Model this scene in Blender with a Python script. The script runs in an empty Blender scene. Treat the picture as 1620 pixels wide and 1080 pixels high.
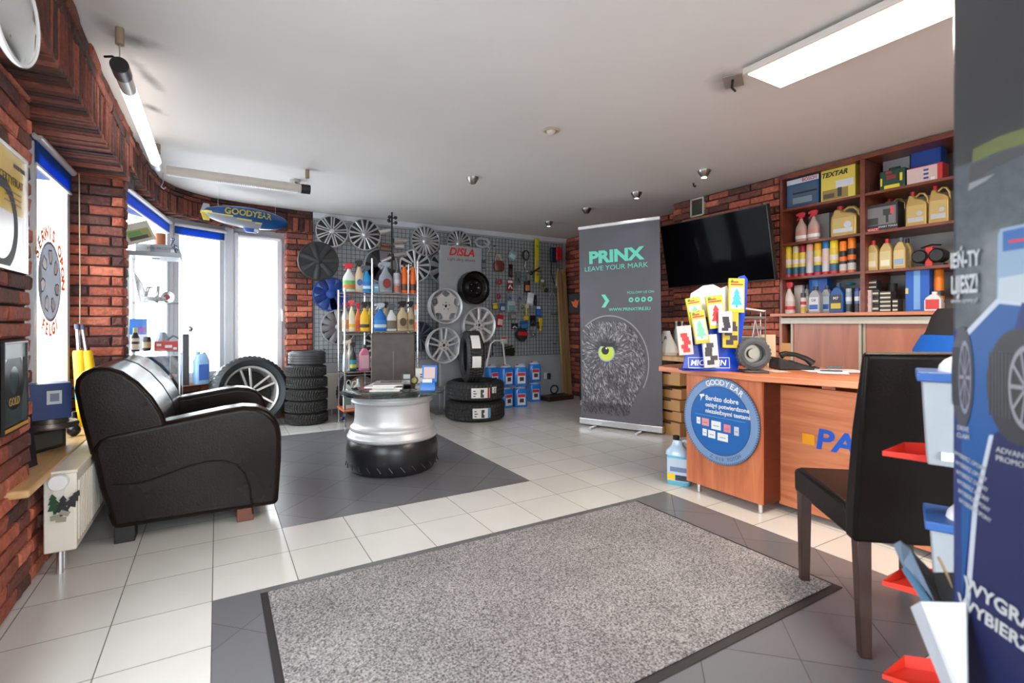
import bpy, math, random
from mathutils import Matrix, Vector
random.seed(7)
R = math.radians
S = bpy.context.scene
COL = S.collection

# ---------------------------------------------------------------- camera, sky, large lights, exposure
CAMH = 1.05
FPX = 791.0
YAW = R(30.55)
DV = Vector((math.sin(YAW), math.cos(YAW), 0)); RV = Vector((math.cos(YAW), -math.sin(YAW), 0))
cd = bpy.data.cameras.new('camera'); cam = bpy.data.objects.new('camera', cd); COL.objects.link(cam)
cam.location = (0, 0, CAMH); cam.rotation_euler = (R(90), 0, -YAW)
cd.sensor_width = 36; cd.lens = 36*FPX/1620; cd.shift_y = -29/1620; cd.clip_start = .02
cd.dof.use_dof = True; cd.dof.focus_distance = 3.6; cd.dof.aperture_fstop = 3.2
S.camera = cam
w = bpy.data.worlds.new('sky'); S.world = w; w.use_nodes = True
bg = w.node_tree.nodes['Background']; bg.inputs[0].default_value = (.90, .96, 1.0, 1); bg.inputs[1].default_value = 10.5
S.view_settings.view_transform = 'Standard'; S.view_settings.look = 'None'
S.view_settings.exposure = 0.04; S.view_settings.gamma = 1; S.view_settings.use_curve_mapping = False

def lamp(name, kind, loc, rot, energy, color=(1, 1, 1), **kw):
    l = bpy.data.lights.new(name, kind); l.energy = energy; l.color = color
    for k, v in kw.items():
        if k == 'portal': l.cycles.is_portal = True
        else: setattr(l, k, v)
    o = bpy.data.objects.new(name, l); COL.objects.link(o); o.location = loc; o.rotation_euler = rot
    return o
# daylight portals in the window openings
lamp('window_portal', 'AREA', (-.9, 3.55, 1.2), (0, R(-90), 0), 1, shape='RECTANGLE', size=1.55, size_y=.8, portal=1)
lamp('window_portal', 'AREA', (.38, 6.25, 1.25), (R(-90), 0, R(4)), 1, shape='RECTANGLE', size=.7, size_y=1.6, portal=1)
lamp('window_portal', 'AREA', (-.25, 6.05, 1.25), (R(-90), 0, R(32)), 1, shape='RECTANGLE', size=.7, size_y=1.6, portal=1)
lamp('window_portal', 'AREA', (-.68, 4.9, 1.25), (R(-90), 0, R(83)), 1, shape='RECTANGLE', size=1.5, size_y=1.6, portal=1)
lamp('window_portal', 'AREA', (.5, -1.62, 1.175), (R(90), 0, 0), 1, shape='RECTANGLE', size=2.0, size_y=1.95, portal=1)
# the flat fluorescent panel on the ceiling (its lamp sits in the fitting)
lamp('panel_lamp', 'AREA', (2.338, .90, 2.236), (0, 0, 0), 46, (1, .84, .68), shape='RECTANGLE', size=.24, size_y=1.16)

# ---------------------------------------------------------------- picture -> place helpers
def ray(px, py):
    a = (px-810)/FPX
    return DV + RV*a + Vector((0, 0, (511-py)/FPX))
O = Vector((0, 0, CAMH))
def fl(px, py, z=0.0): d = ray(px, py); return O + d*((z-CAMH)/d.z)
def onY(px, py, Y): d = ray(px, py); return O + d*(Y/d.y)
def onX(px, py, X): d = ray(px, py); return O + d*(X/d.x)
def wp(D, L, z): v = DV*D + RV*L; return Vector((v.x, v.y, z))
def atD(px, py, D): return O + ray(px, py)*D

# ---------------------------------------------------------------- materials
_M = {}
def mat(name, color=(.5, .5, .5), rough=.5, metal=0, var=.06, scale=12, bump=0, bscale=60, emit=None, es=1, coat=0, alpha=None, trans=0, attr=False, spec=None):
    if name in _M: return _M[name]
    m = bpy.data.materials.new(name); m.use_nodes = True; nt = m.node_tree; b = nt.nodes['Principled BSDF']
    b.inputs['Roughness'].default_value = rough; b.inputs['Metallic'].default_value = metal
    if coat: b.inputs['Coat Weight'].default_value = coat; b.inputs['Coat Roughness'].default_value = .08
    if spec is not None: b.inputs['Specular IOR Level'].default_value = spec
    if trans: b.inputs['Transmission Weight'].default_value = trans
    if alpha is not None: b.inputs['Alpha'].default_value = alpha
    c = (*color, 1)
    tc = nt.nodes.new('ShaderNodeTexCoord')
    if var or attr:
        nz = nt.nodes.new('ShaderNodeTexNoise'); nz.inputs['Scale'].default_value = scale; nz.inputs['Detail'].default_value = 4
        nt.links.new(tc.outputs['Object'], nz.inputs['Vector'])
        hs = nt.nodes.new('ShaderNodeHueSaturation')
        mr = nt.nodes.new('ShaderNodeMapRange'); mr.inputs[1].default_value = .3; mr.inputs[2].default_value = .7
        mr.inputs[3].default_value = 1-var; mr.inputs[4].default_value = 1+var
        nt.links.new(nz.outputs['Fac'], mr.inputs[0]); nt.links.new(mr.outputs[0], hs.inputs['Value'])
        if attr:
            at = nt.nodes.new('ShaderNodeAttribute'); at.attribute_name = 'Col'; nt.links.new(at.outputs['Color'], hs.inputs['Color'])
        else: hs.inputs['Color'].default_value = c
        nt.links.new(hs.outputs[0], b.inputs['Base Color'])
    else: b.inputs['Base Color'].default_value = c
    if bump:
        n2 = nt.nodes.new('ShaderNodeTexNoise'); n2.inputs['Scale'].default_value = bscale; n2.inputs['Detail'].default_value = 6
        nt.links.new(tc.outputs['Object'], n2.inputs['Vector'])
        bp = nt.nodes.new('ShaderNodeBump'); bp.inputs['Strength'].default_value = bump; bp.inputs['Distance'].default_value = .01
        nt.links.new(n2.outputs['Fac'], bp.inputs['Height']); nt.links.new(bp.outputs[0], b.inputs['Normal'])
    if emit: b.inputs['Emission Color'].default_value = (*emit, 1); b.inputs['Emission Strength'].default_value = es
    _M[name] = m; return m
def s(r, g, b):  # sRGB 0-255 -> linear
    f = lambda u: (u/255/12.92) if u <= 10 else ((u/255+.055)/1.055)**2.4
    return (f(r), f(g), f(b))
def stains(m, spots):
    nt = m.node_tree; b = nt.nodes['Principled BSDF']; src = b.inputs['Base Color'].links[0].from_socket; tc = nt.nodes.new('ShaderNodeTexCoord')
    nz = nt.nodes.new('ShaderNodeTexNoise'); nz.inputs['Scale'].default_value = 9; nz.inputs['Detail'].default_value = 4; nt.links.new(tc.outputs['Object'], nz.inputs['Vector'])
    acc = None
    for (x, y, ang, rx, ry, k) in spots:
        mp = nt.nodes.new('ShaderNodeMapping'); mp.vector_type = 'TEXTURE'; mp.inputs['Location'].default_value = (x, y, 2.3); mp.inputs['Rotation'].default_value = (0, 0, R(ang)); mp.inputs['Scale'].default_value = (rx, ry, 1)
        nt.links.new(tc.outputs['Object'], mp.inputs[0]); ln = nt.nodes.new('ShaderNodeVectorMath'); ln.operation = 'LENGTH'; nt.links.new(mp.outputs[0], ln.inputs[0])
        ad = nt.nodes.new('ShaderNodeMath'); ad.operation = 'MULTIPLY_ADD'; ad.inputs[1].default_value = 1.1; nt.links.new(nz.outputs[0], ad.inputs[0]); nt.links.new(ln.outputs['Value'], ad.inputs[2])
        mr = nt.nodes.new('ShaderNodeMapRange'); mr.interpolation_type = 'SMOOTHSTEP'; mr.inputs[1].default_value = .55; mr.inputs[2].default_value = 1.55; mr.inputs[3].default_value = k; mr.inputs[4].default_value = 0; nt.links.new(ad.outputs[0], mr.inputs[0])
        if acc is None: acc = mr.outputs[0]
        else: mx = nt.nodes.new('ShaderNodeMath'); mx.operation = 'MAXIMUM'; nt.links.new(acc, mx.inputs[0]); nt.links.new(mr.outputs[0], mx.inputs[1]); acc = mx.outputs[0]
    mix = nt.nodes.new('ShaderNodeMix'); mix.data_type = 'RGBA'; nt.links.new(acc, mix.inputs[0]); nt.links.new(src, mix.inputs[6]); mix.inputs[7].default_value = (*s(62, 58, 56), 1); nt.links.new(mix.outputs[2], b.inputs['Base Color'])
def pm(r, g, b, rough=.4, **k): return mat('paint_%02x%02x%02x_%d' % (r, g, b, int(rough*100)), s(r, g, b), rough, var=.03, **k)
def wood(name, c1, c2, rough=.35, scale=(1, 1, 6), rot=0, dist=3):
    if name in _M: return _M[name]
    m = bpy.data.materials.new(name); m.use_nodes = True; nt = m.node_tree; b = nt.nodes['Principled BSDF']
    tc = nt.nodes.new('ShaderNodeTexCoord'); mp = nt.nodes.new('ShaderNodeMapping'); mp.inputs['Scale'].default_value = scale
    nz = nt.nodes.new('ShaderNodeTexNoise'); nz.inputs['Scale'].default_value = 3; nz.inputs['Detail'].default_value = 8; nz.inputs['Distortion'].default_value = dist*.3
    cr = nt.nodes.new('ShaderNodeValToRGB'); cr.color_ramp.elements[0].position = .3; cr.color_ramp.elements[1].position = .7
    cr.color_ramp.elements[0].color = (*c1, 1); cr.color_ramp.elements[1].color = (*c2, 1)
    nt.links.new(tc.outputs['Object'], mp.inputs[0]); nt.links.new(mp.outputs[0], nz.inputs['Vector']); nt.links.new(nz.outputs['Fac'], cr.inputs[0])
    nt.links.new(cr.outputs[0], b.inputs['Base Color']); b.inputs['Roughness'].default_value = rough
    _M[name] = m; return m
def glassmat(name, tint=(1, 1, 1), gl=.12):
    m = bpy.data.materials.new(name); m.use_nodes = True; nt = m.node_tree
    for n in list(nt.nodes):
        if n.type != 'OUTPUT_MATERIAL': nt.nodes.remove(n)
    out = [n for n in nt.nodes if n.type == 'OUTPUT_MATERIAL'][0]
    t = nt.nodes.new('ShaderNodeBsdfTransparent'); t.inputs[0].default_value = (*tint, 1)
    g = nt.nodes.new('ShaderNodeBsdfGlossy'); g.inputs['Roughness'].default_value = .02
    lw = nt.nodes.new('ShaderNodeLayerWeight'); lw.inputs[0].default_value = .5
    pw = nt.nodes.new('ShaderNodeMath'); pw.operation = 'POWER'; pw.inputs[1].default_value = 5; nt.links.new(lw.outputs['Facing'], pw.inputs[0])
    fr = nt.nodes.new('ShaderNodeMath'); fr.operation = 'MULTIPLY_ADD'; fr.inputs[1].default_value = .9; fr.inputs[2].default_value = .05; nt.links.new(pw.outputs[0], fr.inputs[0])
    mx = nt.nodes.new('ShaderNodeMixShader'); nt.links.new(fr.outputs[0], mx.inputs[0]); nt.links.new(t.outputs[0], mx.inputs[1]); nt.links.new(g.outputs[0], mx.inputs[2])
    nt.links.new(mx.outputs[0], out.inputs[0]); _M[name] = m; return m
GLASS = glassmat('clear_glass'); GLASSG = glassmat('greenish_glass', (.86, .93, .91)); SMOKE = glassmat('smoked_glass', (.25, .3, .32))
BRICK = mat('brick', (1, 1, 1), .8, attr=True, var=.28, scale=40, bump=.8, bscale=70)
MORTAR = mat('dark_mortar', s(58, 46, 44), .95, bump=.5)
CEIL = mat('ceiling_paint', s(222, 218, 214), .75, var=.03, scale=1.2, bump=.05, bscale=9)
GREYWALL = mat('grey_wall_paint', s(176, 180, 184), .7, var=.04)
WHITEP = mat('white_plastic', s(225, 225, 226), .35, var=.02)
PVC = mat('window_pvc', s(205, 208, 212), .35, var=.02)
CHROME = mat('chrome', (.62, .62, .64), .22, 1, var=.03)
ALU = mat('aluminium', (.72, .72, .74), .32, 1, var=.04)
SILVER = mat('silver_paint', (.55, .55, .57), .3, .75, var=.04)
SILVERL = mat('light_silver_paint', (.68, .68, .69), .38, .45, var=.04)
SILVERD = mat('grey_silver_plastic', (.38, .38, .40), .38, .5, var=.05)
BLACK = mat('black_plastic', (.012, .012, .013), .35, var=.1)
BLACKM = mat('matt_black', (.018, .018, .02), .6, var=.1)
RUBBER = mat('tyre_rubber', (.018, .018, .019), .55, var=.2, scale=30, bump=.15, bscale=90)
RUBBERO = mat('worn_tyre_rubber', (.032, .031, .030), .7, var=.25, scale=25, bump=.25, bscale=70)
CHERRY = wood('cherry_wood', s(164, 96, 72), s(192, 122, 96), .32, (3, 3, .5))
CHERRYH = wood('cherry_wood_horizontal', s(186, 106, 72), s(220, 142, 98), .32, (.6, .6, 7))
CHERRYV = wood('cherry_wood_front', s(178, 94, 60), s(214, 130, 88), .3, (6, 6, .6))
CHERRYD = wood('cherry_shelf', s(104, 52, 38), s(134, 72, 52), .35, (3, 3, 3))
PINE = wood('pine_wood', s(176, 138, 92), s(200, 164, 118), .5, (5, 5, .5))
SILL = wood('oak_sill', s(190, 150, 98), s(216, 180, 128), .35, (8, .8, 8))
LEATHER = mat('brown_leather', s(25, 17, 14), .26, var=.15, scale=6, bump=.10, bscale=160, spec=.22)
LEATHERC = mat('chair_leather', s(15, 10, 9), .36, var=.12, scale=9, bump=.10, bscale=150, spec=.16)
DARKW = wood('dark_leg_wood', s(48, 30, 26), s(66, 42, 34), .35, (6, 6, 1))
CARD = mat('cardboard', s(176, 134, 88), .8, var=.06, scale=8)
PAPER = mat('white_paper', s(232, 230, 226), .6, var=.02)
BLUEF = mat('blue_fabric', s(40, 110, 205), .7, var=.03)
def translucent(m, c, f):
    nt = m.node_tree; b = nt.nodes['Principled BSDF']; o_ = [n for n in nt.nodes if n.type == 'OUTPUT_MATERIAL'][0]; tr = nt.nodes.new('ShaderNodeBsdfTranslucent'); tr.inputs[0].default_value = (*c, 1)
    mx = nt.nodes.new('ShaderNodeMixShader'); mx.inputs[0].default_value = f; nt.links.new(b.outputs[0], mx.inputs[1]); nt.links.new(tr.outputs[0], mx.inputs[2]); nt.links.new(mx.outputs[0], o_.inputs[0])
translucent(BLUEF, s(30, 96, 190), .55)
BLUEQ = mat('blue_fluid', s(36, 124, 216), .2, var=.06, coat=.3)
CLEARP = mat('clear_plastic', s(180, 205, 225), .2, var=.03, coat=.3)
RED = pm(196, 28, 34); WHITE = pm(232, 232, 232); YEL = pm(240, 205, 30); ORG = pm(238, 110, 24); BLUE = pm(20, 80, 178); NAVY = pm(22, 38, 92)

# ---------------------------------------------------------------- mesh builder
RX = Matrix.Rotation(R(90), 4, 'X')       # +Z -> -Y (faces local front)
def T(x, y, z): return Matrix.Translation((x, y, z))
def RZ(a): return Matrix.Rotation(a, 4, 'Z')
class MB:
    def __init__(s): s.v = []; s.f = []; s.mi = []; s.c = []
    def add(s, vs, fs, mi=0, M=None, col=None):
        n = len(s.v)
        s.v += [tuple(M @ Vector(p)) for p in vs] if M is not None else [tuple(p) for p in vs]
        for f in fs: s.f.append([n+i for i in f]); s.mi.append(mi); s.c.append(col)
        return s
    def box(s, x0, x1, y0, y1, z0, z1, mi=0, M=None, col=None):
        return s.add([(x0, y0, z0), (x1, y0, z0), (x1, y1, z0), (x0, y1, z0), (x0, y0, z1), (x1, y0, z1), (x1, y1, z1), (x0, y1, z1)],
              [(0, 3, 2, 1), (4, 5, 6, 7), (0, 1, 5, 4), (1, 2, 6, 5), (2, 3, 7, 6), (3, 0, 4, 7)], mi, M, col)
    def lathe(s, prof, n=24, M=None, mi=0, close=False, a0=0, a1=2*math.pi):
        vs = []; fs = []; m = len(prof)
        for i in range(n):
            a = a0+(a1-a0)*i/n
            for r, z in prof: vs.append((r*math.cos(a), r*math.sin(a), z))
        for i in range(n):
            j = (i+1) % n
            for k in range(m if close else m-1):
                k2 = (k+1) % m
                fs.append((i*m+k, j*m+k, j*m+k2, i*m+k2))
        if not close and abs(prof[0][1]-prof[-1][1]) > 1e-6:
            if prof[0][0] > 1e-6: fs.append([i*m for i in range(n)][::-1])
            if prof[-1][0] > 1e-6: fs.append([i*m+m-1 for i in range(n)])
        return s.add(vs, fs, mi, M)
    def cyl(s, r, z0, z1, n=16, M=None, mi=0, r2=None): return s.lathe([(r, z0), (r if r2 is None else r2, z1)], n, M, mi)
    def prism(s, poly, y0, y1, mi=0, M=None):     # polygon in XZ, extruded along Y
        n = len(poly); vs = [(x, y0, z) for x, z in poly]+[(x, y1, z) for x, z in poly]
        ar = sum(poly[i][0]*poly[(i+1) % n][1]-poly[(i+1) % n][0]*poly[i][1] for i in range(n))
        fs = [list(range(n)), list(range(2*n-1, n-1, -1))]+[(i, i+n, (i+1) % n+n, (i+1) % n) for i in range(n)]
        if ar < 0: fs = [list(reversed(f)) for f in fs]
        return s.add(vs, fs, mi, M)
    def tube(s, pts, r, n=8, mi=0, M=None, closed=False):
        pts = [Vector(p) for p in pts]; vs = []; fs = []; N = len(pts); up = None
        for i, p in enumerate(pts):
            a = pts[(i-1) % N] if (i > 0 or closed) else p; b = pts[(i+1) % N] if (i < N-1 or closed) else p
            t = (b-a).normalized()
            if up is None: up = Vector((0, 0, 1)) if abs(t.z) < .9 else Vector((1, 0, 0))
            x = t.cross(up).normalized(); y = x.cross(t).normalized(); up = y
            rr = r[i] if isinstance(r, (list, tuple)) else r
            for k in range(n):
                q = 2*math.pi*k/n; vs.append(p+x*math.cos(q)*rr+y*math.sin(q)*rr)
        for i in range(N if closed else N-1):
            j = (i+1) % N
            for k in range(n): fs.append((i*n+k, i*n+(k+1) % n, j*n+(k+1) % n, j*n+k))
        if not closed: fs.append(list(range(n))[::-1]); fs.append([(N-1)*n+k for k in range(n)])
        return s.add(vs, fs, mi, M)
    def loft(s, secs, n=20, mi=0, M=None, e=2.5):   # (z, half width, half depth[, x offset])
        vs = []; fs = []
        for sec in secs:
            z, a, b = sec[:3]; ox = sec[3] if len(sec) > 3 else 0
            for k in range(n):
                q = 2*math.pi*k/n; c, d = math.cos(q), math.sin(q)
                vs.append((ox+a*math.copysign(abs(c)**(2/e), c), b*math.copysign(abs(d)**(2/e), d), z))
        for i in range(len(secs)-1):
            for k in range(n): fs.append((i*n+k, i*n+(k+1) % n, (i+1)*n+(k+1) % n, (i+1)*n+k))
        fs.append(list(range(n))[::-1]); fs.append([(len(secs)-1)*n+k for k in range(n)])
        return s.add(vs, fs, mi, M)
    def ball(s, r, M=None, n=12, mi=0, sc=(1, 1, 1)):
        return s.lathe([(max(1e-7, r*sc[0]*math.sin(math.pi*i/8)), -r*sc[2]*math.cos(math.pi*i/8)) for i in range(9)], n, M, mi)
    def poly(s, pts, mi=0, M=None): return s.add(pts, [list(range(len(pts)))], mi, M)
    def build(s, name, mats, parent=None, bev=None, sm=35, M=None, sub=0, loc=None, rz=0):
        me = bpy.data.meshes.new(name); me.from_pydata(s.v, [], s.f)
        if not isinstance(mats, (list, tuple)): mats = [mats]
        for m in mats: me.materials.append(m)
        if len(mats) > 1: me.polygons.foreach_set('material_index', s.mi)
        if any(c is not None for c in s.c):
            ca = me.color_attributes.new('Col', 'FLOAT_COLOR', 'CORNER')
            for p, c in zip(me.polygons, s.c):
                cc = (*(c or (.5, .5, .5)), 1)
                for li in p.loop_indices: ca.data[li].color = cc
        me.update()
        if sm: me.shade_smooth(); me.set_sharp_from_angle(angle=R(sm))
        o = bpy.data.objects.new(name, me); COL.objects.link(o)
        if parent: o.parent = parent
        if M is not None: o.matrix_local = M
        if loc is not None: o.location = loc
        if rz: o.rotation_euler = (0, 0, rz)
        if bev:
            b = o.modifiers.new('bevel', 'BEVEL'); b.width = bev[0]; b.segments = bev[1]; b.limit_method = 'ANGLE'; b.angle_limit = R(40)
        if sub: q = o.modifiers.new('sub', 'SUBSURF'); q.levels = sub; q.render_levels = sub
        return o
def tag(o, label, cat, group=None):
    o['label'] = label; o['category'] = cat
    if group: o['group'] = group
    return o
def thing(name, label, cat, loc=(0, 0, 0), rz=0, group=None, M=None):
    o = bpy.data.objects.new(name, None); COL.objects.link(o); o.empty_display_size = .05
    if M is not None: o.matrix_world = M
    else: o.location = loc; o.rotation_euler = (0, 0, rz)
    return tag(o, label, cat, group)
def struct(o): o['kind'] = 'structure'; return o
def txt(st, size, m, parent, M, align='CENTER', name='lettering', bold=0, shear=0, sx=1, wrap=None):
    cu = bpy.data.curves.new(name, 'FONT'); cu.body = st; cu.size = size; cu.align_x = align; cu.align_y = 'CENTER'; cu.offset = bold*size; cu.shear = shear
    cu.extrude = .0003; cu.resolution_u = 3
    t = bpy.data.objects.new('tmp', cu); me = bpy.data.meshes.new_from_object(t); bpy.data.objects.remove(t); bpy.data.curves.remove(cu)
    me.materials.clear(); me.materials.append(m); me.name = name
    if sx != 1: me.transform(Matrix.Diagonal((sx, 1, 1, 1)))
    o = bpy.data.objects.new(name, me); COL.objects.link(o); o.parent = parent; o.matrix_local = M
    return o
def ft(t, st, size, x, z, m, y=-.001, **k): return txt(st, size, m, t, T(x, y, z) @ RX, **k)   # text on a local front face (-Y)

# ---------------------------------------------------------------- floor: straight pale tiles, two fields of diagonal dark tiles
Q = .302; GX, GY = .287, 2.807
FIELDS = [(GX, GX+5*Q, GY, GY+7.6*Q), (GX-Q, GX+7*Q, GY-7*Q, GY-2*Q)]
def clip(poly, ax, v, keep_gt):
    out = []
    for i, p in enumerate(poly):
        q = poly[(i+1) % len(poly)]; a = (p[ax]-v)*(1 if keep_gt else -1); b = (q[ax]-v)*(1 if keep_gt else -1)
        if a >= 0: out.append(p)
        if a*b < 0: t = a/(a-b); out.append((p[0]+(q[0]-p[0])*t, p[1]+(q[1]-p[1])*t))
    return out
def cliprect(poly, r):
    for ax, v, g in ((0, r[0], 1), (0, r[1], 0), (1, r[2], 1), (1, r[3], 0)):
        poly = clip(poly, ax, v, g)
        if len(poly) < 3: return []
    return poly
def tilemat(name, c, rough):
    m = mat(name, c, rough, attr=True, var=.04, scale=3, bump=.03, bscale=200); return m
BEIGE = tilemat('pale_tile', (1, 1, 1), .22); DARKT = tilemat('dark_tile', (1, 1, 1), .3); GROUT = mat('grout', s(96, 88, 80), .9)
fb = MB(); e = .0016
def jit(c, a=.05): k = 1+random.uniform(-a, a); return tuple(x*k for x in c)
ROOM = (-.9, 4.6, -1.7, 6.6)
for i in range(-8, 18):
    for j in range(-16, 15):
        x0, y0 = GX+i*Q, GY+j*Q; rects = [(x0+e, x0+Q-e, y0+e, y0+Q-e)]
        for F in FIELDS:
            nr = []
            for r in rects:
                ix0, ix1, iy0, iy1 = max(r[0], F[0]), min(r[1], F[1]), max(r[2], F[2]), min(r[3], F[3])
                if ix0 >= ix1-.004 or iy0 >= iy1-.004: nr.append(r); continue
                if r[3] > F[3]+.004: nr.append((r[0], r[1], F[3]+e, r[3]))
            rects = nr
        c = jit(s(208, 207, 202), .04)
        for r in rects:
            p = cliprect([(r[0], r[2]), (r[1], r[2]), (r[1], r[3]), (r[0], r[3])], ROOM)
            if p: fb.add([(x, y, 0) for x, y in p], [list(range(len(p)))], 1, col=c)
h = Q/math.sqrt(2)
for F in FIELDS:
    for i in range(-22, 22):
        for j in range(-22, 22):
            cx, cy = FIELDS[0][0]+(i+j)*h+(h if 0 else 0), GY+(i-j)*h
            k = h-e*1.2
            p = cliprect([(cx-k, cy), (cx, cy-k), (cx+k, cy), (cx, cy+k)], (F[0]+e, F[1]-e, F[2]+e, F[3]-e))
            if len(p) > 2: fb.add([(x, y, 0) for x, y in p], [list(range(len(p)))], 2, col=jit(s(106, 106, 110), .08))
fb.box(ROOM[0], ROOM[1], ROOM[2], ROOM[3], -.1, -.0015, 0)
struct(fb.build('floor', [GROUT, BEIGE, DARKT], sm=0))

# ---------------------------------------------------------------- brickwork
BC = [s(166, 88, 66), s(150, 76, 58), s(178, 102, 78), s(134, 70, 54), s(106, 60, 50), s(88, 54, 48), s(158, 84, 62)]
class Path:
    def __init__(s, pts): s.p = [Vector((*q, 0)) for q in pts]; s.l = [0]; [s.l.append(s.l[-1]+(s.p[i+1]-s.p[i]).length) for i in range(len(s.p)-1)]
    def at(s, u):
        i = 0
        while i < len(s.p)-2 and u > s.l[i+1]: i += 1
        a, b = s.p[i], s.p[i+1]; t = (b-a).normalized(); return a+t*(u-s.l[i]), Vector((t.y, -t.x, 0))    # normal to the right of travel
TONE = [1.0]
def brick(mb, path, u0, u1, z0, z1, dep, g=.005, dark=0):
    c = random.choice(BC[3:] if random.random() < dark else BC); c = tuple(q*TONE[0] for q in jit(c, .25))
    def P(u, z, d): q, n = path.at(u); return (q.x+n.x*d, q.y+n.y*d, z)
    d = dep+random.uniform(-.004, .005); i = .007; J = lambda: random.uniform(-.0035, .0035)
    u0 += g; u1 -= g; z0 += g; z1 -= g
    um = (u0+u1)/2; back = [(u0, z0), (um, z0), (u1, z0), (u1, z1), (um, z1), (u0, z1)]
    fr = [(u0+i, z0+i), (um, z0+i), (u1-i, z0+i), (u1-i, z1-i), (um, z1-i), (u0+i, z1-i)]
    vs = [P(u, z, 0) for u, z in back]+[P(u+J()*.6, z+J()*.6, d-.006) for u, z in back]+[P(u+J(), z+J(), d+J()) for u, z in fr]
    fs = [(k, (k+1) % 6, (k+1) % 6+6, k+6) for k in range(6)]+[(k+6, (k+1) % 6+6, (k+1) % 6+12, k+12) for k in range(6)]+[(12, 13, 16, 17), (13, 14, 15, 16)]
    mb.add(vs, fs, 0, col=c)
def brickwall(mb, path, z0, z1, dep=.022, L=.22, H=.062, soldier=False, dark=.15, u0=0, u1=None):
    u1 = path.l[-1] if u1 is None else u1
    if soldier: L, H = H, z1-z0
    z = z0; k = 0
    while z < z1-.02:
        zz = min(z+H, z1); u = u0-(L/2 if k % 2 and not soldier else 0)
        while u < u1-.01:
            a, b = max(u, u0), min(u+L, u1)
            if b-a > .02: brick(mb, path, a, b, z, zz, dep, dark=dark)
            u += L
        z = zz; k += 1
# left wall, pier beside the camera, recess under the window, column
m = MB(); X0 = -.66
pl = Path([(X0, 2.70), (X0, .9)]); 
def bp(mb, pts, *a, **k): brickwall(mb, Path(pts), *a, **k)
bp(m, [(X0, 2.12), (X0, 2.70)], 0, 1.95); bp(m, [(X0, -.2), (X0, 2.12)], 0, .44)
bp(m, [(X0, 2.70), (-.80, 2.70)], .42, 1.95)
bp(m, [(X0, 2.70), (X0, 3.98)], 0, .41); m.box(-.9, -.79, 2.70, 3.18, .40, 2.3, 1); bp(m, [(-.79, 2.70), (-.79, 3.17)], .44, 1.97)
m.box(-.9, X0, -1.6, .30, 0, 2.3, 1); m.box(-.9, X0, 2.10, 2.70, 0, 2.3, 1); m.box(-.9, X0, .30, 2.10, 0, .45, 1); m.box(-.9, X0, .30, 2.10, 1.95, 2.3, 1); m.box(-.9, X0, 2.70, 4.1, 0, .40, 1)
struct(m.build('wall_left', [BRICK, MORTAR], sm=0))
m = MB(); bp(m, [(-.78, 3.95), (-.50, 3.95)], .41, 1.97, L=.215); bp(m, [(-.52, 3.95), (-.52, 4.07)], .41, 1.97)
m.box(-.78, -.507, 3.945, 4.07, .3, 2.1, 1); struct(m.build('wall_pier', [BRICK, MORTAR], sm=0))
# curved beam: fascia, underside
FP = [(-.50, -.4), (-.50, 1), (-.50, 2.4), (-.50, 3.7), (-.49, 4.3), (-.47, 4.87), (-.43, 5.28), (-.34, 5.52), (-.2, 5.70), (-.05, 5.82), (.235, 5.90), (.68, 5.97), (.93, 6.0)]
fp = Path(FP); m = MB()
uc = fp.l[3]+.25
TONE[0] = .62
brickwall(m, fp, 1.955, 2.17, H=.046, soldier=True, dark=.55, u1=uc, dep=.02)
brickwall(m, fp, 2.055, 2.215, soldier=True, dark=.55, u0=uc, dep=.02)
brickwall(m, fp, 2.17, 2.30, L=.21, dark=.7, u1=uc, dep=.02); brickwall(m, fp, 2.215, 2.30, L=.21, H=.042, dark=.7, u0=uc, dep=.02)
def under(mb, u0, u1, z, W):
    u = u0
    while u < u1-.01:
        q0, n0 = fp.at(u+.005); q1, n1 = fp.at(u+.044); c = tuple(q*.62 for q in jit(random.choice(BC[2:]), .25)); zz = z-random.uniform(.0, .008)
        a, b, c2, d = q0+n0*.02, q1+n1*.02, q1-n1*W, q0-n0*W
        vs = [(p.x, p.y, zz) for p in (a, b, c2, d)]+[(p.x, p.y, z+.02) for p in (a, b, c2, d)]
        mb.add(vs, [(0, 1, 2, 3), (0, 4, 5, 1), (1, 5, 6, 2), (2, 6, 7, 3), (3, 7, 4, 0)], 0, col=c); u += .048
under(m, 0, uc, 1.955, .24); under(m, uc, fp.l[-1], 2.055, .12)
for i in range(len(FP)-1):
    a, na = fp.at(fp.l[i]+.001); b, nb = fp.at(fp.l[i+1]-.001); z0 = 1.972 if i < 4 else 2.072
    c, d = b-nb*.5, a-na*.5
    vs = [(p.x, p.y, z) for z in (z0, 2.3) for p in (a, b, c, d)]
    m.add(vs, [(0, 1, 2, 3), (4, 7, 6, 5), (0, 4, 5, 1), (1, 5, 6, 2), (2, 6, 7, 3), (3, 7, 4, 0)], 1)
TONE[0] = 1.1; struct(m.build('trim_curved_beam', [BRICK, MORTAR], sm=0))
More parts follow.
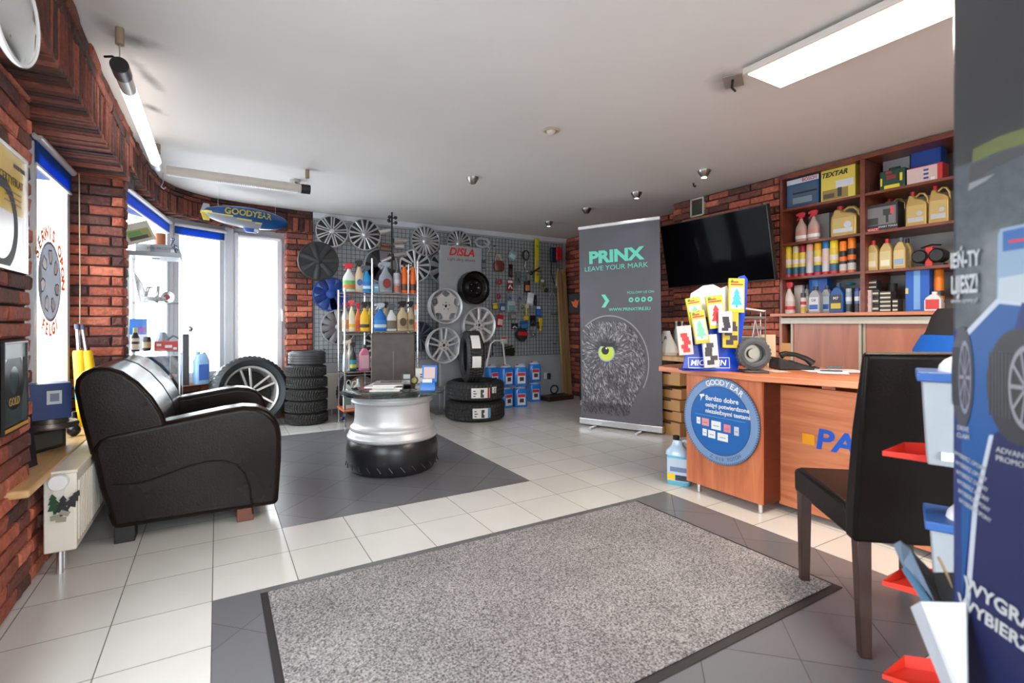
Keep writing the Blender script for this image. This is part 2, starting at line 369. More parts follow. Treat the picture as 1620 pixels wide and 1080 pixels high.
# bay: window corners, low brick wall under them, brick strip at the right
A_, B_, C_, D_ = (-.62, 4.08), (-.404, 5.754), (.10, 6.05), (.67, 6.107)
m = MB(); bp(m, [(-.62, 4.08), B_, C_, D_], 0, .44)
bay = [(-.66, 4.08), (-.44, 5.80), (.09, 6.10), (.67, 6.16)]
for i in range(3):
    a, b = Vector((*bay[i], 0)), Vector((*bay[i+1], 0)); a2, b2 = Vector((*[A_, B_, C_][i], 0)), Vector((*[B_, C_, D_][i], 0))
    t = (b2-a2).normalized(); n = Vector((-t.y, t.x, 0))*.12
    vs = [(p.x, p.y, z) for z in (0, .44) for p in (a2, b2, b2+n, a2+n)]; m.add(vs, [(0, 1, 2, 3), (4, 7, 6, 5), (0, 4, 5, 1), (1, 5, 6, 2), (2, 6, 7, 3), (3, 7, 4, 0)], 1)
bp(m, [(.672, 6.10), (.672, 5.975)], 0, 2.06); bp(m, [(.652, 5.99), (.93, 5.99)], 0, 2.06)
m.box(.664, .93, 5.98, 6.2, 0, 2.3, 1)
struct(m.build('wall_bay', [BRICK, MORTAR], sm=0))
m = MB()
for a2, b2 in ((A_, B_), (B_, C_), (C_, D_)):
    a2, b2 = Vector((*a2, 0)), Vector((*b2, 0)); t = (b2-a2).normalized(); n = Vector((t.y, -t.x, 0))
    vs = [(p.x, p.y, z) for z in (.44, .465) for p in (a2+n*.07-t*.03, b2+n*.07+t*.0, b2-n*.1, a2-n*.1)]; m.add(vs, [(0, 1, 2, 3), (4, 7, 6, 5), (0, 4, 5, 1), (1, 5, 6, 2), (2, 6, 7, 3), (3, 7, 4, 0)])
struct(m.build('trim_bay_sill', SILL, sm=0))
m = MB(); m.box(-.80, -.585, 2.45, 3.94, .415, .445); o = m.build('trim_window_sill', SILL, bev=(.01, 3)); struct(o)
# back wall, right wall with its pillar, rear wall, ceiling
m = MB(); m.box(.93, 4.6, 6.0, 6.1, 0, 2.3); struct(m.build('wall_back', GREYWALL, sm=0))
m = MB(); m.box(.93, 4.5, 5.975, 5.998, 2.235, 2.298); struct(m.build('trim_cornice', mat('pale_trim', s(214, 216, 220), .6), sm=0))
m = MB(); bp(m, [(4.48, 6.0), (4.48, 3.6)], 0, 2.3, dark=.5); m.box(4.48, 4.6, 3.6, 6.0, 0, 2.3, 1)
bp(m, [(4.13, 3.65), (4.13, 2.50)], 0, 2.3, dark=.2); m.box(4.13, 4.5, 2.50, 3.65, 0, 2.3, 1)
m.box(4.5, 4.6, -1.6, 3.6, 0, 2.3, 2)
struct(m.build('wall_right', [BRICK, MORTAR, mat('niche_paint', s(168, 166, 164), .7)], sm=0))
m = MB(); m.box(-.9, -.5, -1.7, -1.6, 0, 2.3); m.box(1.5, 4.6, -1.7, -1.6, 0, 2.3); m.box(-.5, 1.5, -1.7, -1.6, 0, .2); m.box(-.5, 1.5, -1.7, -1.6, 2.15, 2.3)
struct(m.build('wall_rear', mat('rear_wall_paint', s(200, 196, 190), .7), sm=0))
def cp_(px, py): q = fl(px, py, 2.3); return q.x, q.y
stains(CEIL, [(*cp_(212, 62), 20, .16, .09, .75), (*cp_(232, 120), 75, .30, .05, .6), (*cp_(243, 172), 60, .12, .06, .75), (*cp_(170, 40), 60, .12, .08, .35), (*cp_(1150, 128), 30, .2, .11, .5), (*cp_(492, 268), 0, .15, .06, .35)])
m = MB(); m.box(-.9, 4.6, -1.7, 6.6, 2.3, 2.4); struct(m.build('ceiling', CEIL, sm=0))
m = MB(); m.box(-14, -1.0, -10, 24, -.4, -.3); m.box(-1.0, 14, 6.7, 24, -.4, -.3); m.box(-14, 14, -12, -1.8, -.4, -.3)
o = m.build('ground', mat('snowy_ground', s(205, 208, 212), .9, var=.1, scale=.6), sm=0); struct(o)

# ---------------------------------------------------------------- windows and blinds
def seg_frame(a, b):
    a = Vector((*a, 0)); b = Vector((*b, 0)); t = (b-a).normalized(); n = Vector((-t.y, t.x, 0))
    M = Matrix(((t.x, n.x, 0, a.x), (t.y, n.y, 0, a.y), (0, 0, 1, 0), (0, 0, 0, 1))); return M, (b-a).length     # local x along, +y outwards
def window(name, a, b, z0, z1, fw=.055, inner=True, handle=None):
    M, L = seg_frame(a, b); o = bpy.data.objects.new(name, None); COL.objects.link(o); o.matrix_world = M; struct(o)
    m = MB(); m.box(0, fw, 0, .07, z0, z1); m.box(L-fw, L, 0, .07, z0, z1); m.box(fw, L-fw, 0, .07, z0, z0+fw); m.box(fw, L-fw, 0, .07, z1-fw, z1)
    m.build('window_frame', PVC, o, bev=(.004, 2))
    if inner:
        g = fw-.008; k = .05; m = MB(); m.box(g, g+k, -.018, .05, z0+g, z1-g); m.box(L-g-k, L-g, -.018, .05, z0+g, z1-g); m.box(g+k, L-g-k, -.018, .05, z0+g, z0+g+k); m.box(g+k, L-g-k, -.018, .05, z1-g-k, z1-g)
        m.build('sash', PVC, o, bev=(.004, 2)); fw2 = g+k
    else: fw2 = fw
    m = MB(); m.box(fw2, L-fw2, .02, .026, z0+fw2, z1-fw2); m.build('pane', GLASS, o, sm=0)
    if handle:
        m = MB(); m.box(L-.062, L-.044, -.03, -.018, handle-.03, handle+.03); m.box(L-.059, L-.047, -.055, -.03, handle-.008, handle+.008); m.box(L-.06, L-.046, -.066, -.052, handle-.11, handle+.008)
        m.build('window_handle', WHITEP, o, bev=(.003, 2))
    return o
def blind(a, b, z, drop, label, off=-.03, e0=.04, e1=.04):
    M, L = seg_frame(a, b); o = thing('roller_blind', label, 'roller blind', M=M @ T(0, off, z))
    m = MB(); m.tube([(e0, 0, 0), (L-e1, 0, 0)], .019, 14); m.build('blind_cassette', WHITEP, o)
    if drop:
        m = MB(); m.box(e0+.012, L-e1-.012, .004, .007, -drop, 0); m.build('blind_fabric', BLUEF, o, sm=0)
        m = MB(); m.box(e0+.012, L-e1-.012, .001, .010, -drop-.012, -drop); m.build('bottom_bar', WHITEP, o)
    return o
W1a, W1b = (-.77, 3.17), (-.77, 3.94)
window('window_1', W1a, W1b, .445, 1.97, handle=None)
window('window_2', A_, B_, .465, 2.06)
window('window_3', B_, C_, .465, 2.06)
window('window_4', C_, D_, .465, 2.06, handle=1.18)
window('window_added_left', (-.77, .30), (-.77, 2.10), .45, 1.95, inner=False)  # unseen window, added to bring daylight onto the near floor
lamp('window_portal', 'AREA', (-.92, 1.2, 1.2), (0, R(-90), 0), 1, shape='RECTANGLE', size=1.5, size_y=1.8, portal=1)
window('window_added_rear', (1.5, -1.6), (-.5, -1.6), .2, 2.15, inner=False)  # unseen window behind the camera, added to let in fill daylight
m = MB(); p1 = Vector((*B_, 0)); m.box(-.03, .03, -.04, .07, .465, 2.05); m.build('trim_mullion', PVC, loc=(B_[0]-.0, B_[1], 0), rz=R(57), bev=(.006, 2))['kind'] = 'structure'
m = MB(); m.box(-.045, .045, -.04, .06, .465, 2.05); m.build('trim_mullion', PVC, loc=(C_[0], C_[1], 0), rz=R(18), bev=(.006, 2))['kind'] = 'structure'
o = blind(W1a, W1b, 1.945, .125, 'blue roller blind with white cassette on the window nearest the sofa', -.03)
m = MB(); m.tube([(.725, -.03, 0), (.725, -.034, -.7), (.725, -.03, -1.4)], .003, 6, M=None); m.build('pull_cord', pm(190, 176, 150), o)
blind(A_, B_, 2.0, .10, 'blue roller blind on the narrow window behind the glass cabinet')
blind(B_, C_, 2.0, .09, 'blue roller blind on the window right behind the cabinet, left of the tall sash')
blind(C_, D_, 1.975, .012, 'white rolled up blind on the window beside the hubcap wall', e0=.09, e1=.07)
# printed wheel sticker on the pane of window 1
o = thing('window_sticker', 'grey wheel sticker ringed by orange lettering on the window pane', 'sticker', (-.765+.028, 3.41, 1.262), R(90))
# local front -Y faces +X (into the room)
m = MB(); yc = .0
m.lathe([(.205, .001), (1e-7, .001)], 40, RX); STG = mat('sticker_grey', s(150, 152, 158), .5); translucent(STG, s(84, 86, 92), .5); STO = mat('sticker_orange', s(236, 150, 30), .5); translucent(STO, s(190, 100, 8), .5); m.build('sticker_disc', STG, o, sm=0)
m = MB(); m.lathe([(.205, .0012), (.192, .0012)], 40, RX); m.build('sticker_ring', pm(98, 100, 106), o, sm=0)
for k in range(7):
    m = MB(); a = 2*math.pi*k/7; poly = [(-.028, .16), (.03, .165), (.042, .12), (.02, .085), (-.008, .09), (-.03, .13)]
    Mk = RX @ RZ(a); m.poly([(x, y, .0015) for x, y in poly], M=Mk); m.poly([(x*.75, .13+(y-.13)*.8, .0018) for x, y in poly], 1, Mk); m.build('sticker_spoke_gap', [BLACKM, pm(214, 218, 222)], o, sm=0)
for st, a0, r in (('SERWIS OPON', 150, .245), ('FELGI', -60, .25)):
    for i, ch in enumerate(st):
        if ch == ' ': continue
        a = R(a0-i*15.0) if a0 > 0 else R(-118+i*14.0)
        rot = a-R(90) if a0 > 0 else a+R(90)
        txt(ch, .085, STO, o, RX @ T(r*math.cos(a), r*math.sin(a), .001) @ RZ(rot), bold=.045)

# ---------------------------------------------------------------- ceiling lights
o = thing('ceiling_light_panel', 'long lit rectangular light panel on the ceiling above the desk', 'ceiling light', (2.338, .90, 2.25))
m = MB(); m.box(-.15, .15, -.615, .615, .0, .03); m.build('housing', pm(205, 196, 188), o, bev=(.004, 2))
m = MB(); m.box(-.132, .132, -.597, .597, -.003, .001); m.build('diffuser', mat('lit_diffuser', (1, .95, .88), .5, emit=(1, .90, .78), es=5.5), o, sm=0)
m = MB(); m.box(-.06, -.04, .2, .22, .03, .05); m.box(.04, .06, -.3, -.28, .03, .05); m.box(-.06, -.04, -.3, -.28, .03, .05); m.build('mount', pm(160, 150, 140), o)
# old bracket and wire remnants beside the panel
p = fl(1160, 128, 2.298); o = thing('ceiling_bracket', 'perforated metal bracket plate left on the ceiling beside the light panel', 'bracket', (p.x, p.y, 2.298), R(30))
m = MB(); m.box(-.07, .07, -.045, .045, -.004, .002); m.build('plate', pm(150, 142, 134), o)
m = MB(); m.tube([(-.03, 0, -.01), (.03, .01, -.02), (.1, .0, -.012)], .006, 6); m.build('wire', BLACKM, o)

def tube_lamp(label, p0, p1, lit, z=2.14):
    p0, p1 = Vector((*p0, z)), Vector((*p1, z)); d = p1-p0; L = d.length; rz = math.atan2(d.y, d.x)
    o = thing('tube_lamp', label, 'tube lamp', p0, rz, None); RYm = Matrix.Rotation(R(90), 4, 'Y')
    m = MB(); pr = [(.036, 0), (.036, .07)]
    if lit:
        m.cyl(.030, .10, L-.02, 20, RYm); m.build('tube_housing', mat('clear_tube', s(210, 208, 200), .25, var=.02), o)
        m = MB(); m.cyl(.0312, .26, L-.16, 20, RYm); m.build('lit_tube', mat('lit_tube', (1, 1, 1), .5, emit=(1, .97, .92), es=4), o)
    else:
        m.cyl(.036, .02, L-.07, 20, RYm); m.build('tube_housing', pm(198, 190, 180), o)
        m = MB()
        for i in range(46): m.box(.32+i*.0125, .326+i*.0125, -.02, .02, -.0385, -.030)
        m.build('louvre', WHITE, o, sm=0)
    m = MB(); x = 0 if lit else L-.07
    m.cyl(.034 if lit else .038, x, x+(.10 if lit else .07), 20, RYm); m.build('end_cap', BLACK, o)
    for k in (.012, L-.012) if lit else (L-.02,):
        m = MB(); m.cyl(.0025, .03, 2.3-z-.05, 6, T(k, 0, 0)); m.build('hanger_wire', ALU, o)
        m = MB(); m.cyl(.016, 2.3-z-.07, 2.3-z, 14, T(k, 0, 0)); m.build('ceiling_mount', pm(150, 130, 104), o)
    m = MB(); x = .05 if lit else L-.1
    m.tube([(x, .0, .03), (x, .03, .05), (x+.02, .06, .05)], .005, 6); m.build('clip', BLACKM, o)
    return o
tube_lamp('hanging tube lamp with lit white tube, running along the beam', (-.355, 2.66), (-.355, 4.28), True)
o = tube_lamp('hanging unlit tube lamp with grey housing and black end, over the blimp', (-.33, 4.33), (.655, 4.36), False)
m = MB(); m.tube([(.0, 0, -.02), (-.0, 0, -.09), (-.012, 0, -.12), (.004, 0, -.135), (.016, 0, -.12)], .003, 6); m.build('hook', ALU, o)
p = fl(467, 285, 2.298); o = thing('ceiling_spotlight', 'small dark adjustable spotlight at the black end of the unlit tube lamp', 'spotlight', (p.x, p.y, 2.298))
m = MB(); m.cyl(.045, -.012, 0, 20); m.build('base', pm(190, 186, 180), o)
m = MB(); m.tube([(0, 0, -.01), (.02, 0, -.04)], .008, 8); m.cyl(.03, -.04, .03, 16, T(.02, 0, -.06) @ Matrix.Rotation(R(60), 4, 'Y')); m.build('lamp_head', pm(70, 68, 64, .3), o)

SPOTS = [((872, 206), 0, 'recessed eyeball spotlight with pale rim, nearest the camera on the bare ceiling'), ((748, 281), 1, 'unlit conical spotlight on the ceiling in front of the steel wheel display'),
         ((1007, 305), 2, 'conical ceiling spotlight casting cool light, above the owl banner'), ((1114, 270), 3, 'bright lit chrome spotlight on the ceiling near the television'),
         ((928, 330), 1, 'unlit conical spotlight on the ceiling right behind the top of the owl banner'), ((868, 351), 2, 'conical ceiling spotlight casting cool light over the tool grid')]
for (q, kind, lab) in SPOTS:
    p = fl(q[0], q[1], 2.298); o = thing('ceiling_spotlight', lab, 'spotlight', (p.x, p.y, 2.30))
    nick = mat('brushed_nickel', (.34, .32, .30), .3, 1)
    if kind == 0:
        m = MB(); m.lathe([(.05, 0), (.056, -.004), (.05, -.010), (.036, -.010), (.034, 0)], 28); m.build('rim', pm(196, 178, 150), o)
        m = MB(); m.ball(.033, T(0, 0, -.002)); m.build('lamp_head', pm(205, 195, 185), o)
    else:
        m = MB(); m.lathe([(.052, 0), (.050, -.012), (.026, -.052), (.020, -.055), (.018, -.045)], 24); m.build('lamp_head', nick, o)
        if kind == 3:
            m = MB(); m.cyl(.02, -.06, -.056, 16); m.build('bulb', mat('lit_bulb', (1, 1, 1), .4, emit=(1, .98, .95), es=30), o)
        else:
            m = MB(); m.cyl(.019, -.056, -.05, 16); m.build('bulb', pm(120, 122, 122) if kind == 1 else mat('cool_bulb', (1, 1, 1), .4, emit=(.8, .95, 1), es=6), o)
    if kind >= 2:
        lamp('spot_lamp', 'SPOT', (p.x, p.y, 2.235), (R(20), 0, R(-30)), 9 if kind == 3 else 6, (.9, .97, 1) if kind == 2 else (1, .97, .9), spot_size=R(80), spot_blend=.6, shadow_soft_size=.02)
p = fl(1097, 290, 2.298); o = thing('ceiling_hook', 'small dark hook in the ceiling between the lit spotlight and the television', 'hook', (p.x, p.y, 2.30))
m = MB(); m.tube([(0, 0, 0), (0, 0, -.02), (.02, 0, -.03), (.03, 0, -.02)], .007, 8); m.build('hook_wire', BLACKM, o)

# ---------------------------------------------------------------- wheels and tyres
def tyre_mesh(Ro, Ri, W, n=144, tread=True, dt=.007):
    hw = W/2
    prof = [(Ri, -hw*.55, 0), (Ri+.012, -hw*.78, 0), ((Ri+Ro)/2, -hw, 0), (Ro-.035, -hw*.93, 0), (Ro-.012, -hw*.83, 1), (Ro, -hw*.72, 1), (Ro, -hw*.42, 1), (Ro-dt, -hw*.40, 2), (Ro-dt, -hw*.33, 2), (Ro, -hw*.31, 1),
            (Ro, -hw*.05, 1), (Ro-dt, -hw*.03, 2), (Ro-dt, hw*.03, 2), (Ro, hw*.05, 1), (Ro, hw*.31, 1), (Ro-dt, hw*.33, 2), (Ro-dt, hw*.40, 2), (Ro, hw*.42, 1), (Ro, hw*.72, 1), (Ro-.012, hw*.83, 1),
            (Ro-.035, hw*.93, 0), ((Ri+Ro)/2, hw, 0), (Ri+.012, hw*.78, 0), (Ri, hw*.55, 0), (Ri+.01, hw*.5, 0), (Ro-.03, hw*.7, 0), (Ro-.025, -hw*.7, 0), (Ri+.01, -hw*.5, 0)]
    vs = []; fs = []; m = len(prof)
    for i in range(n):
        for k, (r, z, t) in enumerate(prof):
            sh = abs(z)/hw*2.2 if tread else 0
            a = 2*math.pi*(i+sh)/n if t else 2*math.pi*i/n
            if t == 1 and tread and i % 3 == 0: r -= dt
            vs.append((r*math.cos(a), r*math.sin(a), z))
    for i in range(n):
        j = (i+1) % n
        for k in range(m): k2 = (k+1) % m; fs.append((i*m+k, j*m+k, j*m+k2, i*m+k2))
    return vs, fs
def tyre(label, M, Ro, Ri, W, mt=None, group=None, tread=True, dt=.007, name='tyre'):
    o = MB().add(*tyre_mesh(Ro, Ri, W, tread=tread, dt=dt)).build(name, mt or RUBBER, sm=30, M=M)
    return tag(o, label, 'tyre', group)
def wedge(mb, r0, r1, w0, w1, z0, z1, th, wm=None, mi=0, M=None):   # one spoke along +X, half widths w0..w1, face heights z0..z1
    rm = (r0+r1)/2; wm = (w0+w1)/2 if wm is None else wm; zm = (z0+z1)/2+.004
    pts = [(r0, w0, z0), (rm, wm, zm), (r1, w1, z1)]; vs = []
    for r, w_, z in pts: vs += [(r, -w_, z-.004), (r, -w_*.6, z), (r, w_*.6, z), (r, w_, z-.004), (r, w_, z-th), (r, -w_, z-th)]
    fs = []
    for i in range(2):
        for k in range(6): fs.append((i*6+k, (i+1)*6+k, (i+1)*6+(k+1) % 6, i*6+(k+1) % 6))
    fs += [(0, 1, 2, 3, 4, 5), (17, 16, 15, 14, 13, 12)]
    mb.add(vs, fs, mi, M)
def spokes(o, n, mb, mt, name='spoke', a0=0.0, M0=RX, sm=30):
    f = mb.build(name, mt, o, sm=sm); f.matrix_local = M0 @ RZ(a0)
    for k in range(1, n):
        c = f.copy(); COL.objects.link(c); c.parent = o; c.matrix_local = M0 @ RZ(a0+2*math.pi*k/n)
    return f
def wheelcover(label, M, r, n, kind, fin=SILVER, dark=BLACKM, hub=.16, dish=.012, group='hubcaps on the wall grid', a0=.1):
    o = thing('hubcap', label, 'hubcap', M=M, group=group); r_ = r
    m = MB(); m.lathe([(r*.955, .006), (r*.9, -.002), (r*.3, -.006), (1e-7, -.006)], 48, RX); m.build('backing', dark, o)
    m = MB(); m.lathe([(r, -.02), (r, .006), (r*.985, .014), (r*.94, .014), (r*.915, .006), (r*.91, -.01)], 64, RX); m.build('rim_ring', fin, o)
    m = MB(); z0 = dish; z1 = .010; p = 2*math.pi/n
    if kind == 'thin': wedge(m, r*hub*.8, r*.95, r*.045, r*.065, z0, z1, .01)
    elif kind == 'taper': wedge(m, r*hub*.8, r*.96, r*.045, r*.088, z0, z1, .012)
    elif kind == 'pair':
        wedge(m, r*hub*.8, r*.95, r*.035, r*.05, z0, z1, .01, M=T(0, r*.05, 0) @ RZ(.04)); wedge(m, r*hub*.8, r*.95, r*.035, r*.05, z0, z1, .01, M=T(0, -r*.05, 0) @ RZ(-.04))
    elif kind == 'wide': wedge(m, r*hub*.5, r*.96, r*.11, r*.17, z0+.004, z1, .012, wm=r*.13)
    elif kind == 'full':
        for q in (-1, 1): wedge(m, r*.2, r*.96, r*.10, r*.38*math.sin(p/2)*1.5, z0, z1, .01, wm=r*.22)
        wedge(m, r*.55, r*.86, r*.012, r*.03, z0+.003, z1+.003, .005, mi=1, M=RZ(p/2))
    spokes(o, n, m, [fin, dark], a0=a0)
    m = MB(); m.lathe([(1e-7, z0+.012), (r*hub*.75, z0+.011), (r*hub, z0+.005), (r*hub*1.05, z0-.014)], 32, RX); m.build('centre_cap', fin, o)
    return o
YB = 5.93
def cap_at(px, py, rpx, label, n, kind, off=0., **k):
    p = onY(px, py, YB-off); r = rpx/FPX*p.dot(DV)*1.0
    return wheelcover(label, T(p.x, p.y, p.z), r, n, kind, **k)
cap_at(525, 366, 25, 'silver hubcap with paired spokes, top left corner of the hubcap wall', 9, 'pair', hub=.17)
cap_at(577, 371, 25.5, 'silver hubcap with thin spokes and a second rim under it, top row', 15, 'thin', hub=.2)
cap_at(504, 413, 31, 'large black hubcap with broad blades hanging over the brick edge', 7, 'wide', off=.09, fin=mat('black_hubcap', (.03, .032, .033), .35, .3), hub=.16)
bl = mat('mottled_blue', s(30, 66, 150), .35, var=.3, scale=18)
cap_at(523, 465, 27, 'bright blue hubcap with pale patches, under the black hubcap', 9, 'full', fin=bl, dark=pm(90, 120, 190), hub=.26)
cap_at(536, 517, 28, 'grey disc shaped hubcap with narrow slots, under the blue hubcap', 12, 'full', fin=SILVERD, hub=.2)
cap_at(603, 420, 27, 'plain grey disc hubcap behind the cleaner rack, below the pipe stand', 5, 'full', fin=SILVERD, hub=.2)
cap_at(673, 381, 24, 'silver hubcap with many short fins, top row right of the pipe stand', 20, 'taper', hub=.24, off=.02)
cap_at(657, 420, 26, 'silver grey hubcap with tapered blades, behind the orange spray bottles', 12, 'taper', fin=SILVERL, hub=.2, off=.0)
cap_at(703, 423, 26, 'dark silver hubcap half hidden behind the left edge of the white sign panel', 9, 'wide', fin=SILVERD)
cap_at(726, 385, 21, 'silver finned hubcap peeking out above the white sign panel', 18, 'taper', hub=.24)
cap_at(600, 545, 26, 'silver grey hubcap low down behind the brown chair back and rack', 14, 'thin', hub=.2)
cap_at(664, 532, 24, 'dark blue grey hubcap low down right of the cleaner rack', 12, 'taper', fin=mat('blue_grey_plastic', s(84, 98, 116), .35, .3), hub=.2)
0 and cap_at(565, 546, 20, 'grey disc hubcap low down behind the left side of the rack', 10, 'full', fin=SILVERD)

def rimwheel(label, M, r, n, kind, fin, cat='wheel', name='car_wheel', depth=.10, a0=.3, hubr=.30, boltc=BLACKM, group=None):
    o = thing(name, label, cat, M=M, group=group)
    m = MB(); m.lathe([(r*.88, depth*-1.0), (r*.90, -.01), (r*.93, .006), (r*.985, .014), (r, .006), (r, -.012), (r*.93, -.02), (r*.92, -depth), (r*.88, -depth)], 64, RX); m.build('rim_barrel', fin, o)
    m = MB(); m.lathe([(r*.88, -depth*.95), (1e-7, -depth*.95)], 40, RX); m.build('inner_shadow_disc', BLACKM, o) if kind == 'never' else None
    m = MB(); p = 2*math.pi/n
    if kind == 'nine': wedge(m, r*.22, r*.94, r*.075, r*.10, -.012, -.002, .03, wm=r*.07)
    elif kind == 'double':
        wedge(m, r*.2, r*.95, r*.05, r*.05, -.012, -.002, .03, M=T(0, r*.07, 0) @ RZ(.11)); wedge(m, r*.2, r*.95, r*.05, r*.05, -.012, -.002, .03, M=T(0, -r*.07, 0) @ RZ(-.11))
    elif kind == 'holes':
        pts = []
        for k in range(-4, 5): pts.append((k*p*.5/4))
        wf = lambda rr, fr: (rr*math.cos(fr), rr*math.sin(fr))
        radii = [(.2, .5), (.50, .5), (.56, .34), (.66, .23), (.76, .22), (.86, .34), (.92, .5)]
        for zz, fl_ in ((-.004, 0), (-.03, 1)):
            pass
        L_ = [wf(r*a, p*b) for a, b in radii]; Rr = [wf(r*a, -p*b) for a, b in radii][::-1]
        n2 = len(L_); vs = [(x, y, -.004) for x, y in L_]+[(x, y, -.004) for x, y in Rr[::-1]]+[(x, y, -.03) for x, y in L_]+[(x, y, -.03) for x, y in Rr[::-1]]; fs = []
        for i in range(n2-1): fs += [(n2+i, n2+i+1, i+1, i), (2*n2+i, 2*n2+i+1, 3*n2+i+1, 3*n2+i), (i, i+1, 2*n2+i+1, 2*n2+i), (3*n2+i, 3*n2+i+1, n2+i+1, n2+i)]
        m.add(vs, fs)
    elif kind == 'split':      # V shaped double spokes, bright faces on dark sides
        for q in (-1, 1):
            wedge(m, r*.16, r*.95, r*.045, r*.042, -.03, -.004, .006, M=T(0, q*r*.05, 0) @ RZ(q*.13)); wedge(m, r*.16, r*.94, r*.05, r*.05, -.037, -.011, .03, mi=1, M=T(0, q*r*.05, 0) @ RZ(q*.13))
    spokes(o, n, m, [fin, BLACKM], a0=a0)
    zc = -.004 if kind != 'split' else -.024
    m = MB(); m.lathe([(r*.085, zc-.03), (r*.085, zc-.002), (r*.1, zc+.002), (r*hubr, zc), (r*hubr*1.02, zc-.03)], 32, RX); m.build('hub', fin, o)
    m = MB(); m.lathe([(1e-7, zc-.012), (r*.085, zc-.012)], 20, RX); m.build('centre_bore', BLACKM, o)
    b = MB(); b.cyl(r*.032, zc-.004, zc+.003, 12, T(r*.20, 0, 0)); spokes(o, 5, b, boltc, 'bolt_hole', a0+p/2)
    return o
# ---- display stand with four wheels in front of the wall
sx0, sx1 = onY(697, 500, 5.40).x, onY(762, 500, 5.40).x
o = thing('wheel_display_stand', 'grey display stand with red lettered panel that carries four wheels', 'display stand', ((sx0+sx1)/2, 5.40, 0))
W_ = (sx1-sx0)/2
m = MB(); m.box(-W_, W_, 0, .02, .32, 1.96); m.build('panel', pm(150, 152, 156), o, bev=(.003, 1))
m = MB(); m.box(-W_-.0, -W_+.03, .02, .05, .03, 1.9); m.box(W_-.03, W_, .02, .05, .03, 1.9); m.build('upright', pm(140, 142, 146), o)
m = MB(); m.box(-W_-.06, -W_+.1, -.05, .3, 0, .03); m.box(W_-.1, W_+.02, -.05, .3, 0, .03); m.build('foot', pm(110, 110, 112), o)
ft(o, 'DISLA', .125, 0, 1.885, RED, bold=.03, shear=.25, sx=1.0)
ft(o, 'Light alloy wheels', .048, .0, 1.80, pm(60, 60, 62), sx=1.05)
for hx, hz in ((-.17, 1.25), (.19, 1.45), (-.17, .82), (.22, 1.05)):
    m = MB(); m.tube([(hx, 0, hz), (hx, -.06, hz)], .008, 8); m.build('peg', BLACKM, o)
def rim_at(px, py, rpx, *a, Y=5.30, **k):
    p = onY(px, py, Y); r = rpx/FPX*p.dot(DV); return rimwheel(a[0], T(p.x, p.y, p.z) @ RZ(R(4)), r, *a[1:], **k)
rim_at(706, 484, 28.5, 'silver grey rim with five rounded openings, left wheel below the red lettering', 5, 'holes', SILVERL, a0=R(126), Y=5.28, hubr=.33)
rim_at(759, 514, 29, 'pale silver rim with nine straight spokes, right of the rounded opening rim', 9, 'nine', SILVERL, a0=R(90), Y=5.29)
rim_at(703, 546, 29, 'silver rim with five double spokes, lowest on the stand, touching the standing tyre', 5, 'double', SILVERL, a0=R(90), Y=5.28)
p = onY(752, 455, 5.30); r = 26.5/FPX*p.dot(DV); o = thing('steel_wheel', 'black steel wheel with small round holes, on the panel right of the lettering', 'wheel rim', M=T(p.x, p.y, p.z) @ RZ(R(4)))
bs = mat('black_steel', (.012, .012, .013), .22, .3)
m = MB(); m.lathe([(r, -.08), (r, .01), (r*.97, .016), (r*.92, .0), (r*.9, -.03), (r*.86, -.035)], 56, RX); m.build('rim_barrel', bs, o)
m = MB(); m.lathe([(1e-7, -.03), (r*.2, -.03), (r*.28, -.008), (r*.44, -.004), (r*.52, -.02), (r*.66, -.045)], 48, RX); m.build('centre_dish', bs, o)
m = MB(); wedge(m, r*.64, r*.89, r*.10, r*.16, -.042, -.034, .01, wm=r*.09); spokes(o, 10, m, bs, 'web')
b = MB(); b.cyl(r*.035, -.02, .002, 12, T(r*.32, 0, 0)); spokes(o, 5, b, pm(70, 70, 74), 'bolt_hole')

# alloy wheel with tyre leaning at the bay
pw_ = Vector((.30, 5.66, .362)); Mw = T(*pw_) @ RZ(R(14)) @ Matrix.Rotation(R(-12), 4, 'X')
o = rimwheel('large alloy wheel with mounted tyre and five split spokes, leaning under the bay window', Mw, .262, 5, 'split', mat('machined_alloy', (.62, .61, .60), .3, .6), name='alloy_wheel', cat='wheel', a0=R(100), depth=.16, hubr=.17)
MB().add(*tyre_mesh(.362, .262, .235)).build('tyre', mat('black_tyre_blue', (.028, .032, .036), .5, var=.2, bump=.1), o, sm=30, M=RX @ T(0, 0, -.06))
m = MB(); m.lathe([(.235, -.13), (1e-7, -.13)], 32, RX); m.build('brake_side_disc', BLACKM, o)

# stack of six small tyres
G6 = 'small used tyres stacked by the wall grid'
base = fl(486, 647); zz = 0
labs = ['bottom tyre of the small stack left of the rack', 'second tyre from the floor in the small stack left of the rack', 'third tyre from the floor in the small stack left of the rack',
        'fourth tyre from the floor in the small stack left of the rack', 'knobbly tyre directly below the smooth one in the small stack', 'smooth grey tyre lying on top of the small stack']
cx, cy = .82, 5.66
for i, lb in enumerate(labs):
    hgt = .122 if i < 5 else .15; ro = [.215, .212, .208, .205, .203, .185][i]
    tyre(lb, T(cx+random.uniform(-.008, .008), cy+random.uniform(-.008, .008), zz+hgt/2) @ RZ(i), ro, ro*.62, hgt, RUBBERO if i < 5 else mat('smooth_rubber', s(60, 60, 62), .5, var=.1), G6, tread=i < 5, dt=.009); zz += hgt
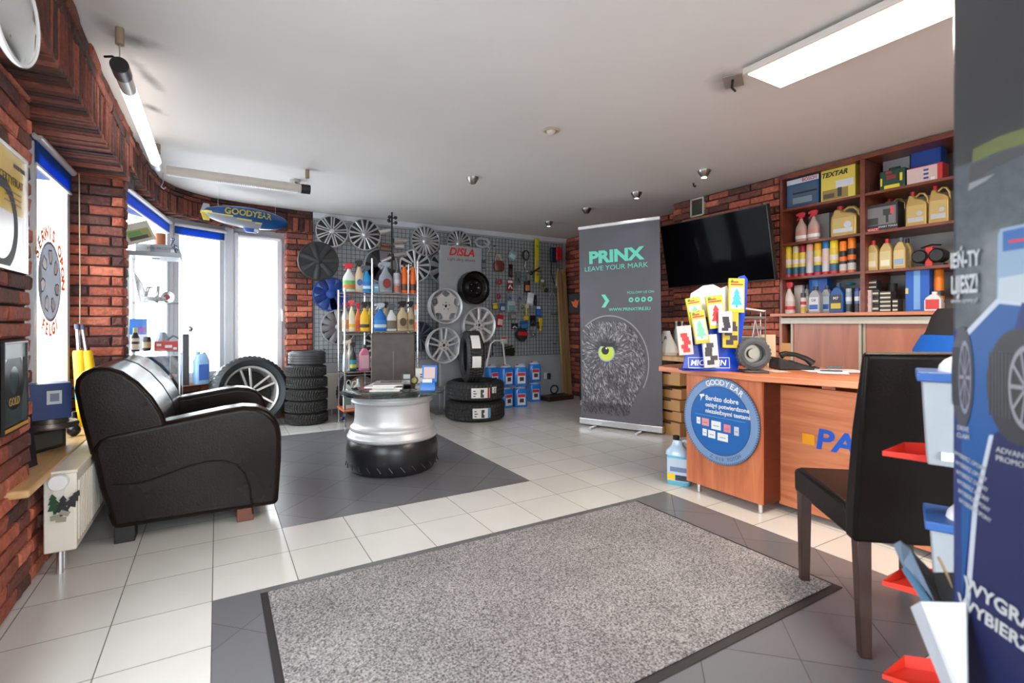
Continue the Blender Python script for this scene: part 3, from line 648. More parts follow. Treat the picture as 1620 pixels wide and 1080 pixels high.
# large tyres by the display
tyx = fl(749, 655)
c1 = Vector((2.475, 5.00, 0)); RT = .328
t1 = tyre('wide new winter tyre lying on the floor under another tyre, beside the wheel display stand', T(c1.x, c1.y, .105) @ RZ(.3), RT, .21, .21, group='new tyres by the wheel display')
t2 = tyre('wide new winter tyre lying on another tyre, directly under the standing tyre', T(c1.x+.01, c1.y+.01, .315) @ RZ(1.3), RT-.008, .21, .21, group='new tyres by the wheel display')
t3 = tyre('new tyre standing upright on top of two lying tyres', T(c1.x-.06, c1.y-.03, .42+.262) @ RZ(R(-104)) @ Matrix.Rotation(R(90), 4, 'X'), .285, .185, .19, group='new tyres by the wheel display')
def tlabel(t, M, w_, h_, R_, ang0, z0, z1):
    m = MB(); n = 8; vs = []; fs = []
    for i in range(n+1):
        a = ang0+(i/n-.5)*w_/R_
        for z in (z0, z1): vs.append(((R_+.0035)*math.cos(a), (R_+.0035)*math.sin(a), z))
    for i in range(n): fs.append((2*i, 2*i+2, 2*i+3, 2*i+1))
    m.add(vs, fs); return m
def lying_label(t, cxy, R_, rz, deg, w_, z0, z1, band=None):
    a = R(deg)-rz; mm = tlabel(None, None, w_, 0, R_, a, z0, z1)
    for k in range(9):
        u0 = -.40+.32*(k % 3)+.06*((k*7) % 3); u1 = u0+.12+.06*(k % 2); zc = z0+(z1-z0)*(.2+.25*(k//3)); hh_ = (z1-z0)*(.05+.05*((k*5) % 3)); rr = R_+.0048; A, B = a+w_/R_*u0, a+w_/R_*min(u1, .46)
        mm.add([(rr*math.cos(A), rr*math.sin(A), zc-hh_), (rr*math.cos(B), rr*math.sin(B), zc-hh_), (rr*math.cos(B), rr*math.sin(B), zc+hh_), (rr*math.cos(A), rr*math.sin(A), zc+hh_)], [(0, 1, 2, 3)], 1)
    o = mm.build('size_label', [PAPER, pm(60, 60, 64)], t, sm=0)
    if band: tlabel(None, None, .02, 0, R_+.0015, a+w_/R_*.42, z0, z1).build('label_stripe', band, o, sm=0)
cam_deg = math.degrees(math.atan2(-c1.y, -c1.x))
lying_label(t1, c1, RT, .3, cam_deg+12, .19, -.055, .05, pm(30, 140, 200)); lying_label(t2, c1, RT-.008, 1.3, cam_deg+10, .20, -.055, .05, RED)
lying_label(t2, c1, RT-.008, 1.3, cam_deg+38, .06, -.01, .055)
for (z, w_) in ((58, .17), (12, .12)):
    a = R(z); lo = tlabel(None, None, w_, 0, .285, R(38 if z == 58 else -8), -.045, .05)
    lo.build('size_label', PAPER, t3, sm=0)

# ---------------------------------------------------------------- rug
def carpet():
    m = bpy.data.materials.new('grey_carpet'); m.use_nodes = True; nt = m.node_tree; b = nt.nodes['Principled BSDF']; tc = nt.nodes.new('ShaderNodeTexCoord')
    n1 = nt.nodes.new('ShaderNodeTexNoise'); n1.inputs['Scale'].default_value = 150; n1.inputs['Detail'].default_value = 3
    n2 = nt.nodes.new('ShaderNodeTexNoise'); n2.inputs['Scale'].default_value = 3; n2.inputs['Detail'].default_value = 5
    for n in (n1, n2): nt.links.new(tc.outputs['Object'], n.inputs['Vector'])
    cr = nt.nodes.new('ShaderNodeValToRGB'); cr.color_ramp.elements[0].position = .32; cr.color_ramp.elements[1].position = .68
    cr.color_ramp.elements[0].color = (*s(78, 76, 78), 1); cr.color_ramp.elements[1].color = (*s(182, 178, 178), 1); nt.links.new(n1.outputs[0], cr.inputs[0])
    mr = nt.nodes.new('ShaderNodeMapRange'); mr.inputs[1].default_value = .3; mr.inputs[2].default_value = .7; mr.inputs[3].default_value = .82; mr.inputs[4].default_value = 1.08; nt.links.new(n2.outputs[0], mr.inputs[0])
    hs = nt.nodes.new('ShaderNodeHueSaturation'); nt.links.new(cr.outputs[0], hs.inputs['Color']); nt.links.new(mr.outputs[0], hs.inputs['Value']); nt.links.new(hs.outputs[0], b.inputs['Base Color'])
    b.inputs['Roughness'].default_value = 1; b.inputs['Specular IOR Level'].default_value = .1
    bp_ = nt.nodes.new('ShaderNodeBump'); bp_.inputs['Strength'].default_value = .8; bp_.inputs['Distance'].default_value = .008; nt.links.new(n1.outputs[0], bp_.inputs['Height']); nt.links.new(bp_.outputs[0], b.inputs['Normal'])
    return m
o = thing('floor_mat', 'large grey carpet floor mat with black rubber edge on the dark tiles', 'floor mat', (1.14, 1.6, 0))
m = MB(); m.box(-.995, .997, -.56, .565, 0, .004); m.build('rubber_edge', pm(44, 42, 42, .6), o, bev=(.002, 1))
m = MB(); m.box(-.97, .972, -.53, .55, .004, .011); m.build('carpet_pile', carpet(), o, bev=(.004, 2))

# ---------------------------------------------------------------- leather loveseat by the window
SO = Vector((-.10, 3.52, 0)); o = thing('leather_sofa', 'dark brown leather loveseat with rounded arms in front of the window radiator', 'sofa', SO)
L_ = lambda pts: [(x-SO.x, z) for x, z in pts]
arm = L_([(-.425, .075), (.288, .065), (.303, .30), (.305, .43), (.296, .49), (.272, .54), (.235, .578), (.185, .603), (.12, .612), (.03, .603), (-.10, .583), (-.30, .552), (-.44, .532), (-.485, .515), (-.505, .47), (-.475, .28)])
for nm, y0, y1 in (('armrest', -.54, -.37), ('armrest', .37, .54)): MB().prism(arm, y0, y1).build(nm, LEATHER, o, bev=(.028, 5), sm=50)
bk = L_([(-.50, .40), (-.545, .62), (-.565, .74), (-.56, .79), (-.535, .825), (-.495, .845), (-.44, .845), (-.385, .82), (-.325, .765), (-.27, .69), (-.225, .60), (-.20, .50), (-.20, .38)])
for y0, y1 in ((-.535, -.004), (.004, .535)): MB().prism(bk, y0, y1).build('back_cushion', LEATHER, o, bev=(.022, 4), sm=50)
MB().prism(L_([(-.22, .20), (.27, .20), (.285, .25), (.285, .37), (.27, .405), (.22, .425), (-.22, .415)]), -.37, -.002).build('seat_cushion', LEATHER, o, bev=(.03, 4), sm=50)
MB().prism(L_([(-.22, .20), (.27, .20), (.285, .25), (.285, .37), (.27, .405), (.22, .425), (-.22, .415)]), .002, .37).build('seat_cushion', LEATHER, o, bev=(.03, 4), sm=50)
m = MB(); m.box(-.30, .365, -.37, .37, .075, .20); m.build('base_frame', LEATHER, o, bev=(.012, 3))
pp = [onY(px, py, 2.975) for px, py in ((176, 768), (205, 767), (235, 761), (265, 750), (300, 737), (330, 730), (355, 729), (374, 735), (388, 750), (396, 775), (400, 812))]
m = MB(); m.tube([(p.x-SO.x, p.y-SO.y-.003, p.z) for p in pp], .0035, 8); m.build('piping', LEATHER, o, sm=60)
for x, y, mt in ((.23, -.47, wood('sofa_leg', s(96, 52, 36), s(120, 68, 46))), (-.28, -.47, BLACKM), (.23, .47, wood('sofa_leg', (0, 0, 0), (0, 0, 0))), (-.28, .47, BLACKM)):
    m = MB(); m.box(x-.04, x+.04, y-.05, y+.05, 0, .08); m.build('leg', mt, o, bev=(.004, 2))

# ---------------------------------------------------------------- rim table
TC = Vector((1.11, 3.60, 0)); o = thing('rim_coffee_table', 'round glass coffee table made of a silver truck rim on a tyre', 'coffee table', TC)
m = MB(); m.lathe([(.15, .0), (.27, 0), (.297, .012), (.317, .05), (.326, .10), (.327, .16), (.318, .205), (.300, .232), (.24, .245), (.15, .245)], 72); m.build('base_tyre', mat('glossy_tyre', (.014, .014, .016), .32, var=.15, scale=14), o)
m = MB()
for k in range(26):
    a = 2*math.pi*k/26; M_ = RZ(a) @ T(.3205, 0, .07) @ Matrix.Rotation(R(-14), 4, 'Y') @ Matrix.Rotation(R(38), 4, 'X'); m.box(-.003, .0035, -.0025, .0025, -.035, .035, M=M_)
m.build('tread_groove', pm(58, 58, 60), o, sm=0)
m = MB(); m.lathe([(.25, .225), (.308, .228), (.318, .238), (.320, .252), (.312, .262), (.309, .275), (.297, .292), (.300, .304), (.296, .315), (.281, .325), (.272, .345), (.268, .38), (.266, .43), (.267, .47), (.272, .483), (.286, .488), (.291, .495), (.286, .503), (.279, .508), (.280, .518), (.294, .526), (.300, .533), (.298, .543), (.28, .545), (.25, .53)], 96)
m.build('truck_rim', mat('rim_silver', (.58, .58, .59), .42, .4, var=.03), o)
m = MB(); m.lathe([(1e-7, .546), (.368, .546), (.373, .549), (.373, .554), (.368, .557), (1e-7, .557)], 96); m.build('glass_top', glassmat('table_glass', (.55, .62, .6)), o)
ZT = .5575
# magazines
random.seed(3)
mags = [('bottom', .0, (225, 224, 218)), ('second', 5, (204, 202, 196)), ('third', -6, (232, 230, 226)), ('topmost', 3, (176, 176, 172))]
p0 = fl(613, 615, ZT); z = ZT
for i, (nm, rr, c) in enumerate(mags):
    o = thing('magazine', {'bottom': 'pale magazine at the bottom of the pile on the glass table', 'second': 'magazine lying second from the bottom in the pile on the glass table', 'third': 'white magazine just under the topmost one on the glass table', 'topmost': 'grey covered magazine on top of the pile on the glass table'}[nm], 'magazine', (p0.x+[.0, .01, -.025, .02][i], p0.y+[.0, .015, 0, .02][i], z), R(-24+rr), 'magazines on the glass table')
    t_ = .012 if i < 3 else .008
    m = MB(); m.box(-.105, .105, -.145, .145, 0, t_-.001); m.build('pages', PAPER, o); m = MB(); m.box(-.107, .107, -.147, .147, t_-.001, t_); m.box(-.108, -.105, -.147, .147, 0, t_); m.build('cover', pm(*c, .2), o, sm=0)
    z += t_
    if i == 3:
        m = MB(); m.box(-.07, .09, -.02, .12, t_, t_+.0005); m.build('cover_photo', pm(120, 112, 104, .2), o, sm=0)
p = fl(643, 610, ZT); o = thing('photo_frame_stand', 'small black framed display stand on the glass table', 'display frame', p, R(-25))
m = MB(); Ml = Matrix.Rotation(R(-14), 4, 'X'); m.box(-.036, .036, 0, .008, 0, .10, M=Ml); m.box(-.03, .03, 0, .07, 0, .005); m.build('frame', BLACK, o, bev=(.002, 2))
m = MB(); m.box(-.026, .026, -.001, 0, .055, .09, M=Ml); m.box(-.026, .026, -.001, 0, .012, .045, M=Ml); m.build('insert', pm(170, 172, 170), o, sm=0)
p = fl(655, 608, ZT); o = thing('tyre_card', 'small yellow and grey tyre shaped card standing on the glass table', 'card', p, R(-28))
m = MB(); m.lathe([(.034, 0), (.034, .006), (.022, .008), (.022, 0)], 28, T(0, .004, .034) @ RX); m.build('card_ring', pm(70, 70, 66), o); m = MB(); m.lathe([(1e-7, .004), (.022, .004), (.022, 0)], 24, T(0, .004, .034) @ RX); m.build('card_centre', pm(206, 190, 110), o)
p = fl(671, 606, ZT); o = thing('leaflet_card', 'white folded card with blue marks standing on the glass table', 'leaflet', p+Vector((-.01, .03, 0)), R(-22))
m = MB(); m.box(-.05, .05, 0, .004, 0, .12); m.box(-.05, .05, .03, .034, 0, .118); m.box(-.05, .05, 0, .034, .116, .12); m.build('card', PAPER, o, sm=0)
m = MB(); m.box(-.012, .03, -.001, 0, .045, .055); m.box(-.012, .03, -.001, 0, .065, .075); m.build('printed_mark', NAVY, o, sm=0)
p = fl(684, 611, ZT); o = thing('leaflet_holder', 'blue leaflet holder with flyers at the right edge of the glass table', 'leaflet holder', (1.335, 3.47, ZT), R(-30))
m = MB(); Ml = Matrix.Rotation(R(-14), 4, 'X'); m.box(-.055, .055, .03, .034, 0, .19, M=Ml); m.box(-.055, .055, -.03, .03, 0, .005); m.box(-.055, .055, -.03, -.026, 0, .06); m.box(-.055, -.051, -.03, .03, 0, .06); m.box(.051, .055, -.03, .03, 0, .06); m.build('holder', pm(50, 120, 205, .2), o)
m = MB(); m.box(-.042, .042, .018, .028, .09, .175, M=Ml); m.build('flyer', pm(205, 180, 180), o); m = MB(); m.box(-.04, .03, -.024, -.01, .01, .085); m.build('card_stack', PAPER, o)

# ---------------------------------------------------------------- leather chairs
def chair(label, loc, rz, lean=.085, mt=None, w_=.21):
    mt = mt or LEATHERC
    o = thing('leather_chair', label, 'chair', loc, rz)
    m = MB(); m.prism([(-.24, .36), (.21, .36), (.21, .43), (.17, .46), (-.20, .468), (-.245, .45)], -w_-.005, w_+.005, M=RZ(R(90)));   # x->y (front -Y)
    m.build('seat', mt, o, bev=(.015, 3))
    bkp = [(.195, .36), (.255, .36), (.262, .45), (.255+lean*.5, .72), (.245+lean, .955), (.215+lean, .965), (.19+lean*.55, .72), (.195, .47)]
    MB().prism(bkp, -w_-.01, w_+.01, M=RZ(R(90))).build('backrest', mt, o, bev=(.012, 3))
    m = MB(); m.tube([(-w_, .238+lean, .962), (w_, .238+lean, .962)], .003, 6); m.build('top_piping', pm(120, 100, 76), o)
    for x in (-1, 1):
        for y0, dy, h_ in ((-.215, .0, .37), (.225, .02, .37)):
            m = MB(); a, b = .021, .016; X_ = x*.185
            m.add([(X_-b, y0+dy-b, 0), (X_+b, y0+dy-b, 0), (X_+b, y0+dy+b, 0), (X_-b, y0+dy+b, 0), (X_-a, y0-a, h_), (X_+a, y0-a, h_), (X_+a, y0+a, h_), (X_-a, y0+a, h_)], [(0, 3, 2, 1), (4, 5, 6, 7), (0, 1, 5, 4), (1, 2, 6, 5), (2, 3, 7, 6), (3, 0, 4, 7)])
            m.build('leg', DARKW, o, bev=(.003, 2))
    return o
chair('dark brown leather chair with wooden legs at the desk, its back to the camera', (2.058, .862, 0), R(140))
pc = atD(622, 540, 4.78); o = chair('brown leather chair behind the glass table, seen from the back, below the cleaners', (pc.x, pc.y, 0), R(180-17), lean=.02, mt=mat('worn_chair_leather', s(74, 64, 60), .45, var=.15, bump=.1), w_=.185)
m = MB(); m.box(-.002, .002, .262, .266, .5, .80); m.build('stitched_seam', pm(130, 118, 108), o, sm=0)

# ---------------------------------------------------------------- desk
o = thing('reception_desk', 'cherry wood reception desk with blue and yellow lettering on its front', 'desk', (2.8, 1.5, 0)); dx, dy = -2.8, -1.5
top = [(2.50, 2.34), (2.50, 1.66), (2.63, 1.25), (2.66, .95), (2.68, .40), (3.35, .40), (3.35, 1.9), (3.15, 2.40), (2.60, 2.40)]
m = MB(); n = len(top); m.add([(x+dx, y+dy, .735) for x, y in top]+[(x+dx, y+dy, .768) for x, y in top], [list(range(n)), list(range(2*n-1, n-1, -1))]+[(i, i+n, (i+1) % n+n, (i+1) % n) for i in range(n)])
m.build('desktop', CHERRYH, o, bev=(.004, 2))
m = MB(); m.box(2.56+dx, 3.15+dx, 1.655+dy, 2.165+dy, .055, .735); m.build('pedestal', CHERRYV, o, bev=(.002, 1)); m = MB(); m.box(2.578+dx, 3.15+dx, 1.652+dy, 1.655+dy, .055, .735); m.build('pedestal_side_shade', wood('shaded_cherry', s(84, 32, 18), s(104, 42, 24)), o)  # thin side sheet: recess shade painted as a darker cherry colour
m = MB(); m.box(2.725+dx, 2.745+dx, .45+dy, 1.66+dy, .035, .705); m.build('front_panel', CHERRYH, o, bev=(.002, 1))
m = MB(); m.box(3.2+dx, 3.22+dx, .5+dy, 1.6+dy, .05, .7); m.build('back_panel', CHERRY, o)
for x, y, r_ in ((2.60, 2.10, .012), (2.60, 1.69, .012), (3.1, 2.1, .012)): m = MB(); m.cyl(r_, 0, .055, 14, T(x+dx, y+dy, 0)); m.build('foot', ALU, o)
for y in (1.56, .6): m = MB(); m.cyl(.035, 0, .035, 24, T(2.80+dx, y+dy, 0)); m.build('foot', WHITEP, o)
Mt = T(2.7235+dx, 0, 0) @ RZ(R(-90)) @ RX
pP = onX(1316, 697, 2.7235)
txt('PARTS', .145, pm(24, 84, 190), o, T(2.7235+dx, 1.462+dy, .437) @ RZ(R(-90)) @ RX, align='LEFT', bold=.03, shear=.12, sx=1.15)
m = MB(); m.box(-.032, .032, -.001, 0, -.028, .028, M=T(2.7235+dx, 1.497+dy, .430) @ RZ(R(-90))); m.build('yellow_square', pm(240, 160, 20), o, sm=0)
# round sign on the pedestal
o = thing('round_tyre_sign', 'round blue tyre shaped sign with white lettering on the desk front', 'sign', (2.552, 1.915, .475), R(-90)); r = .254
m = MB(); m.lathe([(1e-7, 0), (r, 0), (r, .006), (1e-7, .006)], 96, RX); m.build('sign_board', pm(120, 150, 190), o, sm=0)
m = MB()
for k in range(110): m.box(.965*r, 1.008*r, -.0045, .0045, .0, .0065, M=RX @ RZ(2*math.pi*k/110))
m.build('tread_edge', pm(78, 104, 140), o, sm=0)
m = MB(); m.lathe([(.80*r, .0066), (.775*r, .0066)], 72, RX); m.build('inner_line', pm(50, 80, 130), o, sm=0)
m = MB(); m.lathe([(1e-7, .0068), (.775*r, .0068)], 72, RX); m.build('sign_face', pm(22, 98, 172), o, sm=0)
def arc_text(o, st, size, rad, a0, step, mt, y, bold=.02, flip=False):
    for i, ch in enumerate(st):
        if ch == ' ': continue
        a = R(a0-i*step) if not flip else R(a0+i*step)
        txt(ch, size, mt, o, T(0, -y, 0) @ RX @ T(rad*math.cos(a), rad*math.sin(a), 0) @ RZ(a-R(90) if not flip else a+R(90)), bold=bold)
arc_text(o, 'GOODYEAR', .045, r*.885, 110, 8.4, PAPER, .0068)
arc_text(o, 'Z 010 POTÓW', .028, r*.885, -104, 5, pm(88, 112, 150), .0068, flip=True)
ft(o, 'Bardzo dobre', .040, -.095, .125, PAPER, y=-.0075, align='LEFT', bold=.02); ft(o, 'osiągi potwierdzone', .035, -.095, .085, PAPER, y=-.0075, align='LEFT', bold=.02); ft(o, 'niezależnymi testami', .035, -.095, .048, PAPER, y=-.0075, align='LEFT', bold=.02)
m = MB(); m.poly([(-.14, -.0075, .14), (-.105, -.0075, .148), (-.10, -.0075, .135), (-.118, -.0075, .128), (-.13, -.0075, .10), (-.128, -.0075, .125)]); m.build('winged_emblem', PAPER, o, sm=0)
m = MB(); m.box(-.17, .17, -.0078, -.007, .018, .020); m.build('divider_line', pm(120, 170, 215), o, sm=0)
for k, (x, z, w_, h_, c) in enumerate([(-.145, -.02, .028, .04, WHITE), (-.095, -.022, .05, .045, pm(228, 150, 150)), (-.02, -.03, .065, .05, WHITE), (.055, -.035, .045, .045, pm(226, 130, 140)), (.115, -.04, .03, .05, pm(205, 200, 215)),
                                        (-.10, -.085, .03, .042, WHITE), (-.05, -.088, .05, .045, WHITE), (.025, -.092, .07, .045, WHITE)]):
    m = MB(); m.box(x-w_/2, x+w_/2, -.0078, -.007, z-h_/2, z+h_/2); m.box(x-w_*.3, x+w_*.3, -.0081, -.0078, z-h_*.1, z-h_*.02, 1); m.build('test_badge', [c, pm(120, 130, 160)], o, sm=0)

# ---------------------------------------------------------------- television, vent
o = thing('television', 'large black wall mounted flat television tilted downwards beside the shelves', 'television', (3.92, 2.978, 1.40), 0)
Mt = T(0, 0, 0) @ Matrix.Rotation(math.atan2(-.12, .61), 4, 'Y')
m = MB(); m.box(0, .045, -.561, .561, 0, .622, M=Mt); m.build('tv_body', BLACK, o, bev=(.004, 2))
m = MB(); m.box(-.001, .0005, -.553, .553, .012, .614, M=Mt); m.build('screen', mat('tv_screen', (.003, .003, .004), .06, var=0, spec=.03), o, sm=0)
m = MB(); m.box(.03, .22, -.12, .12, .2, .42); m.build('wall_bracket', BLACKM, o)
a = onX(1093, 316, 4.105); b = onX(1114, 340, 4.105); o = thing('vent_cover', 'small square vent with white frame high on the brick pillar', 'vent', (4.105, (a.y+b.y)/2, (a.z+b.z)/2), R(-90))
hw = abs(a.y-b.y)/2; hh = (a.z-b.z)/2
m = MB(); f_ = .014
for q in ((-hw, hw, hh-f_, hh), (-hw, hw, -hh, -hh+f_), (-hw, -hw+f_, -hh, hh), (hw-f_, hw, -hh, hh)): m.box(q[0], q[1], -.012, .02, q[2], q[3])
m.build('vent_frame', pm(196, 196, 186), o, bev=(.002, 1)); m = MB(); m.box(-hw+f_, hw-f_, 0, .02, -hh+f_, hh-f_)
m.build('vent_panel', pm(50, 58, 40), o)

# ---------------------------------------------------------------- bookcase and low cabinet
XF = 4.10; YL, YM, YR = 2.49, 1.862, 1.20
o = thing('shelf_unit', 'tall cherry wood shelf unit full of oils and sprays, right of the television', 'shelf', (4.3, 1.85, 1.13)); bx, by, bz = -4.3, -1.85, -1.13
m = MB(); m.box(XF+bx, 4.48+bx, YL-.022+by, YL+by, 0, 2.28+bz); m.build('side_panel', CHERRYD, o, bev=(.001, 1))
m = MB(); m.box(XF+bx, 4.48+bx, YR+by, YR+.022+by, 0, 2.28+bz); m.build('side_panel', CHERRYD, o)
m = MB(); m.box(XF+bx, 4.48+bx, YM-.016+by, YM+.016+by, 0, 2.255+bz); m.build('divider', CHERRYD, o, bev=(.001, 1))
m = MB(); m.box(XF-.01+bx, 4.48+bx, YR+by, YL+by, 2.255+bz, 2.29+bz); m.build('top_board', CHERRYD, o, bev=(.001, 1))
SH = [2.005, 1.718, 1.434]
for z in SH:
    for ya, yb in ((YM+.016, YL-.022), (YR+.022, YM-.016)):
        m = MB(); m.box(XF+.004+bx, 4.47+bx, ya+by, yb+by, z-.02+bz, z+bz); m.build('shelf_board', CHERRYD, o, bev=(.001, 1))
o = thing('low_cabinet', 'low cherry wood cabinet with sliding doors and metal rails under the shelves', 'cabinet', (4.3, 1.85, 0))
m = MB(); m.box(4.03+bx, 4.49+bx, 1.05+by, 2.535+by, 1.105, 1.13); m.build('counter_board', CHERRYH, o, bev=(.003, 2))
m = MB(); m.box(4.10+bx, 4.49+bx, 2.47+by, 2.495+by, 0, 1.105); m.box(4.10+bx, 4.49+bx, 1.05+by, 1.07+by, 0, 1.105); m.box(4.10+bx, 4.49+bx, 1.07+by, 2.47+by, .05, .07); m.box(4.47+bx, 4.49+bx, 1.07+by, 2.47+by, .05, 1.105); m.build('cabinet_body', CHERRY, o)
m = MB(); m.box(4.085+bx, 4.13+bx, 1.05+by, 2.475+by, 1.045, 1.095); m.build('door_rail', pm(206, 200, 184, .35), o, bev=(.002, 1))
for ya, yb, xo in ((1.872, 2.40, 0), (1.07, 1.872, .02)):
    m = MB(); m.box(4.115+xo+bx, 4.135+xo+bx, ya+by, yb+by, .06, 1.045); d = m.build('sliding_door', CHERRY, o)
    m = MB(); m.box(4.105+xo+bx, 4.14+xo+bx, yb-.018+by, yb+by, .06, 1.045); m.box(4.105+xo+bx, 4.14+xo+bx, ya+by, ya+.018+by, .06, 1.045); m.build('door_edge_profile', pm(190, 182, 164, .35), d)

# ---------------------------------------------------------------- banner with an owl
bc = Vector((3.422, 3.70, 0)); o = thing('roll_up_banner', 'grey roll up banner with green lettering and an owl eye', 'banner', bc, math.atan2(-.902, .432))
m = MB(); m.box(-.43, .43, -.035, .05, .02, .085); m.build('banner_base', ALU, o, bev=(.008, 3))
for x in (-.25, .22): m = MB(); m.box(x-.015, x+.015, -.17, .12, 0, .02); m.build('foot', ALU, o, bev=(.003, 2))
GB = mat('banner_print', s(92, 90, 98), .55, var=.12, scale=1.6)
SL = Matrix.Rotation(R(-.9), 4, 'Y')
m = MB(); m.box(-.42, .42, .004, .008, .08, 2.03, M=SL); m.build('banner_sheet', GB, o, sm=0)
m = MB(); m.box(-.425, .425, -.008, .018, 2.02, 2.05, M=SL); m.build('top_rail', WHITE, o, bev=(.004, 2))
m = MB(); m.cyl(.008, .06, 2.0, 8, T(0, .03, 0)); m.build('rear_pole', ALU, o)
GRN = pm(104, 216, 190)
def bt(st, size, x, z, mt, **k): return txt(st, size, mt, o, SL @ T(x, .002, z) @ RX, **k)
bt('PRINX', .165, -.03, 1.715, GRN, bold=.045, sx=1.2); bt('LEAVE YOUR MARK', .068, -.03, 1.605, GRN, sx=1.12)
bt('FOLLOW US ON', .034, .225, 1.345, GRN, sx=1.05); bt('WWW.PRINXTIRE.EU', .042, .11, 1.185, GRN, sx=1.05, bold=.01)
m = MB(); m.poly([(x+.04, .002, z) for x, z in ((-.22, 1.34), (-.18, 1.34), (-.135, 1.275), (-.18, 1.21), (-.22, 1.21), (-.178, 1.275))], M=SL); m.build('chevron', GRN, o, sm=0)
for k in range(4): m = MB(); m.lathe([(1e-7, .0), (.024, .0)], 24, SL @ T(.13+k*.062, .002, 1.275) @ RX); m.lathe([(1e-7, .001), (.010, .001)], 10, SL @ T(.13+k*.062, .002, 1.275) @ RX, 1); m.build('round_icon', [GRN, GB], o, sm=0)
# owl: dark tyre disc, feathers, eye
m = MB(); pts = [(-.12+.40*math.cos(R(a)), .0035, .66+.46*math.sin(R(a))) for a in range(-90, 121, 6)]; pts = [(max(-.415, x), y, z) for x, y, z in pts]
m.poly(pts+[(-.415, .0035, 1.0), (-.415, .0035, .2)], M=SL); m.build('owl_print_ground', mat('owl_ground', s(84, 82, 88), .5, var=.3, scale=5), o, sm=0)
m = MB()
arcp = [(-.12+.41*math.cos(R(a)), .66+.47*math.sin(R(a))) for a in range(-30, 131, 5)]
for i in range(len(arcp)-1):
    (x0, z0), (x1, z1) = arcp[i], arcp[i+1]
    if min(x0, x1) < -.415: continue
    m.add([(x0, .003, z0), (x1, .003, z1), (x1*.975-.003, .003, .66+(z1-.66)*.975), (x0*.975-.003, .003, .66+(z0-.66)*.975)], [(0, 1, 2, 3)])
m.build('tyre_arc_print', pm(150, 150, 158), o, sm=0)
random.seed(11); FC = [pm(112, 110, 116), pm(146, 144, 150), pm(76, 74, 80), pm(48, 46, 52), pm(176, 174, 178)]; ms = MB()
for k in range(2600):
    x, z = random.uniform(-.40, .30), random.uniform(.14, 1.06)
    if ((x+.12)/.38)**2+((z-.66)/.44)**2 > 1 and not (z < .60 and x < .26-(.6-z)*.4): continue
    ex, ez = x+.14, z-.755; d = math.hypot(ex, ez)
    if d < .085: continue
    a = math.atan2(ez, ex)+random.uniform(-.3, .3) if d < .26 else R(-70)+random.uniform(-.5, .5)
    l = random.uniform(.010, .028); w_ = l*.24; c, q = math.cos(a), math.sin(a)
    shade = 4 if (random.random() < .10) else (1 if random.random() < .30 else (0 if random.random() < .5 else random.choice([2, 3])))
    if (d < .15 and ez > .02 and abs(ex) < .12) or (z < .25) or (-.12 < x < -.02 and .42 < z < .55 and random.random() < .6): shade = random.choice([3, 3, 2])
    yy = .0028-k*3e-7
    ms.add([(x-l*c, yy, z-l*q), (x-w_*q, yy, z+w_*c), (x+l*c, yy, z+l*q), (x+w_*q, yy, z-w_*c)], [(0, 1, 2, 3)], shade, SL)
ms.build('feather_print', FC, o, sm=0)
for nm, r_, dx_, dz_, c, yy in (('eye_rim', .088, 0, 0, pm(176, 196, 184), .0015), ('iris', .074, 0, 0, pm(206, 226, 74), .001), ('pupil', .040, -.012, .022, BLACK, .0005), ('eye_glint', .010, .002, .045, WHITE, .0001)):
    m = MB(); m.lathe([(1e-7, 0), (r_, 0)], 32, SL @ T(-.135+dx_, yy, .755+dz_) @ RX); m.build(nm, c, o, sm=0)
m = MB(); m.poly([(-.235, -.0003, .79), (-.20, -.0003, .822), (-.135, -.0003, .815), (-.06, -.0003, .815), (-.03, -.0003, .87), (-.09, -.0003, .85), (-.17, -.0003, .862)], M=SL); m.build('brow_print', pm(40, 38, 44), o, sm=0)

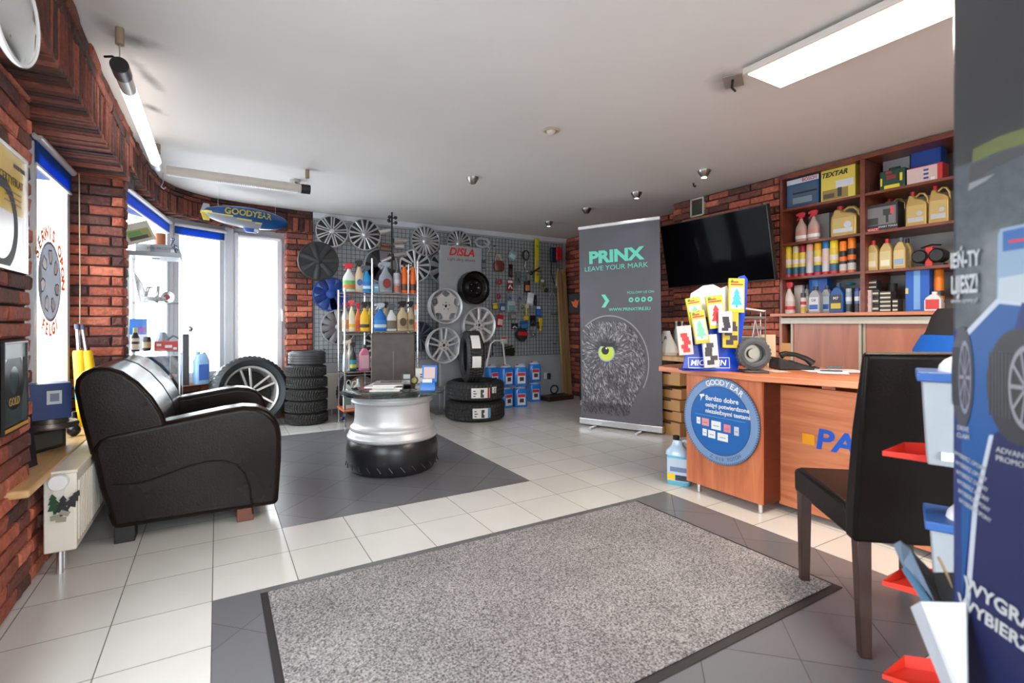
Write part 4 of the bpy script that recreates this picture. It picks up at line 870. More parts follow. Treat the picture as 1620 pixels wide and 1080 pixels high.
# ---------------------------------------------------------------- product builders (local front is -Y, origin at the base)
def patch(loft_secs, z0, z1, grow=.0012):     # a label band following a lofted body
    def at(z):
        for i in range(len(loft_secs)-1):
            a, b = loft_secs[i], loft_secs[i+1]
            if a[0] <= z <= b[0]: t = (z-a[0])/max(1e-6, b[0]-a[0]); return a[1]+(b[1]-a[1])*t, a[2]+(b[2]-a[2])*t
        return loft_secs[-1][1:3]
    zs = [z0]+[q[0] for q in loft_secs if z0 < q[0] < z1]+[z1]
    return [(z, at(z)[0]+grow, at(z)[1]+grow) for z in zs]
def spray(label, loc, rz, w_, h, body, lab, trig, group, nozzle=None, lab2=None, clear=False, d=None, disc=None):
    o = thing('spray_bottle', label, 'spray bottle', loc, rz, group); a = w_/2; b = d/2 if d else a*.62; hb = h*.78
    S_ = [(0, a*.92, b*.9), (.006, a, b), (hb*.55, a, b), (hb*.68, a*.9, b*.92), (hb*.82, a*.56, b*.62), (hb*.93, a*.33, b*.45), (hb, a*.3, a*.3)]
    m = MB(); m.loft(S_, 20); m.build('bottle_body', body, o)
    m = MB(); m.loft(patch(S_, hb*.10, hb*.50), 20); lb = m.build('label_band', lab, o)
    if lab2: m = MB(); m.loft(patch(S_, hb*.16, hb*.30, .002), 20); m.build('label_stripe', lab2, lb)
    if disc: m = MB(); m.lathe([(1e-7, 0), (a*.6, 0)], 20, T(0, -b-.003, hb*.38) @ RX @ Matrix.Diagonal((1, 1.2, 1, 1))); m.build('round_mark', disc, lb, sm=0)
    m = MB(); m.cyl(a*.30, hb-.002, hb+h*.05, 14); q = h*.05+hb
    m.prism([(-a*.9, q+h*.06), (-a*.85, q+h*.13), (-a*.2, q+h*.17), (a*.55, q+h*.17), (a*.75, q+h*.12), (a*.5, q), (-a*.3, q), (-a*.35, q+h*.06)], -a*.22, a*.22)
    m.build('spray_head', trig, o, bev=(a*.06, 2))
    m = MB(); m.prism([(-a*.45, q+h*.06), (-a*.25, q+h*.06), (-a*.45, q-h*.04), (-a*.75, q-h*.09), (-a*.8, q-h*.07), (-a*.6, q-h*.02)], -a*.14, a*.14); m.build('trigger', nozzle or trig, o, bev=(a*.04, 1))
    return o
def can(label, loc, rz, w_, h, cap, body, band, band2, group, name='spray_can', capf=.2, band3=None):
    o = thing(name, label, 'spray can', loc, rz, group); r = w_/2; hb = h*(1-capf)
    m = MB(); m.lathe([(r*.93, 0), (r, .004), (r, hb-.012), (r*.9, hb-.002), (r*.8, hb)], 24); m.build('can_body', body, o)
    m = MB(); m.lathe([(r*.93, hb-.008), (r*.95, hb), (r*.92, h-.004), (r*.84, h)], 24); m.build('cap', cap, o)
    for k, (c, z0, z1) in enumerate(((band, .05, .40), (band2, .52, .72), (band3, .0, .12))):
        if c is None: continue
        m = MB(); m.lathe([(r+.0008+k*.0003, hb*z0+.001), (r+.0008+k*.0003, hb*z1)], 24); m.build('label_band', c, o)
    return o
def jug(label, loc, rz, w_, h, body, cap, lab, group, d=None, flip=False, emb=None, txtc=None, st=None, cat='oil jug', name='oil_jug', handle=True):
    o = thing(name, label, cat, loc, rz, group); a = w_/2; b = (d or w_*.55)/2; k = -1 if flip else 1
    pts = [(-a, 0), (a, 0), (a, h*.58), (a*.95, h*.66), (a*.55, h*.74), (-a*.10, h*.80), (-a*.25, h*.89), (-a*.68, h*.89), (-a*.78, h*.80), (-a*.98, h*.62), (-a, h*.5)]
    m = MB(); m.prism([(k*x, z) for x, z in pts], -b, b); m.build('jug_body', body, o, bev=(min(a, b)*.25, 3))
    if handle:
        m = MB(); m.tube([(k*-a*.2, 0, h*.84), (k*a*.2, 0, h*.92), (k*a*.6, 0, h*.90), (k*a*.9, 0, h*.78), (k*a*.93, 0, h*.60)], a*.13, 10); m.build('handle', body, o)
    m = MB(); m.cyl(a*.24, h*.88, h, 18, T(k*-a*.46, 0, 0)); m.build('cap', cap, o, bev=(.002, 1))
    m = MB(); m.box(-a*.8, a*.8, -b-.0015, -b+.002, h*.12, h*.60); lb = m.build('label_panel', lab, o, bev=(.001, 1))
    if emb: m = MB(); m.box(-a*.72, a*.72, -b-.0022, -b-.0015, h*.14, h*.26); m.lathe([(1e-7, 0), (a*.28, 0)], 18, T(k*a*.35, -b-.0024, h*.36) @ RX, 0); m.build('label_emblem', emb, lb, sm=0)
    if st: txt(st, w_*.28, txtc or RED, o, T(0, -b-.003, h*.50) @ RX, bold=.02)
    return o
def bottle(label, loc, rz, w_, h, body, cap, lab, group, lab2=None, flip=False, d=None, cat='oil bottle', name='oil_bottle', st=None, stc=None):
    o = thing(name, label, cat, loc, rz, group); a = w_/2; b = (d or w_*.6)/2; k = -1 if flip else 1
    pts = [(-a, 0), (a, 0), (a, h*.60), (a*.85, h*.70), (a*.45, h*.86), (-a*.25, h*.86), (-a*.8, h*.70), (-a, h*.55)]
    m = MB(); m.prism([(k*x, z) for x, z in pts], -b, b); m.build('bottle_body', body, o, bev=(min(a, b)*.28, 3))
    m = MB(); m.cyl(a*.34, h*.85, h, 16, T(k*a*.1, 0, 0)); m.build('cap', cap, o, bev=(.0015, 1))
    m = MB(); m.box(-a*.78, a*.78, -b-.0012, -b+.002, h*.10, h*.60); lb = m.build('label_panel', lab, o)
    if lab2: m = MB(); m.box(-a*.7, a*.7, -b-.002, -b-.0012, h*.14, h*.32); m.build('label_stripe', lab2, lb, sm=0)
    if st: txt(st, w_*.3, stc or WHITE, o, T(0, -b-.0025, h*.48) @ RX, bold=.02)
    return o
def carton(label, loc, rz, W, D, H, c, group=None, panels=(), texts=(), cat='box', name='carton', side=None, M=None, bev=.0015):
    o = thing(name, label, cat, loc, rz, group)
    if M is not None: o.matrix_world = M
    m = MB(); m.box(-W/2, W/2, 0, D, 0, H); m.build('box_body', c, o, bev=(bev, 1))
    for i, (x0, x1, z0, z1, cc) in enumerate(panels): m = MB(); m.box(W*x0-W/2, W*x1-W/2, -.0008-.0003*i, .001, H*z0, H*z1); m.build('printed_panel', cc, o, sm=0)
    if side: m = MB(); m.box(-W/2-.001, -W/2+.001, D*.03, D*.97, H*.03, H*.97); m.build('side_panel', side, o, sm=0)
    for st, sz, x, z, cc, kw in texts: txt(st, sz, cc, o, T(W*x-W/2, -.0028, H*z) @ RX, **kw)
    return o
XI = 4.14; RZW = R(-90)
def slot(x0, x1, yt, z, X=XI):
    a, b, c = onX(x0, 500, X), onX(x1, 500, X), onX((x0+x1)/2, yt, X)
    return Vector((X, (a.y+b.y)/2, z)), abs(a.y-b.y), c.z-z
S1, S2, S3, S4 = SH[0], SH[1], SH[2], 1.13
gU, gS, gO = 'top shelf', 'aerosol cans on the third shelf of the left bay', 'gold oil jugs on the shelf unit'
# --- top shelves
def box_at(label, x0, x1, yt, z, D, c, X=XI, **k): p, w_, h = slot(x0, x1, yt, z, X); return carton(label, p, RZW, w_*.97, D, h, c, **k)
CARP = pm(60, 84, 110); GOLD = mat('gold_plastic', s(186, 156, 92), .3, .35, var=.03); GOLDD = pm(150, 112, 44, .35)
box_at('blue box with white header and a grey car picture, top left of the shelf unit', 1244, 1296, 280, S1, .12, pm(26, 78, 130), panels=[(.0, 1, .82, .98, pm(206, 208, 212)), (.06, .96, .06, .76, pm(58, 84, 108)), (.2, .95, .46, .52, pm(14, 22, 40)), (.2, .8, .14, .34, pm(120, 138, 150))], texts=[('BOSCH', .036, .72, .90, pm(190, 40, 48), dict(bold=.02))])
box_at('bright yellow box with black italic lettering and a car picture, top shelf', 1298, 1354, 265, S1, .12, pm(222, 200, 84), panels=[(.05, .8, .05, .36, pm(150, 128, 70)), (.45, .95, .38, .60, pm(212, 214, 222)), (.5, .62, .1, .38, pm(64, 58, 60)), (.08, .4, .1, .24, pm(90, 70, 60))], texts=[('TEXTAR', .052, .40, .83, BLACKM, dict(bold=.03, shear=.25))])
p, w_, h = slot(1366, 1373, 287, S1); can('small green canister alone at the left end of the right top shelf', p+Vector((.03, 0, 0)), RZW, w_, h, pm(40, 88, 70), pm(36, 84, 66), pm(30, 70, 56), None, None)
p, w_, h = slot(1391, 1432, 263, S1); o = thing('tool_case', 'dark green power tool case with yellow clasps on the right top shelf', 'tool case', p, RZW)
m = MB(); m.box(-w_/2, w_/2, 0, .09, 0, h*.86); m.build('case_shell', pm(22, 66, 52), o, bev=(.008, 3)); m = MB(); m.box(-w_*.3, w_*.3, -.004, .01, .004, h*.2); m.box(-w_*.45, -w_*.38, -.004, .01, h*.2, h*.55); m.box(w_*.3, w_*.4, -.004, .01, h*.3, h*.65); m.build('clasp', pm(232, 212, 40), o, bev=(.002, 2))
m = MB(); m.tube([(-w_*.2, .04, h*.84), (-w_*.2, .04, h*.97), (w_*.2, .04, h*.97), (w_*.2, .04, h*.84)], .008, 8); m.build('handle', pm(22, 66, 52), o)
m = MB(); m.box(-w_*.2, w_*.15, -.002, .002, h*.45, h*.62); m.box(-w_*.25, 0, -.002, .002, h*.70, h*.82); m.build('printed_mark', pm(150, 40, 46), o, sm=0)
box_at('plain grey box standing behind the dark green tool case, right top shelf', 1396, 1440, 250, S1, .1, pm(150, 150, 152), X=4.30)
p, w_, h = slot(1440, 1489, 228, S1, 4.26); o = thing('tool_case', 'blue plastic tool case standing behind the red and white box', 'tool case', p, RZW)
m = MB(); m.box(-w_/2, w_/2, 0, .1, 0, h*.9); m.build('case_shell', pm(18, 66, 150), o, bev=(.008, 3)); m = MB(); m.tube([(-w_*.15, .04, h*.88), (-w_*.15, .04, h*.99), (w_*.2, .04, h*.99), (w_*.2, .04, h*.88)], .009, 8); m.build('handle', pm(14, 50, 120), o)
box_at('white and red flat box with small blue figures, right end of the top shelf', 1434, 1492, 262, S1, .1, pm(200, 46, 50), panels=[(.0, .86, .04, .96, pm(214, 190, 184)), (.48, .62, .68, .80, pm(40, 70, 150)), (.48, .62, .44, .56, pm(40, 70, 150)), (.48, .62, .2, .32, pm(40, 70, 150)), (.68, .8, .1, .26, WHITE)])
# --- second shelves
spk = dict(group='red headed spray bottles on the second shelf')
p, w_, h = slot(1254, 1271, 335, S2); spray('brownish spray bottle with red head, left one of two on the second shelf', p+Vector((.05, 0, 0)), RZW, w_, h, pm(196, 168, 156), pm(206, 150, 140), pm(214, 60, 70), spk['group'], lab2=WHITE)
p, w_, h = slot(1273, 1291, 331, S2); spray('brownish spray bottle with red head, right one of two on the second shelf', p+Vector((.05, 0, 0)), RZW, w_, h, pm(196, 168, 156), pm(206, 150, 140), pm(214, 60, 70), spk['group'], lab2=WHITE)
box_at('plain pale grey box behind the two red headed spray bottles', 1290, 1312, 338, S2, .1, pm(150, 150, 152), X=4.30)
ga = dict(body=GOLD, cap=pm(178, 34, 34), lab=pm(196, 170, 104), group=gO)
def jug_at(label, x0, x1, yt, z, X=XI, **k):
    p, w_, h = slot(x0, x1, yt, z, X); kk = dict(ga); kk.update(k); return jug(label, p+Vector((.07, 0, 0)), RZW, w_, h, kk.pop('body'), kk.pop('cap'), kk.pop('lab'), kk.pop('group'), **kk)
jug_at('gold oil jug with red cap at the right end of the left second shelf', 1311, 1353, 323, S2, emb=SILVER)
box_at('black and grey power tool box with red corner on the right second shelf', 1369, 1421, 322, S2, .1, pm(44, 42, 44), panels=[(.06, .94, .22, .88, pm(120, 118, 120)), (.0, .42, .0, .13, pm(204, 40, 48)), (.55, .82, .55, .78, pm(60, 58, 60)), (.78, .88, .58, .84, pm(216, 80, 80)), (.64, .72, .28, .6, pm(50, 48, 50)), (.06, .4, .24, .5, pm(54, 52, 54))], texts=[('IMPACT', .022, .2, .065, WHITE, {}), ('SMART TOOLS', .018, .7, .14, WHITE, {})])
jug_at('gold oil jug with red cap showing behind the power tool box', 1391, 1426, 309, S2, X=4.31)
jug_at('gold oil jug with red cap, middle of the right second shelf', 1428, 1462, 300, S2, emb=SILVER)
jug_at('gold oil jug with red cap at the far right end of the second shelf', 1464, 1497, 290, S2, emb=SILVER)
# --- third shelf: nine aerosol cans
cans = [(1238, 1248.5, 390, (226, 196, 40), 'yellow capped can at the left end of the aerosol row'), (1250, 1260, 389, (206, 190, 150), 'beige capped can, second from left in the aerosol row'),
        (1260.5, 1270.5, 388, (160, 34, 46), 'dark red capped can in the aerosol row'), (1271.5, 1282.5, 386, (226, 172, 150), 'pale pink capped can with plain white body in the aerosol row'),
        (1284, 1295.5, 384, (232, 168, 40), 'amber capped can in the aerosol row, between pale pink and blue capped ones'), (1297, 1308, 381, (36, 116, 178), 'blue capped can in the aerosol row'),
        (1309, 1322, 380, (236, 208, 40), 'yellow capped can right of the blue capped one in the aerosol row')]
for i, (a, b, yt, c, lb) in enumerate(cans):
    p, w_, h = slot(a, b, yt, S3); plain = i in (3, 5)
    can(lb, p+Vector((.04, 0, 0)), RZW, w_, h, pm(*c), pm(206, 190, 188) if plain else pm(222, 196, 70), (pm(200, 198, 204) if plain else pm(48, 92, 120)), (pm(214, 180, 172) if plain else pm(220, 208, 200)), gS, band3=pm(192, 34, 54), capf=.2)
for a, b, yt, lb in ((1324, 1335.5, 381, 'orange capped black can in the aerosol row, shorter of the two at its right end'), (1337, 1350, 376, 'tall orange capped black can at the right end of the aerosol row')):
    p, w_, h = slot(a, b, yt, S3); can(lb, p+Vector((.04, 0, 0)), RZW, w_, h, pm(238, 130, 28), pm(50, 46, 46), pm(196, 190, 186), pm(228, 110, 40), gS, band3=pm(196, 96, 60), capf=.28)
gG = 'gold oil bottles on the third shelf'
for a, b, yt, cp, lb, X in ((1367, 1387, 380, pm(196, 36, 40), 'gold oil bottle with red cap, leftmost on the third shelf', XI), (1388, 1409, 377, pm(196, 36, 40), 'gold oil bottle with red cap, second from left on the third shelf', XI),
                        (1410, 1431, 375, pm(90, 96, 120), 'gold oil bottle with dark cap and blue marked label on the third shelf', XI), (1421, 1440, 377, pm(50, 56, 70), 'gold oil bottle half hidden behind the dark capped one, third shelf', 4.24)):
    p, w_, h = slot(a, b, yt, S3, X); bottle(lb, p+Vector((.04, 0, 0)), RZW, w_*.95, h, pm(196, 168, 104, .3), cp, pm(214, 194, 140), gG, lab2=pm(150, 170, 196) if a == 1410 else pm(236, 226, 196))
p, w_, h = slot(1441, 1494, 386, S3); o = thing('jump_starter', 'black and red cable reel shaped device at the right end of the third shelf', 'cable kit', p, RZW)
for x in (-.26, .26): m = MB(); m.lathe([(w_*.10, .0), (w_*.24, .01), (w_*.25, .03), (w_*.25, .10), (w_*.2, .11)], 28, T(x*w_, .11, h*.48) @ RX); m.build('round_housing', BLACK, o)
m = MB(); m.box(-w_*.12, w_*.12, .02, .1, 0, h*.9); m.build('centre_body', pm(206, 52, 44), o, bev=(.008, 3)); m = MB(); m.box(-w_*.4, w_*.42, .03, .1, 0, h*.14); m.build('foot_bar', BLACK, o)
m = MB(); m.tube([(-w_*.3, .06, h*.9), (0, .06, h*1.0), (w_*.3, .06, h*.95)], .006, 8); m.build('handle', BLACK, o)
# --- items on the low cabinet
p, w_, h = slot(1237, 1254, 446, S4); spray('white and red spray bottle at the left end of the low cabinet top', p+Vector((.03, 0, 0)), RZW, w_, h, pm(226, 220, 216), pm(220, 196, 186), pm(222, 70, 84), None, lab2=pm(206, 60, 60))
box_at('whitish slim box behind the red banded can on the low cabinet', 1256, 1269, 451, S4, .05, pm(206, 200, 194), X=4.24)
p, w_, h = slot(1263.5, 1271.5, 463, S4, 4.09); can('small red banded spray can with yellow label on the low cabinet', p+Vector((.03, 0, 0)), RZW, w_, h, pm(70, 66, 70), pm(214, 210, 206), pm(210, 170, 60), pm(196, 40, 44), None)
p, w_, h = slot(1269, 1278, 450, S4, 4.22); bottle('dark grey bottle behind the small red banded can on the low cabinet', p+Vector((.03, 0, 0)), RZW, w_, h, pm(120, 122, 110), BLACK, pm(190, 184, 150), None, cat='bottle', name='fluid_bottle')
box_at('shiny blue box standing behind the two grey oil bottles', 1279, 1309, 437, S4, .08, pm(20, 92, 186), X=4.30, panels=[(.2, .5, .2, .9, pm(70, 140, 220))])
gB = 'oil bottles on the low cabinet'
p, w_, h = slot(1277, 1297, 453, S4); bottle('grey oil bottle with blue label, left of the pair on the low cabinet', p+Vector((.03, 0, 0)), RZW, w_*.95, h, pm(160, 162, 166), pm(70, 72, 78), pm(214, 220, 228), gB, lab2=pm(40, 90, 176), st='Oil', stc=pm(90, 100, 120))
p, w_, h = slot(1297, 1312, 451, S4, 4.19); bottle('grey oil bottle with blue label, half hidden behind the blue oil bottle', p+Vector((.03, 0, 0)), RZW, w_*1.1, h, pm(160, 162, 166), pm(70, 72, 78), pm(190, 204, 220), gB, lab2=pm(40, 90, 176))
p, w_, h = slot(1311, 1334, 447, S4); bottle('blue oil bottle with black and yellow label on the low cabinet', p+Vector((.03, 0, 0)), RZW, w_*.97, h, pm(26, 78, 150), pm(44, 60, 90), pm(36, 44, 58), gB, lab2=pm(206, 186, 60), st='M7', stc=PAPER)
for a, b, yt, X, lb in ((1335, 1344, 456, XI, 'silver slim can right of the blue oil bottle on the low cabinet'), (1349, 1358, 455, XI, 'blue and silver slim can left of the pink and white boxes')):
    p, w_, h = slot(a, b, yt, S4, X); can(lb, p+Vector((.03, 0, 0)), RZW, w_, h, pm(180, 190, 196) if a == 1335 else pm(60, 84, 150), pm(150, 170, 186) if a == 1335 else pm(90, 110, 160), pm(60, 60, 70), pm(220, 224, 228), 'slim cans on the low cabinet', capf=.1)
p, w_, h = slot(1334, 1352, 440, S4, 4.26); o = thing('tin_box', 'dark tin with a round teal lid behind the slim cans', 'tin', p+Vector((.03, 0, 0)), RZW); m = MB(); m.cyl(w_*.36, 0, h*.72, 24); m.build('tin_body', pm(70, 84, 96), o); m = MB(); m.ball(w_*.42, T(0, 0, h*.84), sc=(1, 1, .35), n=20); m.build('teal_lid', pm(70, 160, 180), o)
for k in range(3):
    p, w_, h = slot(1359.5, 1378, 470, S4); carton(['small pink and white box at the bottom of the pile of three', 'small pink and white box in the middle of the pile of three', 'small pink and white box on top of the pile of three'][k], p+Vector((0, 0, k*.055)), RZW, w_, .07, .054, pm(222, 206, 208), 'pink and white boxes on the low cabinet', panels=[(.25, .75, .2, .8, pm(206, 70, 84))])
ord_ = ['bottom', 'second', 'third', 'fourth', 'topmost']
for k in range(3):
    p, w_, h = slot(1379, 1391, 470, S4, 4.16); carton('thin black and white box, %s of the pile right of the pink boxes' % ['bottom', 'middle', 'top'][k], p+Vector((0, 0, k*.056)), RZW, w_*.95, .07, .055, pm(48, 46, 44), 'black and white boxes on the low cabinet', panels=[(.1, .9, .35, .6, pm(206, 200, 180))])
for k in range(2):
    p, w_, h = slot(1364, 1388, 470, S4, 4.16); carton('yellow marked black box lying %s on the pink boxes' % ['directly', 'uppermost'][k], p+Vector((0, .0, .17+k*.034)), RZW, w_*.92, .07, .033, pm(46, 44, 42), 'black and white boxes on the low cabinet', panels=[(.12, .38, .1, .9, pm(230, 180, 80)), (.45, .95, .3, .6, pm(200, 194, 176))])
for k in range(5):
    p, w_, h = slot(1391, 1410, 470, S4, 4.13); carton('striped black package, %s of the left pile beside the blue box' % ord_[k], p+Vector((0, 0, k*.030)), RZW, w_*.95, .08, .029, pm(70, 66, 60), 'striped packages on the low cabinet', panels=[(.05, .95, .3, .65, pm(214, 206, 186))])
for k in range(3):
    p, w_, h = slot(1411, 1421, 470, S4, 4.13); carton('striped black package, %s of the small pile against the blue box' % ['bottom', 'middle', 'top'][k], p+Vector((0, 0, k*.030)), RZW, w_*.9, .08, .029, pm(70, 66, 60), 'striped packages on the low cabinet', panels=[(.05, .95, .3, .65, pm(214, 206, 186))])
p, w_, h = slot(1400, 1416, 448, S4, 4.26); o = thing('black_tub', 'black round tub behind the striped packages on the low cabinet', 'tub', p+Vector((.04, 0, 0)), RZW); m = MB(); m.lathe([(w_*.4, 0), (w_*.46, h*.9), (w_*.48, h), (1e-7, h)], 24); m.build('tub_body', BLACKM, o)
box_at('tall glossy blue box with a light wave print on the low cabinet', 1432, 1471, 424, S4, .08, pm(24, 92, 190), X=4.18, panels=[(.35, .62, .05, .95, pm(120, 172, 226)), (.0, .12, .42, .55, pm(216, 200, 110))])
p, w_, h = slot(1473, 1490, 424, S4, 4.2); can('tall orange can behind the red and white tin on the low cabinet', p+Vector((.04, 0, 0)), RZW, w_, h, pm(236, 128, 30), pm(70, 60, 60), pm(220, 216, 212), pm(238, 120, 30), None, capf=.5)
p, w_, h = slot(1460, 1489, 461, S4, 4.09); bottle('flat white container with red print, front right on the low cabinet', p+Vector((.03, 0, 0)), RZW, w_*.95, h, pm(224, 218, 216), WHITE, pm(206, 60, 60), None, cat='container', name='flat_container', d=.05)

# ---------------------------------------------------------------- wire grid on the back wall with tools
YG = 5.955
gx0, gx1, gz0, gz1 = onY(497, 400, YG).x, onY(889, 400, YG).x, .60, 2.20
o = thing('wire_grid', 'large wire grid panel covering the grey back wall, hung with hubcaps and tools', 'wire grid', ((gx0+gx1)/2, YG, 0)); cxg = (gx0+gx1)/2
WIRE = mat('grid_wire', s(84, 88, 90), .4, .6)
m = MB(); n = int((gx1-gx0)/.05)
for i in range(n+1): x = gx0-cxg+i*(gx1-gx0)/n; m.box(x-.0024, x+.0024, -.003, .002, gz0, gz1)
m.build('vertical_wires', WIRE, o, sm=0)
m = MB(); n = int((gz1-gz0)/.05)
for i in range(n+1): z = gz0+i*(gz1-gz0)/n; m.box(gx0-cxg, gx1-cxg, -.007, -.003, z-.0024, z+.0024)
m.build('horizontal_wires', WIRE, o, sm=0)
m = MB()
for x in (-1.6, -.5, .6, 1.6):
    for z in (.75, 2.1): m.cyl(.008, -.002, .042, 8, T(x, 0, z) @ Matrix.Rotation(R(-90), 4, 'X'))
m.build('wall_fixings', BLACKM, o)
def g(px, py, w_, h_, Y=5.93): p = onY(px, py, Y); k = p.dot(DV)/FPX; return p, w_*k, h_*k
def hang(nm, label, cat, px, py, w_, h_, grp=None, Y=5.93, tilt=0):
    p, W, H = g(px, py, w_, h_, Y); o = thing(nm, label, cat, M=T(*p) @ Matrix.Rotation(R(tilt), 4, 'Y'), group=grp)
    m = MB(); m.tube([(0, .022, H*.5+.005), (0, -.01, H*.5+.005), (0, -.012, H*.5+.012)], .003, 6); m.build('hook_wire', ALU, o); return o, W, H
def blister(label, px, py, w_, h_, card, item, win=None, tilt=0, nm='blister_pack', cat='packaged part', it='box'):
    o, W, H = hang(nm, label, cat, px, py, w_, h_, 'packaged parts hanging on the wall grid', tilt=tilt)
    m = MB(); m.box(-W/2, W/2, -.002, .002, -H/2, H/2); m.build('backing_card', card, o)
    m = MB(); d = .022
    if it == 'box': m.box(-W*.36, W*.36, -d, -.002, -H*.38, H*.12); m.build('packed_item', item, o, bev=(.006, 2))
    elif it == 'bulb': m.ball(W*.3, T(0, -.012, -H*.12), sc=(1, .6, 1.3)); m.build('packed_item', item, o)
    else: m.tube([(-W*.3, -.01, -H*.3), (-W*.1, -.014, .0), (W*.3, -.01, -H*.3)], W*.10, 8); m.build('packed_item', item, o)
    if win: m = MB(); m.box(-W*.4, W*.4, -.003, -.0022, H*.2, H*.42); m.build('header_print', win, o, sm=0)
    return o
DK = pm(34, 32, 34); GRY = pm(120, 126, 128); LB = pm(150, 180, 190); BRN = pm(84, 52, 40)
# long tools
o, W, H = hang('spirit_level', 'long yellow spirit level hanging upright on the wall grid', 'spirit level', 848.5, 412, 7, 70)
m = MB(); m.box(-W/2, W/2, -.025, -.002, -H/2, H/2); m.build('level_body', pm(206, 192, 30), o, bev=(.003, 2)); m = MB(); m.box(-W*.3, W*.3, -.028, -.024, -.22, .0); m.build('centre_strip', pm(210, 170, 110), o)
for z in (-.2, .2): m = MB(); m.cyl(W*.3, -.029, -.022, 14, T(0, 0, z) @ Matrix.Rotation(R(-90), 4, 'X')); m.build('bubble_vial', pm(120, 160, 60), o)
o, W, H = hang('rivet_gun', 'black plier like tool crossing the lower end of the yellow level', 'hand tool', 846, 428, 22, 14, Y=5.90, tilt=-30)
m = MB(); m.tube([(-W*.5, -.012, 0), (W*.45, -.012, 0)], .012, 8); m.ball(.03, T(-W*.4, -.012, 0)); m.build('tool_body', BLACKM, o); m = MB(); m.tube([(0, -.012, 0), (W*.4, -.012, -H*.5)], .008, 8); m.build('handle', pm(150, 60, 30), o)
o, W, H = hang('power_drill', 'red and dark blue power tool with cable, top right of the wall grid', 'power tool', 877, 404, 18, 26)
m = MB(); m.box(-.01, W*.5, -.07, -.01, -H*.3, H*.5); m.build('red_housing', pm(204, 34, 40), o, bev=(.01, 3)); m = MB(); m.box(-W*.55, 0, -.06, -.01, -H*.45, H*.45); m.build('blue_housing', pm(26, 40, 66), o, bev=(.01, 3))
m = MB(); m.tube([(-W*.4, -.02, -H*.4), (-W*.42, -.02, -H*1.1), (-W*.1, -.02, -H*1.7), (.0, -.02, -H*1.75)], .006, 8); m.tube([(W*.15, -.02, -H*.3), (W*.15, -.02, -H*1.2)], .006, 8); m.build('power_cable', BLACKM, o)
for k, (py, lb) in enumerate(((431, 'upper white plastic strip beside the wooden planks'), (446, 'lower white plastic strip beside the wooden planks'))):
    o, W, H = hang('label_strip', lb, 'label strip', 881, py, 4, 12, 'white strips on the wall grid'); m = MB(); m.box(-W/2, W/2, -.02, 0, -H/2, H/2); m.build('strip', PAPER, o, bev=(.002, 1))
o, W, H = hang('hanging_pouch', 'reddish brown pouch with pale straps hanging on the wall grid', 'pouch', 787, 421, 17, 16)
m = MB(); m.loft([(-H/2, W*.42, .03), (-H*.2, W*.5, .04), (H*.3, W*.48, .035), (H*.5, W*.4, .02)], 16, M=T(0, -.045, 0)); m.build('pouch_body', pm(112, 52, 46), o)
m = MB(); [m.tube([(q*W*.4, -.04, H*.4), (q*W*.15, -.02, H*1.2)], .006, 6) for q in (-1, -.3, .4, 1)]; m.build('strap', pm(196, 186, 176), o)
o, W, H = hang('cable_coil', 'coil of black cable hanging left of the yellow level', 'cable', 831, 404, 14, 17)
m = MB(); [m.tube([(W*.42*math.cos(a/14*6.283)*(1-.08*k), -.015-.008*k, H*.45*math.sin(a/14*6.283)) for a in range(14)], .006, 6, closed=True) for k in range(3)]; m.build('cable_loops', BLACKM, o)
m = MB(); m.tube([(0, -.02, -H*.4), (-.02, -.02, -H*1.1), (.03, -.02, -H*1.5)], .008, 8); m.ball(.018, T(.02, -.02, -H*1.5)); m.build('cable_end', CHROME, o)
